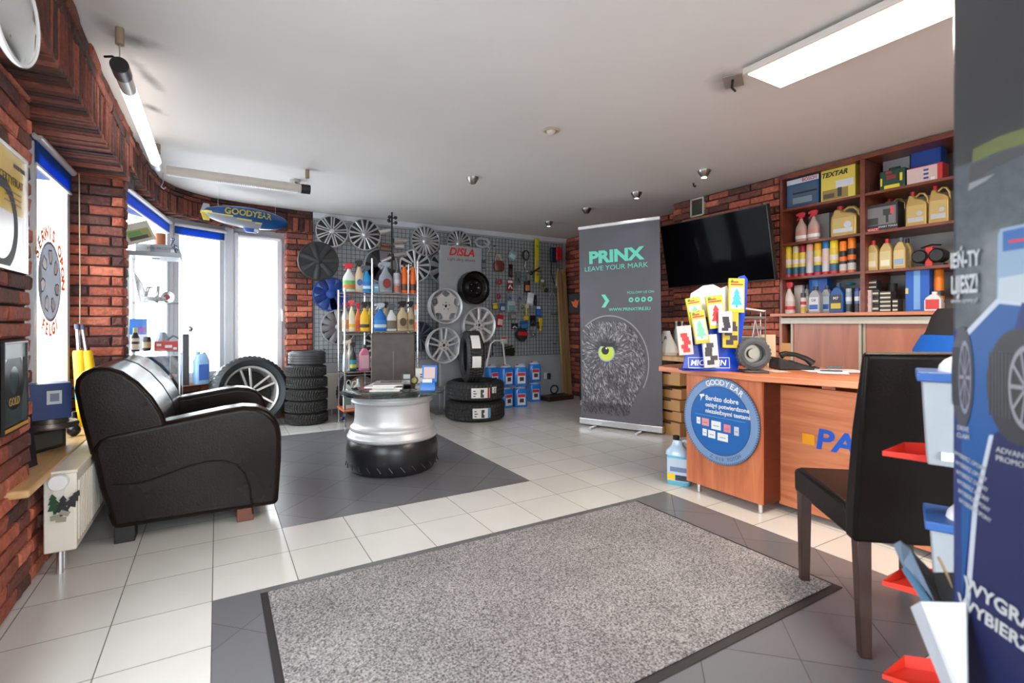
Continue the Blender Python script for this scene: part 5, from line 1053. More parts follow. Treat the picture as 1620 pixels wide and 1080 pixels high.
gi = [('pale blue sachet tilted on the wall grid, left of the cable coil', 811, 404, 14, 14, LB, pm(190, 214, 220), None, 30, 'box'), ('black and brown part holder under the pale blue sachet', 808, 428, 7, 20, DK, BRN, None, 0, 'box'),
      ('small red part on card under the reddish pouch', 790, 445, 11, 9, GRY, pm(176, 40, 44), None, 0, 'bulb'), ('red and white card with crossed blades on the wall grid', 807, 451, 11, 18, pm(120, 44, 48), pm(214, 208, 204), WHITE, 0, 'tube'),
      ('orange and dark pouch right of the red and white card', 834, 453, 10, 19, DK, pm(196, 120, 76), BRN, 0, 'box'), ('white empty bag below the orange and dark pouch', 839, 473, 12, 20, pm(206, 214, 216), pm(220, 226, 228), None, 8, 'box'),
      ('small black tool case right beside the white empty bag', 847, 475, 5, 17, DK, BLACKM, None, 0, 'box'), ('olive meter on card beside the lower end of the level', 858, 449, 8, 16, pm(140, 138, 96), pm(90, 90, 70), WHITE, 0, 'bulb'),
      ('red knob on card at the left edge of the grid goods', 788, 468, 10, 9, GRY, pm(150, 30, 40), None, 0, 'bulb'), ('blue headed tool card, left of two above the clear bag', 806, 469, 9, 11, GRY, pm(36, 66, 170), None, 0, 'tube'),
      ('blue headed tool card, right of two above the clear bag', 822, 470, 9, 11, GRY, pm(40, 76, 170), None, 0, 'tube'), ('clear bag of small fittings in the middle of the wall grid', 809, 485, 14, 18, pm(160, 176, 178), pm(110, 140, 150), None, 0, 'box'),
      ('yellow topped pack above the red hanging tag', 783, 484, 10, 12, pm(70, 90, 120), pm(214, 190, 40), YEL, 0, 'box'), ('blue and white pack right of the yellow topped pack', 795, 486, 9, 13, pm(60, 90, 140), pm(170, 180, 190), None, 0, 'box'),
      ('red hanging tag with pale middle on the wall grid', 791, 507, 11, 19, pm(190, 30, 40), pm(214, 196, 180), None, 8, 'box'), ('grey pack of fittings under the clear bag', 812, 499, 10, 12, pm(110, 110, 104), pm(140, 140, 132), None, 0, 'box'),
      ('chrome fittings on card right of the red tag', 814, 516, 12, 9, DK, pm(190, 192, 194), None, 0, 'tube'), ('bright blue box hanging right of the yellow brush', 852, 492, 9, 18, pm(26, 90, 170), pm(40, 110, 190), WHITE, 0, 'box'),
      ('dark glove pair card between the yellow brush and blue box', 843, 507, 10, 17, DK, pm(70, 74, 90), None, 0, 'tube'), ('blue boxed part above the black and red hose reel', 829, 514, 15, 13, pm(30, 84, 140), pm(50, 110, 160), None, 0, 'box'),
      ('small teal card under the yellow spirit level top', 831, 439, 8, 12, pm(110, 126, 128), pm(80, 90, 96), None, 0, 'bulb'), ('dark sleeve of parts left of the orange and dark pouch', 820, 440, 8, 22, pm(96, 108, 110), pm(60, 60, 62), None, 0, 'tube'),
      ('small blue grey card above the black steel wheel', 765, 418, 8, 14, pm(70, 100, 124), pm(120, 140, 150), None, 0, 'box'), ('grey card of clips under the right blue headed tool', 826, 484, 9, 14, pm(140, 146, 140), pm(96, 100, 96), None, 0, 'bulb'),
      ('white sheet with red print low on the wall grid beside the nine spoke rim', 797, 538, 13, 12, pm(196, 196, 198), pm(206, 200, 200), pm(190, 60, 70), 0, 'box'), ('small chrome ball valve card low on the right of the grid', 843, 528, 6, 12, GRY, CHROME, None, 0, 'bulb')]
for a in gi: blister(a[0], a[1], a[2], a[3], a[4], a[5], a[6], win=a[7], tilt=a[8], it=a[9])
o, W, H = hang('hose_reel', 'round black and red reel on the wall grid under the blue boxed part', 'reel', 825, 529, 22, 18)
m = MB(); m.lathe([(W*.2, 0), (W*.5, .0), (W*.5, .012), (W*.4, .012), (W*.38, .04), (W*.2, .045)], 32, RX); m.build('reel_body', BLACKM, o); m = MB(); m.box(-W*.4, W*.35, -.052, -.04, -H*.1, H*.25); m.build('red_plate', pm(190, 34, 40), o, bev=(.004, 2))
o, W, H = hang('yellow_brush', 'yellow handled brush with round pale top hanging mid grid', 'brush', 832, 494, 8, 24)
m = MB(); m.lathe([(1e-7, .03), (W*.5, .03), (W*.5, .01), (1e-7, .01)], 20, T(0, 0, H*.4) @ RX); m.build('round_head', pm(190, 182, 156), o); m = MB(); m.box(-W*.15, W*.15, -.02, -.006, -H*.3, H*.3); m.box(-W*.55, W*.45, -.03, -.004, -H*.5, -H*.25); m.build('handle', pm(206, 170, 30), o, bev=(.003, 2))
o, W, H = hang('caulking_gun', 'yellow and black hand gun at the lower right of the wall grid', 'hand tool', 853, 513, 9, 22)
m = MB(); m.box(-W*.3, W*.4, -.04, -.005, -H*.1, H*.45); m.box(-W*.1, W*.3, -.035, -.01, -H*.5, -H*.1); m.build('gun_body', pm(216, 186, 20), o, bev=(.008, 3)); m = MB(); m.box(-W*.5, -W*.25, -.035, -.01, -H*.3, H*.2); m.build('trigger', BLACKM, o, bev=(.004, 2))
o, W, H = hang('rubber_ball', 'small black rubber bulb hanging right of the olive meter', 'rubber bulb', 862.5, 459, 7, 7); m = MB(); m.ball(W*.5, T(0, -.03, 0)); m.build('bulb_body', BLACKM, o)
o, W, H = hang('metal_clamp', 'small silver clamp hanging left of the chrome bracket', 'clamp', 873, 463, 8, 10); m = MB(); m.tube([(-W*.5, -.01, -H*.5), (0, -.01, H*.5), (W*.5, -.01, -H*.5)], .006, 6); m.tube([(-W*.3, -.01, 0), (W*.3, -.01, 0)], .005, 6); m.build('clamp_frame', ALU, o)
o, W, H = hang('metal_bracket', 'U shaped silver metal bracket on the wall grid beside the planks', 'bracket', 878, 490, 20, 16); m = MB(); m.tube([(-W*.45, -.01, H*.5), (-W*.45, -.02, -H*.45), (W*.5, -.05, -H*.45)], .009, 8); m.tube([(W*.15, -.01, H*.5), (W*.15, -.02, -H*.45)], .009, 8); m.build('bracket_bar', CHROME, o)
for k in range(4):
    o, W, H = hang('spanner', 'combination spanner, %s from the left in the row under the nine spoke rim' % ['first', 'second', 'third', 'fourth'][k], 'spanner', 765.5+k*4.4, 556-k*1.5, 4, 30-k*3, 'spanners on the wall grid')
    m = MB(); m.box(-W*.18, W*.18, -.012, -.006, -H*.42, H*.42); m.lathe([(W*.28, 0), (W*.5, 0), (W*.5, .006), (W*.28, .006)], 16, T(0, -.006, -H*.42) @ RX, close=True)
    m.prism([(-W*.5, H*.36), (W*.5, H*.36), (W*.55, H*.5), (W*.2, H*.5), (W*.2, H*.42), (-W*.2, H*.42), (-W*.2, H*.5), (-W*.55, H*.5)], -.013, -.005); m.build('spanner_body', mat('dark_chrome', (.35, .35, .37), .25, 1), o)
o, W, H = hang('face_mask_grip', 'crumpled clear plastic rim cover hanging at the top left of the tool grid', 'plastic cover', 762, 384, 26, 18)
m = MB(); [m.tube([((W*.5-.01*k)*math.cos(a/18*6.283)*(1+.1*math.sin(a*1.7)), -.02, (H*.45-.01*k)*math.sin(a/18*6.283)*(1+.1*math.cos(a*2.3))) for a in range(18)], .005, 6, closed=True) for k in range(3)]; m.tube([(W*.2, -.02, 0), (W*.5, -.02, -H*.5), (W*.3, -.02, -H*1.1)], .006, 6); m.build('crumpled_rim', pm(186, 190, 194, .2), o)

# socket, base board with cable, planks, lettered sign, leaning dark board
p = onY(865, 594, 5.99); o = thing('wall_socket', 'white wall socket with a black plug low on the back wall', 'socket', p)
m = MB(); m.box(-.04, .03, -.012, .01, -.045, .045); m.build('socket_plate', WHITE, o, bev=(.004, 2)); m = MB(); m.box(-.005, .035, -.05, -.012, -.05, .04); m.build('plug', BLACKM, o, bev=(.006, 2))
o = thing('cable_heap', 'dark wooden board with a heap of black cable on the floor by the socket', 'cable board', (4.02, 5.62, 0), R(5))
m = MB(); m.box(-.22, .22, -.12, .12, 0, .06); m.build('board', wood('dark_board', s(48, 34, 28), s(66, 48, 38)), o, bev=(.004, 2))
m = MB(); [m.tube([(-.03+(.07-.01*k)*math.cos(a/12*6.283), .0, .14+(.06-.008*k)*math.sin(a/12*6.283)) for a in range(12)], .007, 6, closed=True) for k in range(2)]; m.tube([(-.1, 0, .075), (0, .03, .07), (.12, -.02, .075), (.2, .06, .07)], .008, 6); m.build('cable_loops', BLACKM, o)
for k, (x, w_, hh, y) in enumerate(((4.27, .07, 1.86, 5.90), (4.36, .07, 1.90, 5.91))):
    o = thing('wooden_plank', ['narrow wooden plank leaning in the back corner, the left one', 'narrow wooden plank leaning in the back corner, the right one'][k], 'plank', M=T(x, y-.17, 0) @ Matrix.Rotation(R(-5), 4, 'X'), group='planks in the back corner')
    m = MB(); m.box(-w_/2, w_/2, 0, .035, 0, hh*.97); m.build('plank_board', wood('old_pine', s(150, 118, 78), s(176, 142, 98), .6, (6, 6, .8)), o, bev=(.002, 1))
o = thing('lettered_sign', 'black sign with an orange emblem and white lettering behind the owl banner', 'sign', (4.26, 5.38, 1.32), R(-38))
m = MB(); m.box(-.16, .35, 0, .02, -.125, .125); m.build('sign_board', BLACKM, o, bev=(.003, 1)); ft(o, 'HANKOOK', .12, -.005, 0, WHITE, align='LEFT', bold=.02, shear=.15)
m = MB(); m.poly([(-.13, -.002, .03), (-.10, -.002, -.045), (-.05, -.002, -.06), (-.02, -.002, .055), (-.05, -.002, .03), (-.07, -.002, .06), (-.09, -.002, .02)]); m.build('orange_emblem', pm(236, 96, 30), o, sm=0)
m = MB(); m.box(-.01, .01, .02, .04, -1.32, .1); m.box(.2, .22, .02, .04, -1.32, .1); m.build('support_post', BLACKM, o)
o = thing('leaning_board', 'dark display board with white edge leaning behind the owl banner', 'display board', M=T(3.90, 4.70, 0) @ RZ(R(-66)) @ Matrix.Rotation(R(7), 4, 'Y') @ Matrix.Rotation(R(-8), 4, 'X'))
m = MB(); m.box(-.15, .45, 0, .02, .03, 1.15); m.build('board_panel', mat('dark_board_print', s(46, 46, 48), .5, var=.2), o); m = MB(); m.box(-.165, -.15, -.01, .03, .03, .75); m.box(-.2, -.15, -.01, .02, .35, .48); m.build('white_edge', WHITE, o)
m = MB(); m.lathe([(1e-7, 0), (.06, 0)], 24, T(.0, -.002, .25) @ RX); m.build('red_roundel', pm(206, 60, 56), o, sm=0)

# radiators
def radiator(label, M, L, H, D, z0, grill=True):
    o = thing('radiator', label, 'radiator', M=M)
    RAD = mat('radiator_enamel', s(226, 220, 208), .35, var=.02)
    m = MB(); m.box(0, L, 0, D, z0, z0+H-.012); m.build('panel_body', RAD, o, bev=(.006, 2)); m = MB(); m.box(-.003, L+.003, -.004, D+.004, z0+H-.012, z0+H); m.build('top_grille', RAD, o, bev=(.003, 2))
    m = MB(); n = int(L/.035)
    for i in range(n): x = .02+i*(L-.04)/n; m.box(x, x+.018, -.006, .0, z0+.035, z0+H-.05)
    m.build('front_ribs', RAD, o, bev=(.003, 2))
    m = MB(); m.cyl(.012, 0, z0+.02, 10, T(.05, D*.6, 0)); m.cyl(.012, 0, z0+.02, 10, T(.10, D*.6, 0)); m.build('pipe', ALU, o); return o
# local x along +Y (away), front faces +X
o = radiator('white panel radiator under the window with a thermostat and paper trees', T(-.505, 2.725, 0) @ RZ(R(90)), 1.15, .335, .105, .105)
# thermostat on the end facing the camera (local -x)
m = MB(); m.cyl(.031, 0, .04, 22, T(-.002, .052, .40) @ Matrix.Rotation(R(-90), 4, 'Y')); 
for k in range(16): m.box(-.040, -.006, .030*math.cos(k*.3927)+.052-.002, .030*math.cos(k*.3927)+.052+.002, .40+.030*math.sin(k*.3927)-.002, .40+.030*math.sin(k*.3927)+.002)
m.build('thermostat_head', WHITEP, o, bev=(.002, 1))
o2 = o
for k, (dy, dz, c, lb, tl) in enumerate(((.072, -.03, pm(24, 70, 40), 'green paper air freshener tree hanging on the radiator thermostat', -6), (.045, -.04, BLACKM, 'black paper tree in the middle below the thermostat knob', 4), (.012, -.02, BLACKM, 'black paper tree tilted outwards below the thermostat knob', 28))):
    o = thing('air_freshener_tree', lb, 'air freshener', M=T(-.555+dy*0-.052+.052, 2.725-.012-.002*k, .335+dz) @ T(-(dy-.052)*1.0, 0, 0) @ Matrix.Rotation(R(tl), 4, 'Y'), group='paper trees on the radiator')
    pts = [(x*.8, z*.85) for x, z in [(0, .055), (.016, .03), (.010, .028), (.022, .005), (.013, .004), (.027, -.025), (.006, -.027), (.006, -.045), (-.006, -.045), (-.006, -.027), (-.027, -.025), (-.013, .004), (-.022, .005), (-.010, .028), (-.016, .03)]]
    m = MB(); m.prism(pts, 0, .002); m.build('tree_shape', c, o, sm=0); m = MB(); m.box(-.016, .016, -.001, .003, -.062, -.044); m.build('tree_tag', pm(150, 146, 130), o, sm=0)
    m = MB(); m.tube([(0, .001, .053), (0, .002, .075)], .001, 4); m.build('string', PAPER, o)
radiator('white panel radiator low on the back wall behind the small tyre stack', T(1.02, 5.88, 0), 1.0, .40, .08, .08)
tyre('black tyre leaning on the back radiator behind the cleaner rack', T(1.42, 5.72, .275) @ Matrix.Rotation(R(78), 4, 'X'), .28, .185, .17)

# ---------------------------------------------------------------- cleaner rack
RY = 5.19; rx0, rxm, rx1 = 1.11, 1.385, 1.877; dpt = .30
o = thing('chrome_rack', 'chrome wire rack full of car cleaner bottles behind the glass table', 'rack', ((rx0+rx1)/2, RY, 0)); rcx = (rx0+rx1)/2
def pole(x, y, z1): m = MB(); m.cyl(.011, 0, z1, 12, T(x-rcx, y-RY, 0)); m.cyl(.016, 0, .02, 12, T(x-rcx, y-RY, 0)); m.build('pole', CHROME, o)
for x, y, z in ((rx0, RY, 1.40), (rx0, RY+dpt, 1.40), (rxm, RY, 1.72), (rxm, RY+dpt, 1.40), (rx1, RY, 1.72), (rx1, RY+dpt, 1.72)): pole(x, y, z)
def wshelf(x0, x1, z, mt=CHROME, name='wire_shelf'):
    m = MB(); x0 -= rcx; x1 -= rcx
    for y in (0, dpt): m.tube([(x0, y, z-.005), (x1, y, z-.005)], .006, 8); m.tube([(x0, y, z-.035), (x1, y, z-.035)], .004, 8)
    for x in (x0, x1): m.tube([(x, 0, z-.005), (x, dpt, z-.005)], .006, 8)
    n = int((x1-x0)/.022)
    for i in range(1, n): x = x0+(x1-x0)*i/n; m.box(x-.0015, x+.0015, 0, dpt, z-.003, z)
    m.build(name, mt, o)
for z in (1.37, .965): wshelf(rx0, rxm, z); wshelf(rxm, rx1, z)
wshelf(rx0, rxm, .555); wshelf(rxm, rx1, .40)
m = MB(); m.prism([(rx0-.02-rcx, 0), (rx1+.0-rcx, 0), (rx1-rcx, .02), (rx0-.02-rcx, .02)], -.02, dpt, M=T(0, 0, .155)); m.build('orange_shelf', pm(226, 120, 76), o, bev=(.008, 3))
m = MB(); m.ball(.022, T(rx0-.03-rcx, -.03, .10)); m.tube([(rx0-.03-rcx, -.03, .11), (rx0-.01-rcx, -.01, .16)], .003, 6); m.build('hanging_ball', pm(30, 44, 84), o)
def rk(px0, px1, yt, z, back=0):
    Y = RY+.07+back*.11; a, b, c = onY(px0, 500, Y), onY(px1, 500, Y), onY((px0+px1)/2, yt, Y); return Vector(((a.x+b.x)/2, Y, z)), abs(b.x-a.x), c.z-z
g1, g2 = 'cleaners on the top rack shelf', 'cleaners on the middle rack shelf'
TAN = pm(200, 178, 142); CL = pm(170, 176, 186)
R1 = [('spray', 543, 561, 416, 0, 'white and green spray bottle with red head, top left of the rack', pm(220, 226, 220), pm(110, 186, 96), pm(214, 44, 56), dict(lab2=pm(236, 110, 60))),
      ('spray', 561, 575, 411, 0, 'tan spray bottle with black head on the top rack shelf', pm(216, 190, 156), pm(206, 196, 186), BLACK, dict(disc=pm(70, 110, 170))),
      ('spray', 572, 588, 420, 0, 'clear blue spray bottle on the left top rack shelf', pm(30, 146, 214), pm(40, 120, 200), pm(80, 90, 100), dict(lab2=pm(200, 226, 240))),
      ('spray', 600, 620, 414, 0, 'grey spray bottle with a round red mark on the top rack shelf', pm(150, 158, 168), pm(136, 142, 150), pm(160, 170, 182), dict(disc=pm(140, 40, 40)))]
for q in R1: p, w_, h = rk(q[1], q[2], q[3], 1.372, q[4]); spray(q[5], p, 0, w_*1.06, h, q[6], q[7], q[8], g1, **q[9])
p, w_, h = rk(591.5, 599, 449, 1.372); carton('tiny light blue box beside the front pole, top rack shelf', p, 0, w_*.95, .05, h, pm(120, 190, 220), panels=[(.1, .9, .5, .7, WHITE)])
p, w_, h = rk(622, 633, 432, 1.372); can('silver and red spray can on the top rack shelf', p, 0, w_, h, pm(190, 190, 196), pm(176, 170, 176), pm(186, 110, 90), pm(200, 200, 206), g1, capf=.08)
for a, b, lb in ((634.5, 645, 'slim orange bottle with black tip, left of the pair on the rack'), (648.5, 658, 'slim orange bottle with black tip, right of the pair on the rack')):
    p, w_, h = rk(a, b, 415, 1.372); o = thing('squeeze_bottle', lb, 'squeeze bottle', p, 0, g1); r = w_/2
    m = MB(); m.lathe([(r*.9, 0), (r, .006), (r, h*.35), (r*.92, h*.55), (r*.6, h*.80), (r*.35, h*.86)], 20); m.build('bottle_body', pm(236, 104, 22), o); m = MB(); m.cyl(r*.36, h*.85, h, 12, r2=r*.25); m.build('tip', BLACK, o)
    m = MB(); m.lathe([(r+.0008, h*.1), (r+.0008, h*.3)], 20, a0=-2.4, a1=3.9); m.build('label_band', pm(90, 60, 40), o)
R2 = [('spray', 541.5, 552, 477, 0, 'white bottle with red and white head, far left of the middle rack shelf', pm(222, 214, 204), pm(226, 140, 90), pm(214, 40, 60), {}),
      ('spray', 551, 562, 474, .0, 'tall pale yellow spray bottle with red and white head on the middle rack shelf', pm(232, 222, 180), pm(236, 226, 200), pm(226, 80, 90), dict(lab2=pm(236, 190, 60))),
      ('spray', 562, 571.5, 479, .4, 'orange spray bottle between the pale yellow and the yellow ones', pm(236, 120, 40), pm(226, 90, 40), pm(206, 50, 60), {}),
      ('spray', 570, 584, 477, 0, 'bright yellow spray bottle with black head on the middle rack shelf', pm(244, 196, 30), pm(240, 190, 40), BLACK, dict(lab2=pm(70, 60, 50))),
      ('spray', 581.5, 588, 477, 1, 'second yellow spray bottle, mostly hidden behind the front pole', pm(240, 186, 30), pm(236, 180, 40), BLACK, {}),
      ('spray', 592, 611, 479, 0, 'blue spray bottle with clear head on the middle rack shelf', pm(24, 116, 206), pm(50, 140, 220), pm(196, 206, 216), dict(lab2=pm(214, 230, 244))),
      ('spray', 604, 616, 477, 1, 'tan spray bottle at the back behind the blue one with clear head', TAN, pm(180, 150, 110), BLACK, {}),
      ('spray', 611.5, 627, 481, 0, 'white spray bottle with dark window label on the middle rack shelf', pm(222, 222, 220), pm(120, 110, 96), pm(90, 92, 96), {}),
      ('spray', 628, 645, 476, 0, 'large tan spray bottle with black head on the middle rack shelf', TAN, pm(170, 150, 120), BLACK, dict(disc=pm(90, 76, 60))),
      ('spray', 643.5, 655.5, 476, 0.15, 'tan spray bottle right of the large tan one on the middle rack shelf', pm(190, 166, 130), pm(160, 140, 110), BLACK, dict(disc=pm(90, 76, 60)))]
for q in R2: p, w_, h = rk(q[1], q[2], q[3], .967, q[4]); spray(q[5], p, 0, w_*1.04, h, q[6], q[7], q[8], g2, d=.05 if w_ > .07 else None, **q[9])
p, w_, h = rk(655.5, 660.5, 482, .967, .5); can('orange and silver can on the middle rack shelf, left of two at its right end', p, 0, .04, h, ORG, pm(190, 190, 190), ORG, pm(150, 150, 150), g2, capf=.15)
p, w_, h = rk(659, 667, 483, .967, 0); can('orange and silver can on the middle rack shelf, at the right pole', p+Vector((-.028, 0, 0)), 0, .045, h, ORG, pm(190, 190, 190), ORG, pm(150, 150, 150), g2, capf=.15)
g3 = 'bottles on the lower rack shelves'
R3 = [(542, 551, 538, 0, 'white spray bottle at the left of the lower rack shelf', pm(226, 222, 214), pm(190, 206, 220), pm(226, 216, 190)), (549, 557, 537, 1, 'white spray bottle at the back of the lower rack shelf', pm(226, 222, 214), pm(206, 206, 206), pm(220, 204, 170)),
      (553, 564, 541, 0, 'dark bottle with yellow and teal label on the lower rack shelf', pm(40, 48, 44), pm(60, 150, 170), pm(44, 50, 46))]
for q in R3: p, w_, h = rk(q[0], q[1], q[2], .557, q[3]); spray(q[4], p, 0, w_*.95, h, q[5], q[6], q[7], g3, lab2=pm(226, 210, 80) if q[0] == 553 else None)
p, w_, h = rk(568, 584, 545, .557); bottle('pink liquid bottle with dark cap on the lower rack shelf', p, 0, w_, h, pm(206, 120, 150), pm(60, 56, 60), pm(224, 180, 190), g3, cat='bottle', name='cleaner_bottle')
p, w_, h = rk(543, 556, 597, .177); jug('white jug with red cap standing on the orange rack shelf', p, 0, w_, h, pm(224, 226, 224), pm(206, 40, 50), pm(120, 150, 140), g3, name='fluid_jug', cat='jug')
p, w_, h = rk(556, 570, 599, .177); jug('white jug with grey label standing beside the red capped jug', p, 0, w_, h, pm(222, 222, 220), WHITE, pm(150, 150, 150), g3, name='fluid_jug', cat='jug', flip=True)
for k, (a, b) in enumerate(((571, 579), (579, 587))): p, w_, h = rk(a, b, 612, .177); bottle(['white round shouldered bottle, third from left on the orange shelf', 'white round shouldered bottle, fourth from left on the orange shelf'][k], p, 0, w_*.95, h, pm(228, 222, 208), WHITE, pm(206, 206, 200), g3, cat='bottle', name='cleaner_bottle')
# pipe stand on top of the rack
pp_ = onY(620, 440, RY+.22); o = thing('exhaust_tip_stand', 'black stand of chrome exhaust tips rising above the cleaner rack', 'display stand', (pp_.x, RY+.22, 1.371))
m = MB(); m.cyl(.05, 0, .012, 20); m.box(-.008, .008, -.008, .008, .01, .90); m.build('stand_post', BLACKM, o, bev=(.002, 1))
def zpy(py): return onY(620, py, RY+.22).z-1.371
for dx_, py in ((-.03, 344), (.037, 344), (-.037, 350), (.04, 352)):
    m = MB(); m.ball(.02, T(dx_, -.01, zpy(py))); m.tube([(0, 0, zpy(py)-.01), (dx_, -.01, zpy(py))], .006, 6); m.build('rubber_cap', BLACKM, o)
CP = mat('copper_pipe', (.25, .16, .12), .25, .9)
for (xa, ya, xb, yb, r_, c) in ((-.15, 371, -.03, 366, .026, ALU), (.01, 381, .15, 380, .030, CHROME), (.02, 390, .12, 389, .024, ALU), (-.13, 388, -.02, 389, .020, CP), (-.14, 395, -.02, 396, .024, CP), (.01, 405, .15, 401, .028, CHROME), (-.13, 416, -.02, 408, .02, ALU)):
    m = MB(); A, B = Vector((xa, -.03, zpy(ya))), Vector((xb, -.03, zpy(yb))); m.tube([A, B], r_, 18); t_ = m.build('exhaust_tip', c, o, sm=50)
    E, F = (B, A) if xb > 0 else (A, B)
    m = MB(); dd = (E-F).normalized(); m.tube([E-dd*.001, E+dd*.002], r_*.9, 18); m.build('tip_opening', BLACKM, t_)
    m = MB(); m.tube([(0, 0, F.z), F], .008, 6); m.build('mounting_arm', BLACKM, o)

# washer fluid jugs
gW = 'blue washer fluid jugs beside the large tyres'; k = 0
nmx = ['leftmost', 'second from left', 'third from left', 'rightmost']
for j, (px, Yj) in enumerate(((778, 5.50), (800, 5.42), (822.5, 5.38), (845, 5.66))):
    for lv in range(2):
        q = onY(px, 600, Yj); W = (.16, .17, .17, .16)[j]
        o = thing('washer_fluid_jug', 'blue washer fluid jug, %s of the %s layer beside the tyres' % (nmx[j], ['bottom', 'top'][lv]), 'fluid jug', (q.x, Yj, lv*.268), R(-14 if j > 1 else 8), gW)
        m = MB(); m.loft([(0, W*.46, .062), (.01, W*.5, .068), (.20, W*.5, .068), (.225, W*.46, .06), (.232, W*.40, .05)], 24, e=5); m.build('fluid_body', BLUEQ, o)
        m = MB(); m.loft([(.232, W*.42, .055), (.245, W*.36, .045), (.255, W*.2, .03)], 20); m.tube([(-W*.1, 0, .245), (0, 0, .262), (W*.3, 0, .258), (W*.38, 0, .235)], .009, 8); m.build('clear_shoulder', CLEARP, o)
        m = MB(); m.cyl(.016, .25, .267, 14, T(-W*.2, 0, 0)); m.build('cap', pm(200, 40, 46), o)
        m = MB(); m.box(-W*.30, W*.30, -.0705, -.066, .03, .17); lb = m.build('label_panel', pm(226, 222, 222), o); m = MB(); m.box(-W*.28, W*.28, -.0712, -.0705, .125, .165); m.build('label_header', pm(206, 50, 60), lb, sm=0)
        m = MB(); m.box(-W*.15, W*.18, -.0712, -.0705, .06, .11); m.build('label_picture', pm(50, 60, 70), lb, sm=0)
# trolley frame and red jack behind the jugs
p = onY(786, 575, 5.72); o = thing('hand_trolley', 'white tubular handle of a trolley standing behind the washer fluid jugs', 'trolley', (p.x, 5.72, 0))
m = MB(); m.tube([(-.16, 0, .02), (-.15, 0, .5), (-.09, 0, .78), (-.04, .0, .82), (.05, 0, .82), (.09, 0, .78), (.13, 0, .5), (.14, 0, .02)], .012, 10); m.tube([(-.15, 0, .45), (.13, 0, .45)], .01, 8); m.build('tube_frame', WHITE, o); m = MB(); m.box(-.17, .16, -.12, 0, 0, .02); m.build('toe_plate', pm(150, 40, 44), o)
p = onY(803, 556, 5.85); o, W, H = hang('bench_vise', 'dark green metal vise hanging on the grid above the washer jugs', 'vise', 802, 556, 20, 18)
m = MB(); m.box(-W*.4, W*.1, -.07, -.01, -H*.3, H*.3); m.box(W*.2, W*.45, -.07, -.01, -H*.35, H*.35); m.tube([(W*.1, -.04, 0), (W*.6, -.04, 0)], .012, 8); m.tube([(-W*.5, -.04, H*.35), (W*.4, -.04, H*.5)], .01, 8); m.build('vise_body', mat('dark_green_metal', s(44, 54, 44), .4, .5), o, bev=(.006, 2))
# green handled stand between table and tyres
p = fl(703, 655); o = thing('green_pump', 'green plastic pump handle on a grey post left of the tyres', 'pump', (p.x+.03, p.y+.0, 0))
m = MB(); m.box(-.045, .08, -.04, .04, 0, .03); m.box(-.03, -.008, -.012, .012, .03, .33); m.build('grey_post', pm(130, 132, 134), o, bev=(.003, 1))
m = MB(); m.tube([(-.01, -.01, .29), (.04, -.01, .31), (.045, -.01, .2), (.03, -.01, .06)], .014, 10); m.build('green_handle', pm(50, 180, 140), o); m = MB(); m.lathe([(.016, -.006), (.03, -.006), (.03, .006), (.016, .006)], 20, T(-.0, -.02, .315) @ RX, close=True); m.build('ring', pm(120, 120, 118), o)

# ---------------------------------------------------------------- things on and around the desk
ZD = .7685
o = thing('air_freshener_display', 'blue counter display board holding hanging air fresheners, left end of the desk', 'counter display', fl(1123, 588, ZD)+Vector((.03, .03, 0)), R(-33)); dp = o.location.copy(); drz = R(-33)
MD = T(*dp) @ RZ(drz); MDi = MD.inverted(); TB = Matrix.Rotation(R(-9), 4, 'X')
def dpx(px, py, off=0):     # point on the tilted board plane, local coordinates of the display
    n = (MD.to_3x3() @ TB.to_3x3() @ Vector((0, -1, 0))); c = MD @ (TB @ Vector((0, -off, 0))); d = ray(px, py); t = (c-O).dot(n)/d.dot(n); return TB.inverted() @ (MDi @ (O+d*t))
BB = pm(20, 66, 190, .25)
def dpoly(pts): return [(dpx(*q).x, dpx(*q).z) for q in pts]
m = MB(); m.prism(dpoly([(1080, 582), (1088, 545), (1092, 500), (1092, 486), (1105, 478), (1160, 470), (1163, 448), (1170, 437), (1178, 435), (1183, 442), (1181, 480), (1172, 545), (1167, 588)]), 0, .008, M=TB); m.build('display_board', BB, o, sm=0)
m = MB(); m.prism(dpoly([(1093, 502), (1090, 478), (1093, 464), (1103, 458), (1112, 452), (1128, 450), (1140, 456), (1150, 452), (1154, 470), (1152, 500)]), -.003, 0, M=TB); m.build('white_upper_panel', pm(224, 226, 232), o, sm=0)
a_ = dpx(1082, 586); b_ = dpx(1168, 588); m = MB(); m.box(a_.x, b_.x+.02, .0, .11, 0, .006); m.build('display_base', BB, o)
c_ = dpx(1120, 574); txt('MICHELIN', .046, PAPER, o, TB @ T(c_.x+.0, -.002, c_.z) @ RX, bold=.02, shear=.2, sx=1.0)
m = MB()
for q in ((-.115, .125, .03, .033), (-.115, .125, -.027, -.03), (-.115, -.112, -.03, .033), (.122, .125, -.03, .033)): m.box(c_.x+q[0], c_.x+q[1], -.002, -.001, c_.z+min(q[2], q[3]), c_.z+max(q[2], q[3]), M=TB)
m.build('logo_frame', PAPER, o, sm=0)
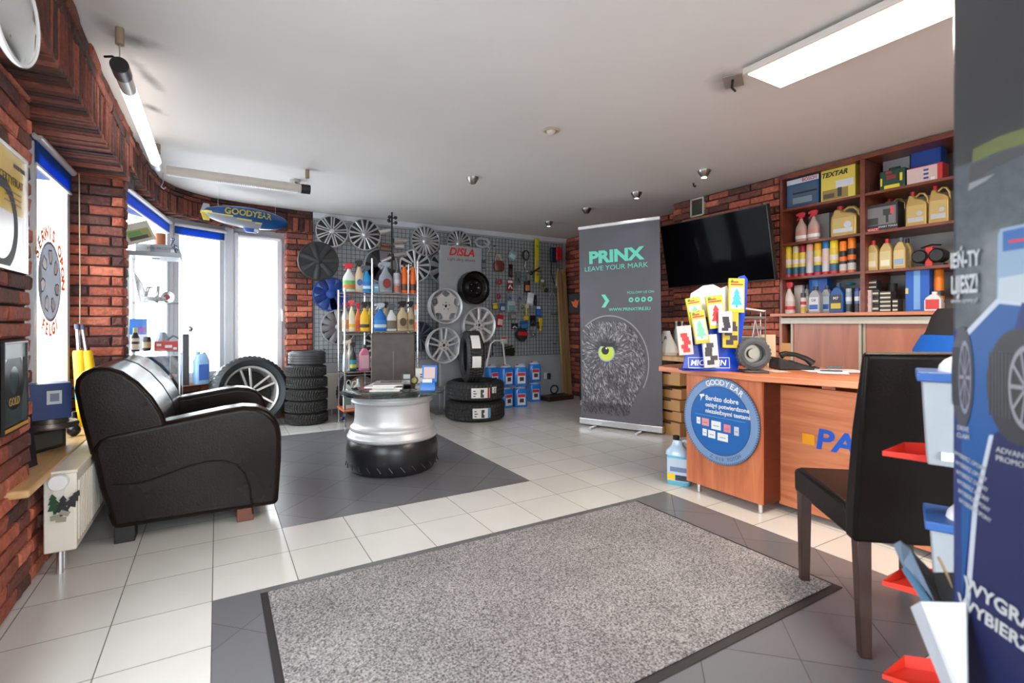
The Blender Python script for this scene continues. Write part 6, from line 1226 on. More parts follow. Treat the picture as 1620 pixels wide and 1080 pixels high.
packs = [('air freshener packs with a pale blue tree on yellow card, at the top right', 1165.5, 467, 24, 54, pm(214, 190, 50), pm(60, 170, 206), .05, 6), ('yellow edged air freshener packs with green tree, back left on the display', 1100, 493, 22, 46, pm(206, 206, 60), pm(120, 190, 150), .03, 10),
         ('yellow edged air freshener packs with mint tree, front left of the display', 1107.5, 517, 22, 52, pm(200, 180, 60), pm(120, 206, 160), .07, 9), ('air freshener packs with a red tree on yellow card, middle of the display', 1133, 493, 26, 52, pm(206, 184, 56), pm(210, 50, 50), .05, 7),
         ('black and white printed packs hanging in front of the yellow edged dark ones', 1148, 509, 21, 34, pm(196, 190, 200), pm(50, 46, 54), .07, 2), ('yellow edged packs with a dark emblem, lower right of the display', 1156, 522, 24, 56, pm(204, 176, 44), pm(60, 56, 60), .04, 5),
         ('red and white air freshener packs at the left edge, nearest the banner', 1084, 538, 22, 46, pm(232, 196, 190), pm(214, 50, 56), .09, 5), ('thick stack of grey and white patterned packs at the bottom of the display', 1124.5, 555, 23, 52, pm(206, 204, 206), pm(70, 66, 70), .05, 4)]
for lb, px, py, w_, h_, c1, c2, off, tl in packs:
    q = dpx(px, py, off); k = ((MD @ (TB @ q))-O).dot(DV)/FPX; W, H = w_*k, h_*k
    o = thing('air_freshener_pack', lb, 'air freshener', M=MD @ TB @ T(q.x, -off, q.z) @ Matrix.Rotation(R(-tl if px < 1140 else tl*.3), 4, 'Y') @ Matrix.Rotation(R(6), 4, 'X'), group='air freshener packs on the blue display')
    m = MB()
    for j in range(4): m.box(-W/2, W/2, j*.0045, j*.0045+.0035, -H/2, H/2)
    m.build('card_stack', c1, o, sm=0)
    if 'tree' in lb:
        m = MB(); m.box(-W*.42, W*.42, -.0006, 0, -H*.40, H*.24); m.build('pale_window', pm(200, 214, 206), o, sm=0)
        pts = [(0, .22), (.22, .05), (.14, .04), (.32, -.12), (.2, -.12), (.4, -.28), (.08, -.28), (.08, -.36), (-.08, -.36), (-.08, -.28), (-.4, -.28), (-.2, -.12), (-.32, -.12), (-.14, .04), (-.22, .05)]
        m = MB(); m.prism([(x*W*.9, z*H) for x, z in pts], -.0018, -.0006); m.build('tree_print', c2, o, sm=0)
        m = MB(); m.box(-W*.4, W*.4, -.0012, 0, H*.30, H*.34); m.box(-W*.4, W*.1, -.0012, 0, H*.37, H*.41); m.build('header_print', pm(206, 50, 50), o, sm=0)
        m = MB(); m.lathe([(1e-7, 0), (W*.1, 0)], 10, T(-W*.3, -.0012, H*.42) @ RX); m.build('green_dot', pm(40, 150, 60), o, sm=0)
    else:
        m = MB()
        for j in range(5): x = random.uniform(-.2, .2)*W; z = (-.35+.13*j)*H; m.box(x-W*.24, x+W*.24, -.0012-.0001*j, 0, z-H*.065, z+H*.075)
        m.build('dark_print', c2, o, sm=0)
    m = MB(); m.tube([(0, off-.002, H*.47), (0, -.02, H*.47+.0), (0, -.028, H*.47+.01)], .0016, 6); m.build('display_wire', ALU, o)
# small tyre on a plate
p = fl(1196, 590, ZD)+Vector((.02, .03, 0)); o = thing('tyre_display', 'small grey display tyre standing on a plate on the desk, beside the phone', 'tyre display', p, R(-38))
MB().add(*tyre_mesh(.092, .052, .055, n=72, dt=.006)).build('rubber_ring', mat('grey_rubber', s(72, 76, 80), .6, var=.08), o, sm=30, M=T(0, 0, .108) @ RX)
m = MB(); m.lathe([(.052, -.02), (.03, -.022), (.028, .005), (1e-7, .005)], 24, T(0, 0, .108) @ RX); m.build('inner_hub', mat('dusty_chrome', (.35, .33, .28), .35, .8), o)
m = MB(); m.box(-.06, .07, -.05, .07, 0, .014); m.box(-.02, .02, -.02, .02, .014, .022); m.build('stand_plate', pm(56, 54, 50), o, bev=(.003, 2))
# phone
p = fl(1262, 586, ZD)+Vector((.03, .03, 0)); o = thing('desk_phone', 'black desk telephone with handset lying on it, on the reception desk', 'telephone', p, R(-38))
m = MB(); m.prism([(-.10, 0), (.10, 0), (.10, .02), (-.02, .05), (-.10, .075)], -.02, .15); m.build('phone_base', BLACK, o, bev=(.006, 2))
m = MB(); m.tube([(-.085, .0, .085), (-.06, -.0, .098), (0, 0, .092), (.06, 0, .068), (.095, 0, .04)], [.022, .016, .013, .016, .022], 12); m.build('handset', BLACK, o)
m = MB()
for i in range(4):
    for j in range(3): m.box(.0+i*.02, .013+i*.02, .05+j*.025, .066+j*.025, .045-i*.008, .052-i*.008)
m.build('keypad', pm(70, 66, 64), o); m = MB(); m.box(-.07, -.02, .05, .12, .07, .073, M=Matrix.Rotation(R(6), 4, 'Y')); m.build('screen', pm(150, 96, 76), o)
m = MB(); m.tube([(.10, 0, .02), (.13, .01, .012), (.15, .04, .01), (.13, .08, .01)], .005, 8); m.build('spiral_cord', BLACKM, o)
# papers and pens
for k, (px, py, rz, c, lb, sz) in enumerate(((1225, 588, -20, (210, 206, 200), 'single pale sheet lying flat on the desk in front of the small tyre', (.10, .15)), (1290, 587, -35, (236, 236, 238), 'white sheet of paper on the desk right of the phone', (.15, .21)), (1318, 590, -60, (226, 232, 240), 'white printed sheet lying across the other one, middle of the desk', (.15, .21)), (1345, 588, -42, (240, 240, 242), 'white sheet on the desk, nearest the leather chair back', (.15, .21)))):
    p = fl(px, py, ZD+.0008*k+.0004)+Vector((.05, .03, 0)); o = thing('paper_sheet', lb, 'paper', p, R(rz)); m = MB(); m.box(-sz[0]/2, sz[0]/2, -sz[1]/2, sz[1]/2, 0, .0008); m.build('sheet', pm(*c), o, sm=0)
    m = MB(); [m.box(-sz[0]*.35, sz[0]*(.1+.06*j), sz[1]*(.3-.13*j), sz[1]*(.31-.13*j), .0008, .001) for j in range(4)]; m.build('text_lines', pm(120, 124, 130), o, sm=0)
for px, py, rz, c, lb in ((1322, 582, 20, (60, 150, 160), 'teal pen lying on the papers on the desk'), (1318, 587, -14, (50, 60, 90), 'dark blue pen lying on the papers on the desk')):
    p = fl(px, py, ZD+.008)+Vector((.03, .02, 0)); o = thing('pen', lb, 'pen', p, R(rz-40)); Ry = Matrix.Rotation(R(90), 4, 'Y'); m = MB(); m.cyl(.004, -.06, .05, 10, Ry); m.build('pen_barrel', pm(*c), o); m = MB(); m.cyl(.004, .05, .065, 10, Ry, r2=.001); m.build('tip', ALU, o); m = MB(); m.box(-.06, -.02, -.001, .001, .004, .006); m.build('clip', ALU, o)
# letter tray stack with brochures, leaning card, wire stand, on the rear of the desk
o = thing('letter_tray_rack', 'grey tiered tray rack full of papers standing on the desk by the brick wall', 'tray rack', (3.07, 2.12, ZD), R(-50))
for k in range(5):
    z = .035+k*.068; m = MB(); m.box(-.12, .12, -.12, .12, z, z+.006); m.box(-.12, .12, -.12, -.114, z, z+.018); t_ = m.build('tray', pm(120, 110, 96) if k % 2 else pm(96, 90, 84), o, bev=(.002, 1))
    m = MB(); [m.box(-.10+random.uniform(-.01, .01), .10, -.11, .1, z+.007+j*.006, z+.0125+j*.006) for j in range(3 if k < 4 else 2)]; m.build('paper_pile', pm(176-30*(k % 2), 166-30*(k % 2), 150-30*(k % 2)), t_, sm=0)
for x in (-.12, .12):
    for y in (-.11, .11): m = MB(); m.cyl(.004, 0, .36, 8, T(x, y, 0)); m.build('post', CHROME, o)
o = thing('box_lid', 'pale slanted carton lid lying on top of the tray rack', 'lid', M=T(3.07, 2.12, ZD+.372) @ RZ(R(-45)) @ Matrix.Rotation(R(9), 4, 'Y')); m = MB(); m.box(-.13, .12, -.09, .09, 0, .012); m.build('lid_board', pm(206, 196, 190), o, bev=(.002, 1)); m = MB(); m.box(-.11, .0, -.07, .03, .012, .045); m.build('folded_flap', CARD, o)
o = thing('wire_easel', 'thin silver A shaped wire easel standing behind the small tyre', 'easel', (2.93, 1.93, ZD), R(-35))
for q in (-1, 1): m = MB(); m.tube([(q*.055, 0, 0), (0, .02, .30)], .004, 8); m.build('leg', ALU, o)
m = MB(); m.tube([(0, .02, .30), (0, .10, 0)], .004, 8); m.build('leg', ALU, o); m = MB(); m.tube([(-.04, .005, .08), (.04, .005, .08)], .003, 6); m.build('cross_bar', ALU, o)
o = thing('leaning_card', 'plain beige cardboard sheet leaning behind the phone on the desk', 'cardboard sheet', M=T(3.12, 1.985, ZD) @ RZ(R(-55)) @ Matrix.Rotation(R(-12), 4, 'X')); m = MB(); m.box(-.055, .055, 0, .006, 0, .21); m.build('card_panel', pm(206, 182, 150), o)
carton('small brown cardboard box standing right of the beige leaning sheet', (3.19, 1.90, ZD), R(-60), .06, .06, .15, CARD)
# gaming chair behind the desk
q = atD(1556, 520, 2.62); o = thing('office_chair', 'black and blue high backed office chair behind the desk, only its top showing', 'office chair', (q.x+.1, q.y, 0), R(60))
m = MB(); m.loft([(.52, .20, .05), (.75, .25, .06), (.92, .24, .05), (1.0, .17, .04), (1.09, .13, .035), (1.13, .09, .03)], 24, M=T(0, .2, 0)); m.build('backrest', BLACKM, o)
m = MB(); m.loft([(.80, .262, .056), (.90, .258, .052), (.985, .195, .045)], 24, M=T(0, .2, 0)); m.build('blue_side_trim', pm(22, 96, 190), o)
m = MB(); m.box(-.24, .24, -.25, .2, .43, .51); m.build('seat', BLACKM, o, bev=(.03, 3)); m = MB(); m.cyl(.025, .08, .43, 14); m.build('gas_column', BLACK, o)
for k in range(5): m = MB(); a = k*2*math.pi/5; m.tube([(0, 0, .10), (.27*math.cos(a), .27*math.sin(a), .07)], .018, 8); m.cyl(.025, 0, .05, 12, T(.27*math.cos(a), .27*math.sin(a), 0)); m.build('leg', BLACK, o)
# bench beside the banner
o = thing('work_bench', 'low wooden bench between the owl banner and the desk', 'bench', (3.85, 3.15, 0)); m = MB(); m.box(-.24, .24, -.42, .42, .70, .74); m.build('bench_top', PINE, o, bev=(.003, 1))
for x in (-.2, .2):
    for y in (-.39, .39): m = MB(); m.box(x-.02, x+.02, y-.02, y+.02, 0, .70); m.build('leg', BLACKM, o)
q = onX(1052, 534, 3.72); o = thing('plastic_bag', 'white and blue crumpled bag lying on the bench beside the banner', 'bag', (3.74, q.y, .741), R(-70))
m = MB(); m.loft([(0, .10, .06), (.03, .115, .07), (.09, .10, .055), (.15, .07, .03), (.20, .045, .018), (.235, .035, .012)], 14, e=1.6); m.build('bag_body', pm(214, 212, 206), o, sm=15); m = MB(); m.loft([(.05, .098, .068), (.10, .088, .052), (.13, .05, .05)], 3); m.build('blue_print', pm(26, 100, 176), o, sm=0); m = MB(); m.loft([(.155, .06, .035), (.185, .045, .025)], 4); m.build('navy_print', pm(36, 50, 130), o, sm=0)
for k, (px, lb) in enumerate(((1070, 'clear glass bottle on the bench, left of the pair'), (1079, 'clear glass bottle on the bench, right of the pair'))):
    q = onX(px, 520, 3.9); o = thing('glass_bottle', lb, 'glass bottle', (3.9, q.y, .741), 0, 'bottles on the bench'); m = MB(); m.lathe([(.022, 0), (.024, .01), (.024, .22), (.012, .27), (.011, .31)], 18); m.build('bottle_glass', pm(150, 166, 170, .1), o); m = MB(); m.cyl(.013, .31, .33, 12); m.build('cap', pm(170, 176, 180), o)
for k in range(5):
    zz = (0, .135, .235, .345, .47)[k]; hh = (.125, .09, .10, .09, .12)[k]
    carton(['lowest brown carton under the bench beside the banner', 'second brown carton from the floor under the bench', 'third brown carton from the floor under the bench', 'fourth brown carton from the floor under the bench', 'topmost brown carton under the bench'][k], (3.66+.02*(k % 2), 3.30, zz), R(-90), .26, .22, hh, pm(186+6*(k % 2), 142, 92), 'brown cartons under the bench', panels=[(.05, .6, .84, 1.0, pm(60, 50, 44))])
carton('tall brown carton standing between the bench and the desk pedestal', (3.52, 2.83, 0), R(-80), .14, .14, .42, pm(196, 152, 104), panels=[(0, 1, .16, .17, pm(120, 86, 54))])
# washer jug by the desk
q = Vector((2.61, 2.265, 0)); o = thing('windscreen_fluid_jug', 'light blue fluid jug with black cap on the floor beside the desk', 'fluid jug', q, R(-62))
W = .15; m = MB(); m.loft([(0, W*.46, .05), (.01, W*.5, .056), (.19, W*.5, .056)], 24, e=4); m.build('fluid_body', pm(110, 190, 216, .2), o); m = MB(); m.loft([(.19, W*.5, .056), (.215, W*.48, .052), (.25, W*.25, .03), (.285, W*.18, .024)], 24, e=3, M=T(-.01, 0, 0)); m.build('clear_shoulder', CLEARP, o)
m = MB(); m.cyl(.021, .283, .312, 18, T(-.02, 0, 0)); m.build('cap', BLACK, o, bev=(.002, 1)); m = MB(); m.tube([(0, 0, .27), (.04, 0, .285), (.065, 0, .26), (.066, 0, .2)], .010, 8); m.build('handle', CLEARP, o)
m = MB(); m.box(-W*.42, W*.46, -.0585, -.05, .03, .175); lb = m.build('label_panel', pm(190, 206, 226), o); m = MB(); m.box(-W*.42, -W*.1, -.0592, -.0585, .035, .075, 0); m.build('yellow_square', YEL, lb, sm=0); m = MB(); m.box(-W*.08, W*.46, -.0592, -.0585, .035, .07); m.build('dark_band', pm(40, 50, 70), lb, sm=0); m = MB(); m.box(-W*.3, W*.4, -.0592, -.0585, .09, .12); m.build('picture_band', pm(110, 130, 170), lb, sm=0)

# ---------------------------------------------------------------- window sill, things beside the sofa
SZ = .4455
carton('flat black box with silver front on the wooden window sill', (-.695, 3.16, SZ), R(62), .22, .17, .10, pm(40, 38, 38), panels=[(.08, .9, .15, .85, pm(80, 76, 72))], side=pm(56, 54, 54))
o = thing('brake_disc', 'rusty grey brake disc lying on the flat black box', 'brake disc', (-.695, 3.22, SZ+.101)); m = MB(); m.lathe([(.03, .0), (.105, 0), (.108, .01), (.105, .022), (.07, .024), (.065, .045), (.03, .045)], 40); m.build('disc_body', mat('disc_steel', s(110, 98, 90), .4, .6, var=.15), o)
m = MB(); m.lathe([(.086, .0225), (.1, .0225), (.1, .026), (.086, .026)], 40, close=True); m.build('friction_ring', mat('disc_ring', s(140, 132, 126), .3, .7), o)
o = carton('blue box with a white label standing on the brake disc', (-.685, 3.155, SZ+.147), R(62-40), .165, .12, .17, pm(16, 50, 112), panels=[(.45, .78, .42, .80, pm(214, 214, 218)), (.52, .72, .5, .72, pm(120, 130, 150))], side=pm(196, 206, 222))
o = thing('dark_folder', 'black board leaning on the sill next to the brick pier', 'board', M=T(-.68, 2.80, SZ) @ RZ(R(72)) @ Matrix.Rotation(R(-6), 4, 'X')); m = MB(); m.box(-.06, .07, 0, .012, 0, .22); m.build('board_panel', pm(36, 34, 38), o)
o = thing('cable_clip', 'small black round knob object on the sill behind the blue box', 'knob', (-.66, 3.50, SZ)); m = MB(); m.ball(.03, T(0, 0, .03)); m.cyl(.02, .05, .13, 12, r2=.012); m.build('knob_body', BLACK, o)
for k, (y, x, tl, lb) in enumerate(((3.82, -.675, -3, 'yellow shock absorber leaning in the window corner, nearer the pane'), (3.83, -.613, -7, 'yellow shock absorber leaning in the window corner, nearer the brick pier'))):
    o = thing('shock_absorber', lb, 'shock absorber', M=T(x, y, SZ) @ Matrix.Rotation(R(tl), 4, 'Y'), group='yellow shock absorbers')
    m = MB(); m.lathe([(.026, 0), (.030, .01), (.030, .43), (.026, .445)], 24); m.build('damper_tube', pm(238, 190, 24, .3), o); m = MB(); m.cyl(.0305, .16, .24, 24); m.build('teal_sticker', pm(70, 170, 160), o)
    m = MB(); m.cyl(.010, .445, .58, 14); m.build('piston_rod', CHROME, o); m = MB(); m.cyl(.014, .57, .60, 14); m.build('top_mount', pm(70, 70, 96), o)
# frames on the brick pier (front -Y turned to face the room, +X)
def frame(nm, label, y0, y1, z0, z1, fc, X=-.628, bw=.012, cat='framed picture'):
    o = thing(nm, label, cat, (X, (y0+y1)/2, (z0+z1)/2), R(90)); w_, h_ = (y1-y0)/2, (z1-z0)/2
    m = MB(); m.box(-w_, w_, 0, .012, -h_, h_); m.build('backing', BLACKM, o)
    for q in ((-w_, w_, h_-bw, h_), (-w_, w_, -h_, -h_+bw), (-w_, -w_+bw, -h_+bw, h_-bw), (w_-bw, w_, -h_+bw, h_-bw)):
        m = MB(); m.box(q[0], q[1], -.010, .010, q[2], q[3]); m.build('frame_bar', fc, o, bev=(.001, 1))
    return o, w_, h_
o, w_, h_ = frame('framed_certificate', 'yellow framed certificate with a tyre print on the brick pier', 2.06, 2.575, 1.235, 1.665, ALU)
m = MB(); m.box(-w_+.01, w_-.01, -.002, 0, -h_*.05, h_-.01); m.build('yellow_print', pm(222, 184, 40, .25), o, sm=0); m = MB(); m.box(-w_+.01, w_-.01, -.002, 0, -h_+.01, -h_*.05); m.build('white_lower_half', pm(232, 232, 236, .25), o, sm=0)  # yellow above, plain white across the lower half
m = MB(); m.lathe([(.16, 0), (.12, 0)], 48, T(w_*.05, -.0025, -.06) @ RX @ Matrix.Diagonal((1, 1.0, 1, 1))); m.build('tyre_print', BLACKM, o, sm=0); txt('CERTYFIKAT', .042, BLACKM, o, T(w_*.42, -.003, h_*.48) @ RX)
txt('GOODYEAR', .022, NAVY, o, T(w_*.72, -.003, h_*.76) @ RX, bold=.02)
m = MB(); [m.box(w_*.15, w_*.8, -.003, -.0025, h_*(.3-.09*k), h_*(.315-.09*k)) for k in range(3)]; m.build('text_lines', pm(90, 76, 30), o, sm=0)
o, w_, h_ = frame('framed_tyre_picture', 'dark framed picture of a tyre with golden lettering low on the brick pier', 2.33, 2.575, .665, .985, BLACK, bw=.008)
m = MB(); m.box(-w_+.008, w_-.008, -.002, 0, -h_+.02, h_-.008); m.build('dark_print', pm(60, 74, 78, .2), o, sm=0); m = MB(); m.lathe([(.105, 0), (.05, 0)], 40, T(0, -.0025, .02) @ RX); m.build('tyre_print', pm(24, 26, 28), o, sm=0); m = MB(); m.box(-w_+.008, w_-.008, -.0028, 0, h_*.62, h_-.008); m.build('pale_sky_print', pm(160, 180, 176), o, sm=0)
txt('GOLD', .04, pm(196, 160, 90), o, T(0, -.003, -h_*.35) @ RX); m = MB(); m.box(-w_+.004, w_-.004, -.011, -.009, -h_+.008, -h_+.02); m.build('gold_strip', pm(206, 150, 60), o, sm=0)
# round mirror
o = thing('round_mirror', 'round convex mirror with white rim high on the brick pier', 'mirror', (-.45, 1.77, 1.855), R(84)); o.scale = (.62, .62, .62)
m = MB(); m.lathe([(.205, -.015), (.212, -.005), (.212, .006), (.203, .012), (.198, .006)], 64, RX, 0, close=True); m.build('rim', WHITEP, o); m = MB(); m.lathe([(1e-7, .035), (.06, .033), (.12, .024), (.17, .013), (.203, .002)], 48, RX); m.build('mirror_dome', mat('mirror_glass', (.82, .84, .82), .04, 1, var=0), o, sm=60)
m = MB(); m.tube([(0, .02, 0), (0, .22, 0)], .02, 12); m.build('bracket_arm', BLACKM, o)
m = MB(); m.lathe([(.06, -.03), (.21, -.012)], 48, RX); m.build('back_shell', pm(90, 90, 92), o)

# ---------------------------------------------------------------- glass display cabinet
CX0, CX1, CY0, CY1, CT = -.515, -.215, 4.115, 4.41, 1.53
o = thing('glass_cabinet', 'tall narrow glass display cabinet with aluminium posts beside the sofa', 'cabinet', ((CX0+CX1)/2, (CY0+CY1)/2, 0)); kx, ky = (CX0+CX1)/2, (CY0+CY1)/2; hw = .15; hd = .1475
m = MB(); m.box(-hw-.005, hw+.005, -hd-.005, hd+.005, CT-.03, CT); m.build('top_board', pm(150, 154, 160), o, bev=(.002, 1)); m = MB(); m.box(-hw, hw, -hd, hd, 0, .08); m.build('base', pm(120, 122, 126), o, bev=(.002, 1))
for x, r_ in ((-hw+.009, .009), (hw-.006, .005)):
    for y in (-hd+.008, hd-.008): m = MB(); m.box(x-r_, x+r_, y-r_, y+r_, .08, CT-.03); m.build('post', ALU, o, bev=(.001, 1))
CSH = (.45, .86, 1.19)
for z in CSH: m = MB(); m.box(-hw+.01, hw-.01, -hd+.01, hd-.01, z-.006, z); m.build('glass_shelf', GLASSG, o, sm=0)
m = MB(); m.box(-hw+.02, hw-.012, -hd+.002, -hd+.005, .09, CT-.035); m.build('glass_pane', GLASS, o, sm=0); m = MB(); m.box(hw-.006, hw-.003, -hd+.014, hd-.014, .09, CT-.035); m.build('glass_pane', GLASS, o, sm=0)
m = MB(); m.box(-.02, .02, -.02, .0, CT-.033, CT-.030); m.build('lamp_slot', BLACKM, o)
def cab(px0, px1, yt, z, Y=4.2): a, b, c = onY(px0, 500, Y), onY(px1, 500, Y), onY((px0+px1)/2, yt, Y); return Vector(((a.x+b.x)/2, Y, z)), abs(b.x-a.x), c.z-z
# on top
p, w_, h = cab(212, 272, 378, CT+.001, 4.17); carton('silver and white box lying on top of the glass cabinet', (p.x, 4.16, CT+.001), R(-10), .20, .15, .055, pm(206, 210, 216), panels=[(.42, 1, 0, 1, pm(150, 156, 166))], texts=[('STAL AKCESOR', .022, .71, .5, pm(90, 96, 106), {})])
o = thing('picture_card', 'poster card with a car picture leaning back on top of the glass cabinet', 'picture card', M=T(-.44, 4.14, CT+.058) @ RZ(R(10)) @ Matrix.Rotation(R(-10), 4, 'X') @ Matrix.Rotation(R(-22), 4, 'Y')); m = MB(); m.box(-.075, .095, 0, .008, 0, .135); m.build('card_panel', pm(196, 196, 186), o); m = MB(); m.box(-.05, .08, -.001, 0, .02, .09); m.build('card_picture', pm(150, 150, 90), o, sm=0)
m = MB(); m.box(-.04, .03, -.0014, 0, .05, .08); m.build('green_print', pm(90, 150, 80), o, sm=0); m = MB(); m.box(-.045, .06, -.0014, 0, .022, .045); m.build('dark_print', pm(70, 70, 74), o, sm=0)
p, w_, h = cab(244, 262, 347, CT+.001, 4.34); o = thing('brown_tin', 'round brown tin standing at the back of the cabinet top', 'tin', p); m = MB(); m.cyl(.034, 0, .155, 24); m.build('tin_body', pm(168, 100, 60), o, bev=(.003, 2))
p, w_, h = cab(270, 283, 380, CT+.001, 4.2); o = thing('metal_figure', 'small silver and blue metal figure at the right end of the cabinet top', 'figure', (p.x-.01, 4.2, CT+.001)); m = MB(); m.tube([(-.02, 0, 0), (-.01, 0, .06), (.0, 0, .09)], .007, 8); m.tube([(.02, 0, 0), (.0, 0, .07), (.03, -.02, .05), (.045, -.04, .0)], .006, 8); m.ball(.014, T(0, 0, .10)); m.tube([(-.02, -.01, .05), (.03, 0, .03)], .006, 8); m.build('figure_body', mat('blue_steel', s(130, 146, 170), .25, .8), o)
# inside
o = thing('metal_sculpture', 'shiny metal car made of parts on the upper cabinet shelf', 'sculpture', (-.375, 4.25, CSH[2]+.001), R(0)); o.scale = (1.15, 1.15, 1.05)
m = MB(); m.prism([(-.10, .0), (-.055, .0), (-.09, .13), (-.125, .20), (-.135, .19)], -.01, .015, M=T(.03, 0, 0)); m.tube([(-.05, 0, .0), (-.03, 0, .10), (.02, 0, .11), (.01, 0, .0)], .012, 8); m.lathe([(.012, -.02), (.035, -.018), (.038, .0), (.035, .018), (.012, .02)], 20, T(.065, 0, .038) @ RX); m.box(-.05, .06, -.025, .025, .01, .04); m.build('sculpture_body', mat('mirror_chrome', (.7, .7, .72), .1, 1), o, bev=(.003, 1)); m = MB(); m.cyl(.018, .018, .022, 16, T(.065, 0, .038) @ RX); m.build('red_light', pm(160, 60, 60), o)
p, w_, h = cab(205, 231, 503, CSH[1]+.001, 4.33); carton('blue and white upright box on the middle cabinet shelf', (p.x, 4.33, CSH[1]+.001), 0, .10, .05, .16+.06, pm(40, 110, 186), panels=[(0, 1, 0, .5, pm(196, 206, 214)), (.5, .95, .55, .75, pm(120, 70, 150))])
p, w_, h = cab(207, 221, 520, CSH[1]+.001, 4.17); o = thing('small_wine_bottle', 'small dark bottle with pale labels leaning on the middle cabinet shelf', 'bottle', (p.x, 4.17, CSH[1]+.001)); m = MB(); m.lathe([(.022, 0), (.024, .006), (.024, .09), (.012, .125), (.010, .15)], 20); m.build('bottle_body', BLACK, o); m = MB(); m.cyl(.0246, .012, .05, 20); m.cyl(.0246, .066, .088, 20); m.build('paper_label', pm(230, 214, 196), o); m = MB(); m.cyl(.0125, .125, .158, 14); m.build('foil_cap', pm(196, 206, 130), o)
p, w_, h = cab(225, 239, 533, CSH[1]+.001, 4.24); o = thing('dark_jar', 'dark jar with cream label beside the small bottle in the cabinet', 'jar', (p.x, 4.24, CSH[1]+.001)); m = MB(); m.lathe([(.022, 0), (.026, .01), (.026, .08), (.022, .095)], 20); m.build('jar_body', pm(40, 34, 32), o); m = MB(); m.cyl(.0266, .02, .06, 20); m.build('jar_label', pm(206, 190, 140), o)
p, w_, h = cab(243, 280, 540, CSH[1]+.001, 4.18); carton('red and white box at the front right of the middle cabinet shelf', (-.300, 4.165, CSH[1]+.001), 0, .135, .06, .065, pm(204, 52, 50), panels=[(.1, .3, .5, .75, WHITE), (.45, .75, .3, .6, WHITE), (.8, .95, .1, .35, WHITE)])
o = thing('clear_package', 'crumpled clear package behind the red and white box in the cabinet', 'package', (-.33, 4.30, CSH[1]+.001)); m = MB(); m.loft([(0, .04, .03), (.05, .045, .035), (.10, .03, .02), (.125, .015, .01)], 12, e=1.5); m.build('plastic_wrap', mat('wrap', s(150, 166, 180), .15, var=.1, coat=.4), o, sm=20); m = MB(); m.tube([(-.02, -.02, .03), (.06, 0, .10), (.11, 0, .07)], .008, 8); m.build('grey_hose', pm(110, 120, 128), o)
carton('navy box with white lettering on the lower cabinet shelf', (-.385, 4.18, CSH[0]+.001), 0, .20, .10, .37, pm(26, 56, 92), panels=[(0, 1, .78, .80, pm(60, 90, 124))], texts=[('YOKOHAMA', .040, .52, .62, PAPER, dict(bold=.015))])
carton('near black box with red marks on the right of the lower cabinet shelf', (-.258, 4.22, CSH[0]+.001), 0, .045, .10, .37, pm(40, 42, 52), panels=[(.15, .8, .6, .66, pm(150, 50, 60))])
tyre('small new looking tyre at the bottom of the glass cabinet', T(-.36, 4.262, .081+.107) @ Matrix.Rotation(R(90), 4, 'X'), .105, .06, .07); 
# behind the cabinet, on the bay sill
q = onY(297, 600, 5.62); o = thing('black_pole_roll', 'black upright roll with silver knob standing on the bay sill', 'roll', (-.255, 5.60, .466)); m = MB(); m.box(-.03, .03, -.02, .02, 0, .48); m.build('roll_body', BLACKM, o, bev=(.004, 2)); m = MB(); m.ball(.03, T(.035, -.0, .53)); m.box(-.035, .05, -.02, .02, .48, .505); m.build('silver_knob', CHROME, o)
o = thing('coolant_jug', 'pale blue coolant jug with printed label on the bay window sill', 'fluid jug', (-.13, 5.66, .466), R(30)); m = MB(); m.loft([(0, .062, .04), (.01, .068, .045), (.22, .068, .045), (.27, .05, .035), (.29, .03, .02)], 20, e=4); m.build('jug_body', pm(150, 190, 226, .25), o); m = MB(); m.cyl(.018, .285, .31, 14, T(-.03, 0, 0)); m.tube([(-.01, 0, .27), (.03, 0, .30), (.055, 0, .26)], .01, 8); m.build('cap_and_handle', pm(120, 160, 206), o); m = MB(); m.box(-.045, .045, -.047, -.04, .04, .19); m.build('label_panel', pm(70, 110, 190), o)
o = thing('small_jar', 'tiny jar with purple label at the right end of the bay sill', 'jar', (.60, 6.0, .466)); m = MB(); m.cyl(.016, 0, .07, 16); m.build('jar_body', pm(170, 160, 180), o); m = MB(); m.cyl(.014, .07, .085, 14); m.build('lid', WHITE, o)

# ---------------------------------------------------------------- blimp
o = thing('toy_blimp', 'blue and silver toy airship with yellow lettering hanging from the ceiling', 'airship model', (.255, 5.40, 2.055), math.atan2(.25, .735)); rl, rr = .388, .10
prof = []; 
for i in range(25):
    t = -1+2*i/24; prof.append((max(1e-7, rr*math.sqrt(max(0, 1-abs(t)**2.1))*(1 if t > 0 else 1-.12*abs(t))), rl*t))
m = MB(); m.lathe(prof, 40, Matrix.Rotation(R(90), 4, 'Y'))
ms = MB(); ms.v = m.v
for f in m.f:
    cz = sum(m.v[i][2] for i in f)/len(f); cxx = sum(m.v[i][0] for i in f)/len(f); lim = -.042-.04*(cxx/rl) if cxx < .10 else -.2
    k = 1 if cz < lim-.006 else (2 if cz < lim+.004 else 0); ms.f.append(f); ms.mi.append(k); ms.c.append(None)
ms.build('hull', [pm(20, 76, 134, .25), pm(138, 140, 146, .3), pm(206, 190, 100)], o)
tt = txt('GOODYEAR', .082, pm(236, 214, 90), o, Matrix.Identity(4), bold=.03, shear=.2, sx=.92)
tt.data.transform(T(-.03, 0, .022) @ RX)
for v in tt.data.vertices:
    q = max(.0, 1-(v.co.x/rl)**2); v.co.y = -rr*math.sqrt(max(0.01, q-(v.co.z/rr)**2))-.003
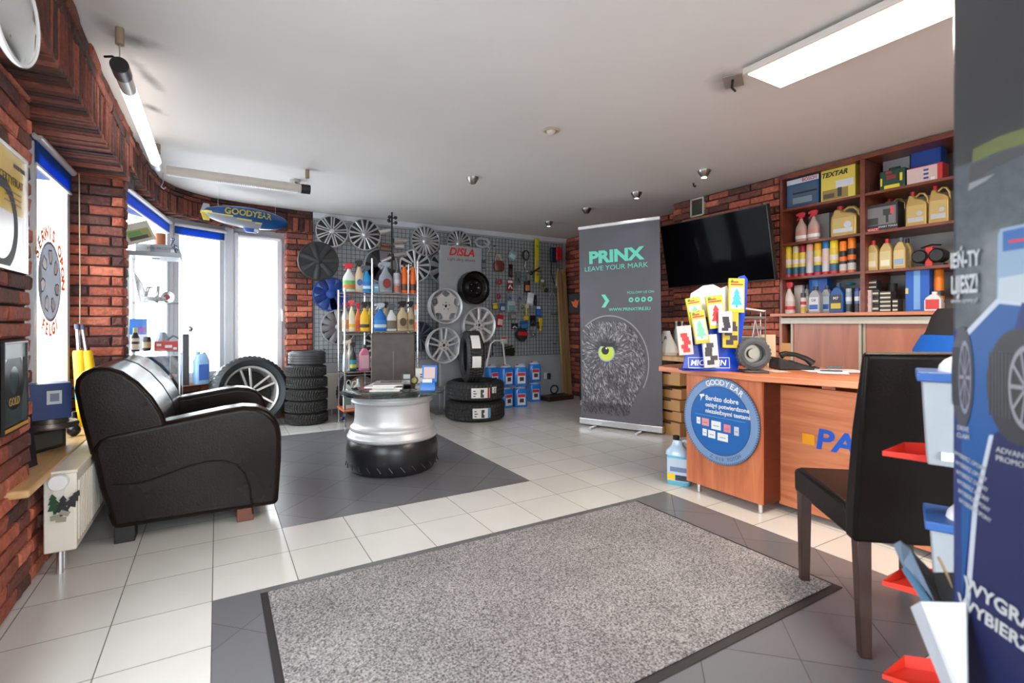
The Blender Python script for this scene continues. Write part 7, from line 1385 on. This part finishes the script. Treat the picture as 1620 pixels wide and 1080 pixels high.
for a in (90, 0, 180, 270):
    m = MB(); m.prism([(-rl*1.04, 0), (-rl*.80, 0), (-rl*.86, .075), (-rl*.98, .075)], -.003, .003, M=Matrix.Rotation(R(a), 4, 'X')); m.build('tail_fin', pm(226, 206, 90) if a != 0 else pm(180, 184, 190), o, bev=(.001, 1))
m = MB(); m.loft([(-.135, .05, .014), (-.10, .075, .022), (-.088, .075, .022)], 16, M=T(.03, 0, 0)); m.build('gondola', pm(60, 100, 190), o); m = MB(); m.box(.05, .09, -.022, .022, -.128, -.10); m.build('gondola_nose', WHITE, o)
for x in (-.26, .26): m = MB(); m.cyl(.0014, rr*.7, 2.3-2.055, 6, T(x, 0, 0)); m.build('hanging_string', WHITE, o)

# ---------------------------------------------------------------- foreground: display tower, trays
TLc = .73; TM = T(*wp(.84, TLc, 0)) @ RZ(math.atan2(-DV.y, -DV.x))      # local x: towards the camera, -y: front
o = thing('display_tower', 'tall dark and blue advertising tower with tyre pictures at the right edge', 'display tower', M=TM)
TMi = TM.inverted()
def tp(px, py): d = ray(px, py); t = TLc/((px-810)/FPX); q = TMi @ (O+d*t); return q.x, q.z
stad = [(.018+.018*math.cos(R(a)), .03+.03*math.sin(R(a))) for a in range(270, 89, -12)]+[(.57, .06)]+[(.57+.03*math.cos(R(a)), .03+.03*math.sin(R(a))) for a in range(80, -91, -12)]
def tower(z0, z1, g_, mt, nm):
    m = MB(); n = len(stad); pts = [(.3+(x-.3)*(1+g_/.3), .03+(y-.03)*(1+g_/.03)) for x, y in stad]
    m.add([(x, y, z0) for x, y in pts]+[(x, y, z1) for x, y in pts], [(i, (i+1) % n, (i+1) % n+n, i+n) for i in range(n)]+[list(range(n))[::-1], list(range(n, 2*n))]); return m.build(nm, mt, o, sm=40)
zA = tp(1520, 262)[1]; zB = tp(1510, 520)[1]
tower(zA, 1.95, 0, mat('tower_dark', s(44, 44, 46), .28, var=.12, scale=3, coat=.3), 'upper_print'); tower(zB, zA, 0, mat('tower_asphalt', s(66, 72, 78), .35, var=.22, scale=60, coat=.2), 'asphalt_print'); tower(.03, zB, 0, mat('tower_blue', s(28, 44, 98), .35, var=.12, scale=3, coat=.2), 'lower_print'); tower(0, .03, .002, BLACK, 'plinth')
def tpatch(nm, pts, mt, y=-.0005): m = MB(); m.poly([(tp(*q)[0], y, tp(*q)[1]) for q in pts]); return m.build(nm, mt, o, sm=0)
tpatch('grass_print', [(1540, 236), (1580, 216), (1640, 196), (1640, 222), (1580, 240), (1538, 258)], pm(88, 92, 50)); tpatch('kerb_print', [(1536, 262), (1580, 244), (1640, 224), (1640, 236), (1580, 262), (1534, 290), (1534, 275)], pm(60, 60, 62)); tpatch('pale_kerb_print', [(1534, 290), (1575, 274), (1560, 286), (1532, 302)], pm(120, 122, 124))
tpatch('mid_blue_print', [(1530, 523), (1582, 478), (1640, 484), (1640, 640), (1568, 690), (1540, 780), (1522, 960), (1522, 540)], pm(20, 70, 126), -.0008)
tpatch('white_band', [(1524, 529), (1578, 472), (1640, 478), (1640, 486), (1582, 480), (1528, 536)], pm(166, 172, 184), -.001); tpatch('white_band', [(1566, 688), (1573, 688), (1548, 800), (1532, 1000), (1524, 1000), (1540, 800)], pm(166, 172, 184), -.0011)
tpatch('navy_print', [(1573, 688), (1640, 660), (1640, 1080), (1532, 1080), (1548, 800)], pm(22, 28, 70), -.0009)
tpatch('navy_band', [(1606, 520), (1618, 478), (1640, 478), (1640, 560)], NAVY, -.0012)
tpatch('card_print', [(1580, 372), (1584, 362), (1640, 350), (1640, 482), (1578, 472)], pm(120, 142, 164), -.0013); tpatch('card_header', [(1588, 366), (1640, 355), (1640, 390), (1588, 398)], pm(40, 84, 140), -.0016); tpatch('card_red_line', [(1598, 380), (1640, 374), (1640, 378), (1598, 384)], RED, -.0018); tpatch('card_cloud', [(1582, 440), (1640, 430), (1640, 482), (1580, 472)], pm(160, 168, 176), -.0016)
def tyre_print(px, py, rx, rz_, y, ring, rimc):
    c = tp(px, py); e1 = tp(px+rx, py); e2 = tp(px, py+rz_); ax = abs(e1[0]-c[0]); az = abs(e2[1]-c[1])
    Mx = T(c[0], y, c[1]) @ RX @ Matrix.Diagonal((ax, az, 1, 1))
    m = MB(); m.lathe([(1e-7, 0), (1, 0)], 48, Mx); a = m.build('tyre_print', ring, o, sm=0)
    m = MB()
    for k in range(7): m.box(-.92+k*.11, -.88+k*.11, -.25, .25, .0002, .0006, M=Mx @ Matrix.Diagonal((1, 2.3, 1, 1)))
    m.build('tread_print', pm(70, 68, 74), a, sm=0)
    Mr = Mx @ T(.28, 0, .0008) @ Matrix.Diagonal((.55, .72, 1, 1)); m = MB(); m.lathe([(1, 0), (.86, 0)], 40, Mr)
    for k in range(10): m.box(.1, .9, -.05, .05, 0, .0002, M=Mr @ RZ(k*.6283))
    m.build('rim_print', rimc, a, sm=0)
tyre_print(1612, 612, 56, 92, -.0022, pm(44, 42, 48), pm(124, 122, 130)); tyre_print(1524, 596, 18, 80, -.0020, pm(58, 58, 68), pm(116, 116, 128))
def tt_(st, px, py, size, c=pm(168, 170, 174), ang=0, **k): q = tp(px, py); return txt(st, size, c, o, T(q[0], -.0026, q[1]) @ RX @ RZ(R(ang)), **k)
tt_('IEŃ-TY', 1552, 408, .034, bold=.03, align='RIGHT', sx=.5); tt_('LIJESZ!', 1550, 449, .040, bold=.03, align='RIGHT', sx=.42); tt_('www.opony.pl', 1549, 474, .010, align='RIGHT', sx=.8)
tt_('WYGRAJ', 1584, 958, .030, bold=.03, ang=-4); tt_('WYBIERZ M', 1588, 996, .028, bold=.03, ang=-4)
tt_('ADVAN', 1600, 716, .012); tt_('PROMO', 1600, 730, .012); tt_('DRIVE', 1526, 678, .011, sx=.7); tt_('CLAIM', 1526, 690, .011, sx=.7)
for k in range(6): tt_('WYBIERZ OPONY', 1512+k*1.5, 715+k*15, .010, align='LEFT', sx=.7, ang=-14)
# product rack with red trays behind the tower
q = wp(1.19, 1.16, 0); o = thing('red_tray_stand', 'stand with red wire trays behind the advertising tower', 'display stand', (q.x, q.y, 0), math.atan2(-DV.y, -DV.x)+R(90)-R(15)+R(180)*0)
def zat(px, py, D): return CAMH+(511-py)/FPX*D
m = MB(); m.box(.10, .125, .02, .045, 0, 1.1); m.box(-.02, .22, -.1, .14, 0, .02); m.build('stand_post', pm(150, 40, 40), o)
Zt = [zat(0, 742, 1.2), zat(0, 962, 1.2), zat(0, 1120, 1.2)]
for z in Zt:
    m = MB(); m.add([(-.225, .04, z+.01), (.12, -.12, z), (.12, .12, z), (-.14, .12, z), (-.225, .04, z+.022), (.12, -.125, z+.035), (.12, .125, z+.035), (-.14, .125, z+.03)], [(0, 1, 2, 3), (0, 4, 5, 1), (2, 6, 7, 3), (3, 7, 4, 0)]); m.build('red_tray', pm(206, 50, 34, .4), o, sm=0)
for k, (z, hgt, lb) in enumerate(((Zt[0]+.002, .205, 'white plastic bin with blue lid on the upper red tray'), (Zt[1]+.004, .18, 'white plastic bin with blue lid on the middle red tray'))):
    L0 = 1.075+.02*k; q = wp(1.21, L0, z+.004); o = thing('lidded_bin', lb, 'bin', q, math.atan2(RV.y, RV.x)-R(38), 'white bins on the red trays')
    m = MB(); m.add([(-.055, -.05, .004), (.06, -.05, .004), (.06, .07, .004), (-.055, .07, .004), (-.065, -.06, hgt), (.07, -.06, hgt), (.07, .08, hgt), (-.065, .08, hgt)], [(0, 3, 2, 1), (4, 5, 6, 7), (0, 1, 5, 4), (1, 2, 6, 5), (2, 3, 7, 6), (3, 0, 4, 7)]); m.build('bin_body', pm(150, 156, 162, .5), o, bev=(.004, 2))
    m = MB(); m.box(-.076, .081, -.07, .09, hgt, hgt+.022); m.build('blue_lid', pm(52, 92, 156, .4), o, bev=(.004, 2)); m = MB(); m.ball(.045, T(.01, 0, hgt+.022), sc=(1, 1, .9), n=16); m.build('white_knob', WHITEP, o)
    m = MB(); m.box(-.006, .004, -.064, -.055, hgt*.78, hgt*.92); m.build('latch', pm(60, 64, 70), o); m = MB(); m.box(-.03, .02, -.062, -.052, .02, .04); m.build('label_tag', WHITE, o)
# leaflet tray on the tower: white front with dark leaflets
def P3(px, py, D): v = atD(px, py, D); return v
q0 = atD(1490, 1000, .86); o = thing('leaflet_tray', 'white leaflet tray with dark brochures fixed low on the advertising tower', 'leaflet tray', q0)
def loc(px, py, D): v = atD(px, py, D)-q0; return (v.x, v.y, v.z)
def slab(pts, th, mt, nm):
    a = [Vector(loc(*p_)) for p_ in pts]; n = (a[1]-a[0]).cross(a[2]-a[0]).normalized()*th; m = MB(); k = len(a)
    m.add(a+[v+n for v in a], [list(range(k)), list(range(2*k-1, k-1, -1))]+[(i, i+k, (i+1) % k+k, (i+1) % k) for i in range(k)]); return m.build(nm, mt, o, sm=0)
slab([(1456, 951, .86), (1528, 953, .80), (1530, 1110, .74), (1518, 1110, .76)], .003, pm(214, 216, 220), 'white_front')
slab([(1456, 951, .86), (1518, 1110, .76), (1500, 1110, .86), (1440, 960, .94)], .003, pm(190, 196, 206), 'tray_side')
slab([(1460, 905, .95), (1525, 905, .86), (1526, 990, .82), (1470, 990, .9)], .002, BLACKM, 'tray_back')
slab([(1413, 862, .93), (1424, 856, .90), (1440, 870, .90), (1478, 952, .86), (1462, 952, .88), (1430, 900, .92)], .002, pm(104, 120, 140), 'brochure_curl'); slab([(1426, 900, .93), (1432, 897, .91), (1470, 952, .86), (1462, 955, .87)], .004, pm(70, 110, 140), 'brochure_edge')
slab([(1483, 880, .92), (1487, 880, .92), (1522, 950, .85), (1518, 952, .85)], .002, pm(150, 130, 90), 'leaflet_edge')
slab([(1440, 868, .92), (1476, 905, .90), (1490, 955, .86), (1474, 955, .86)], .002, pm(40, 42, 48), 'brochure')
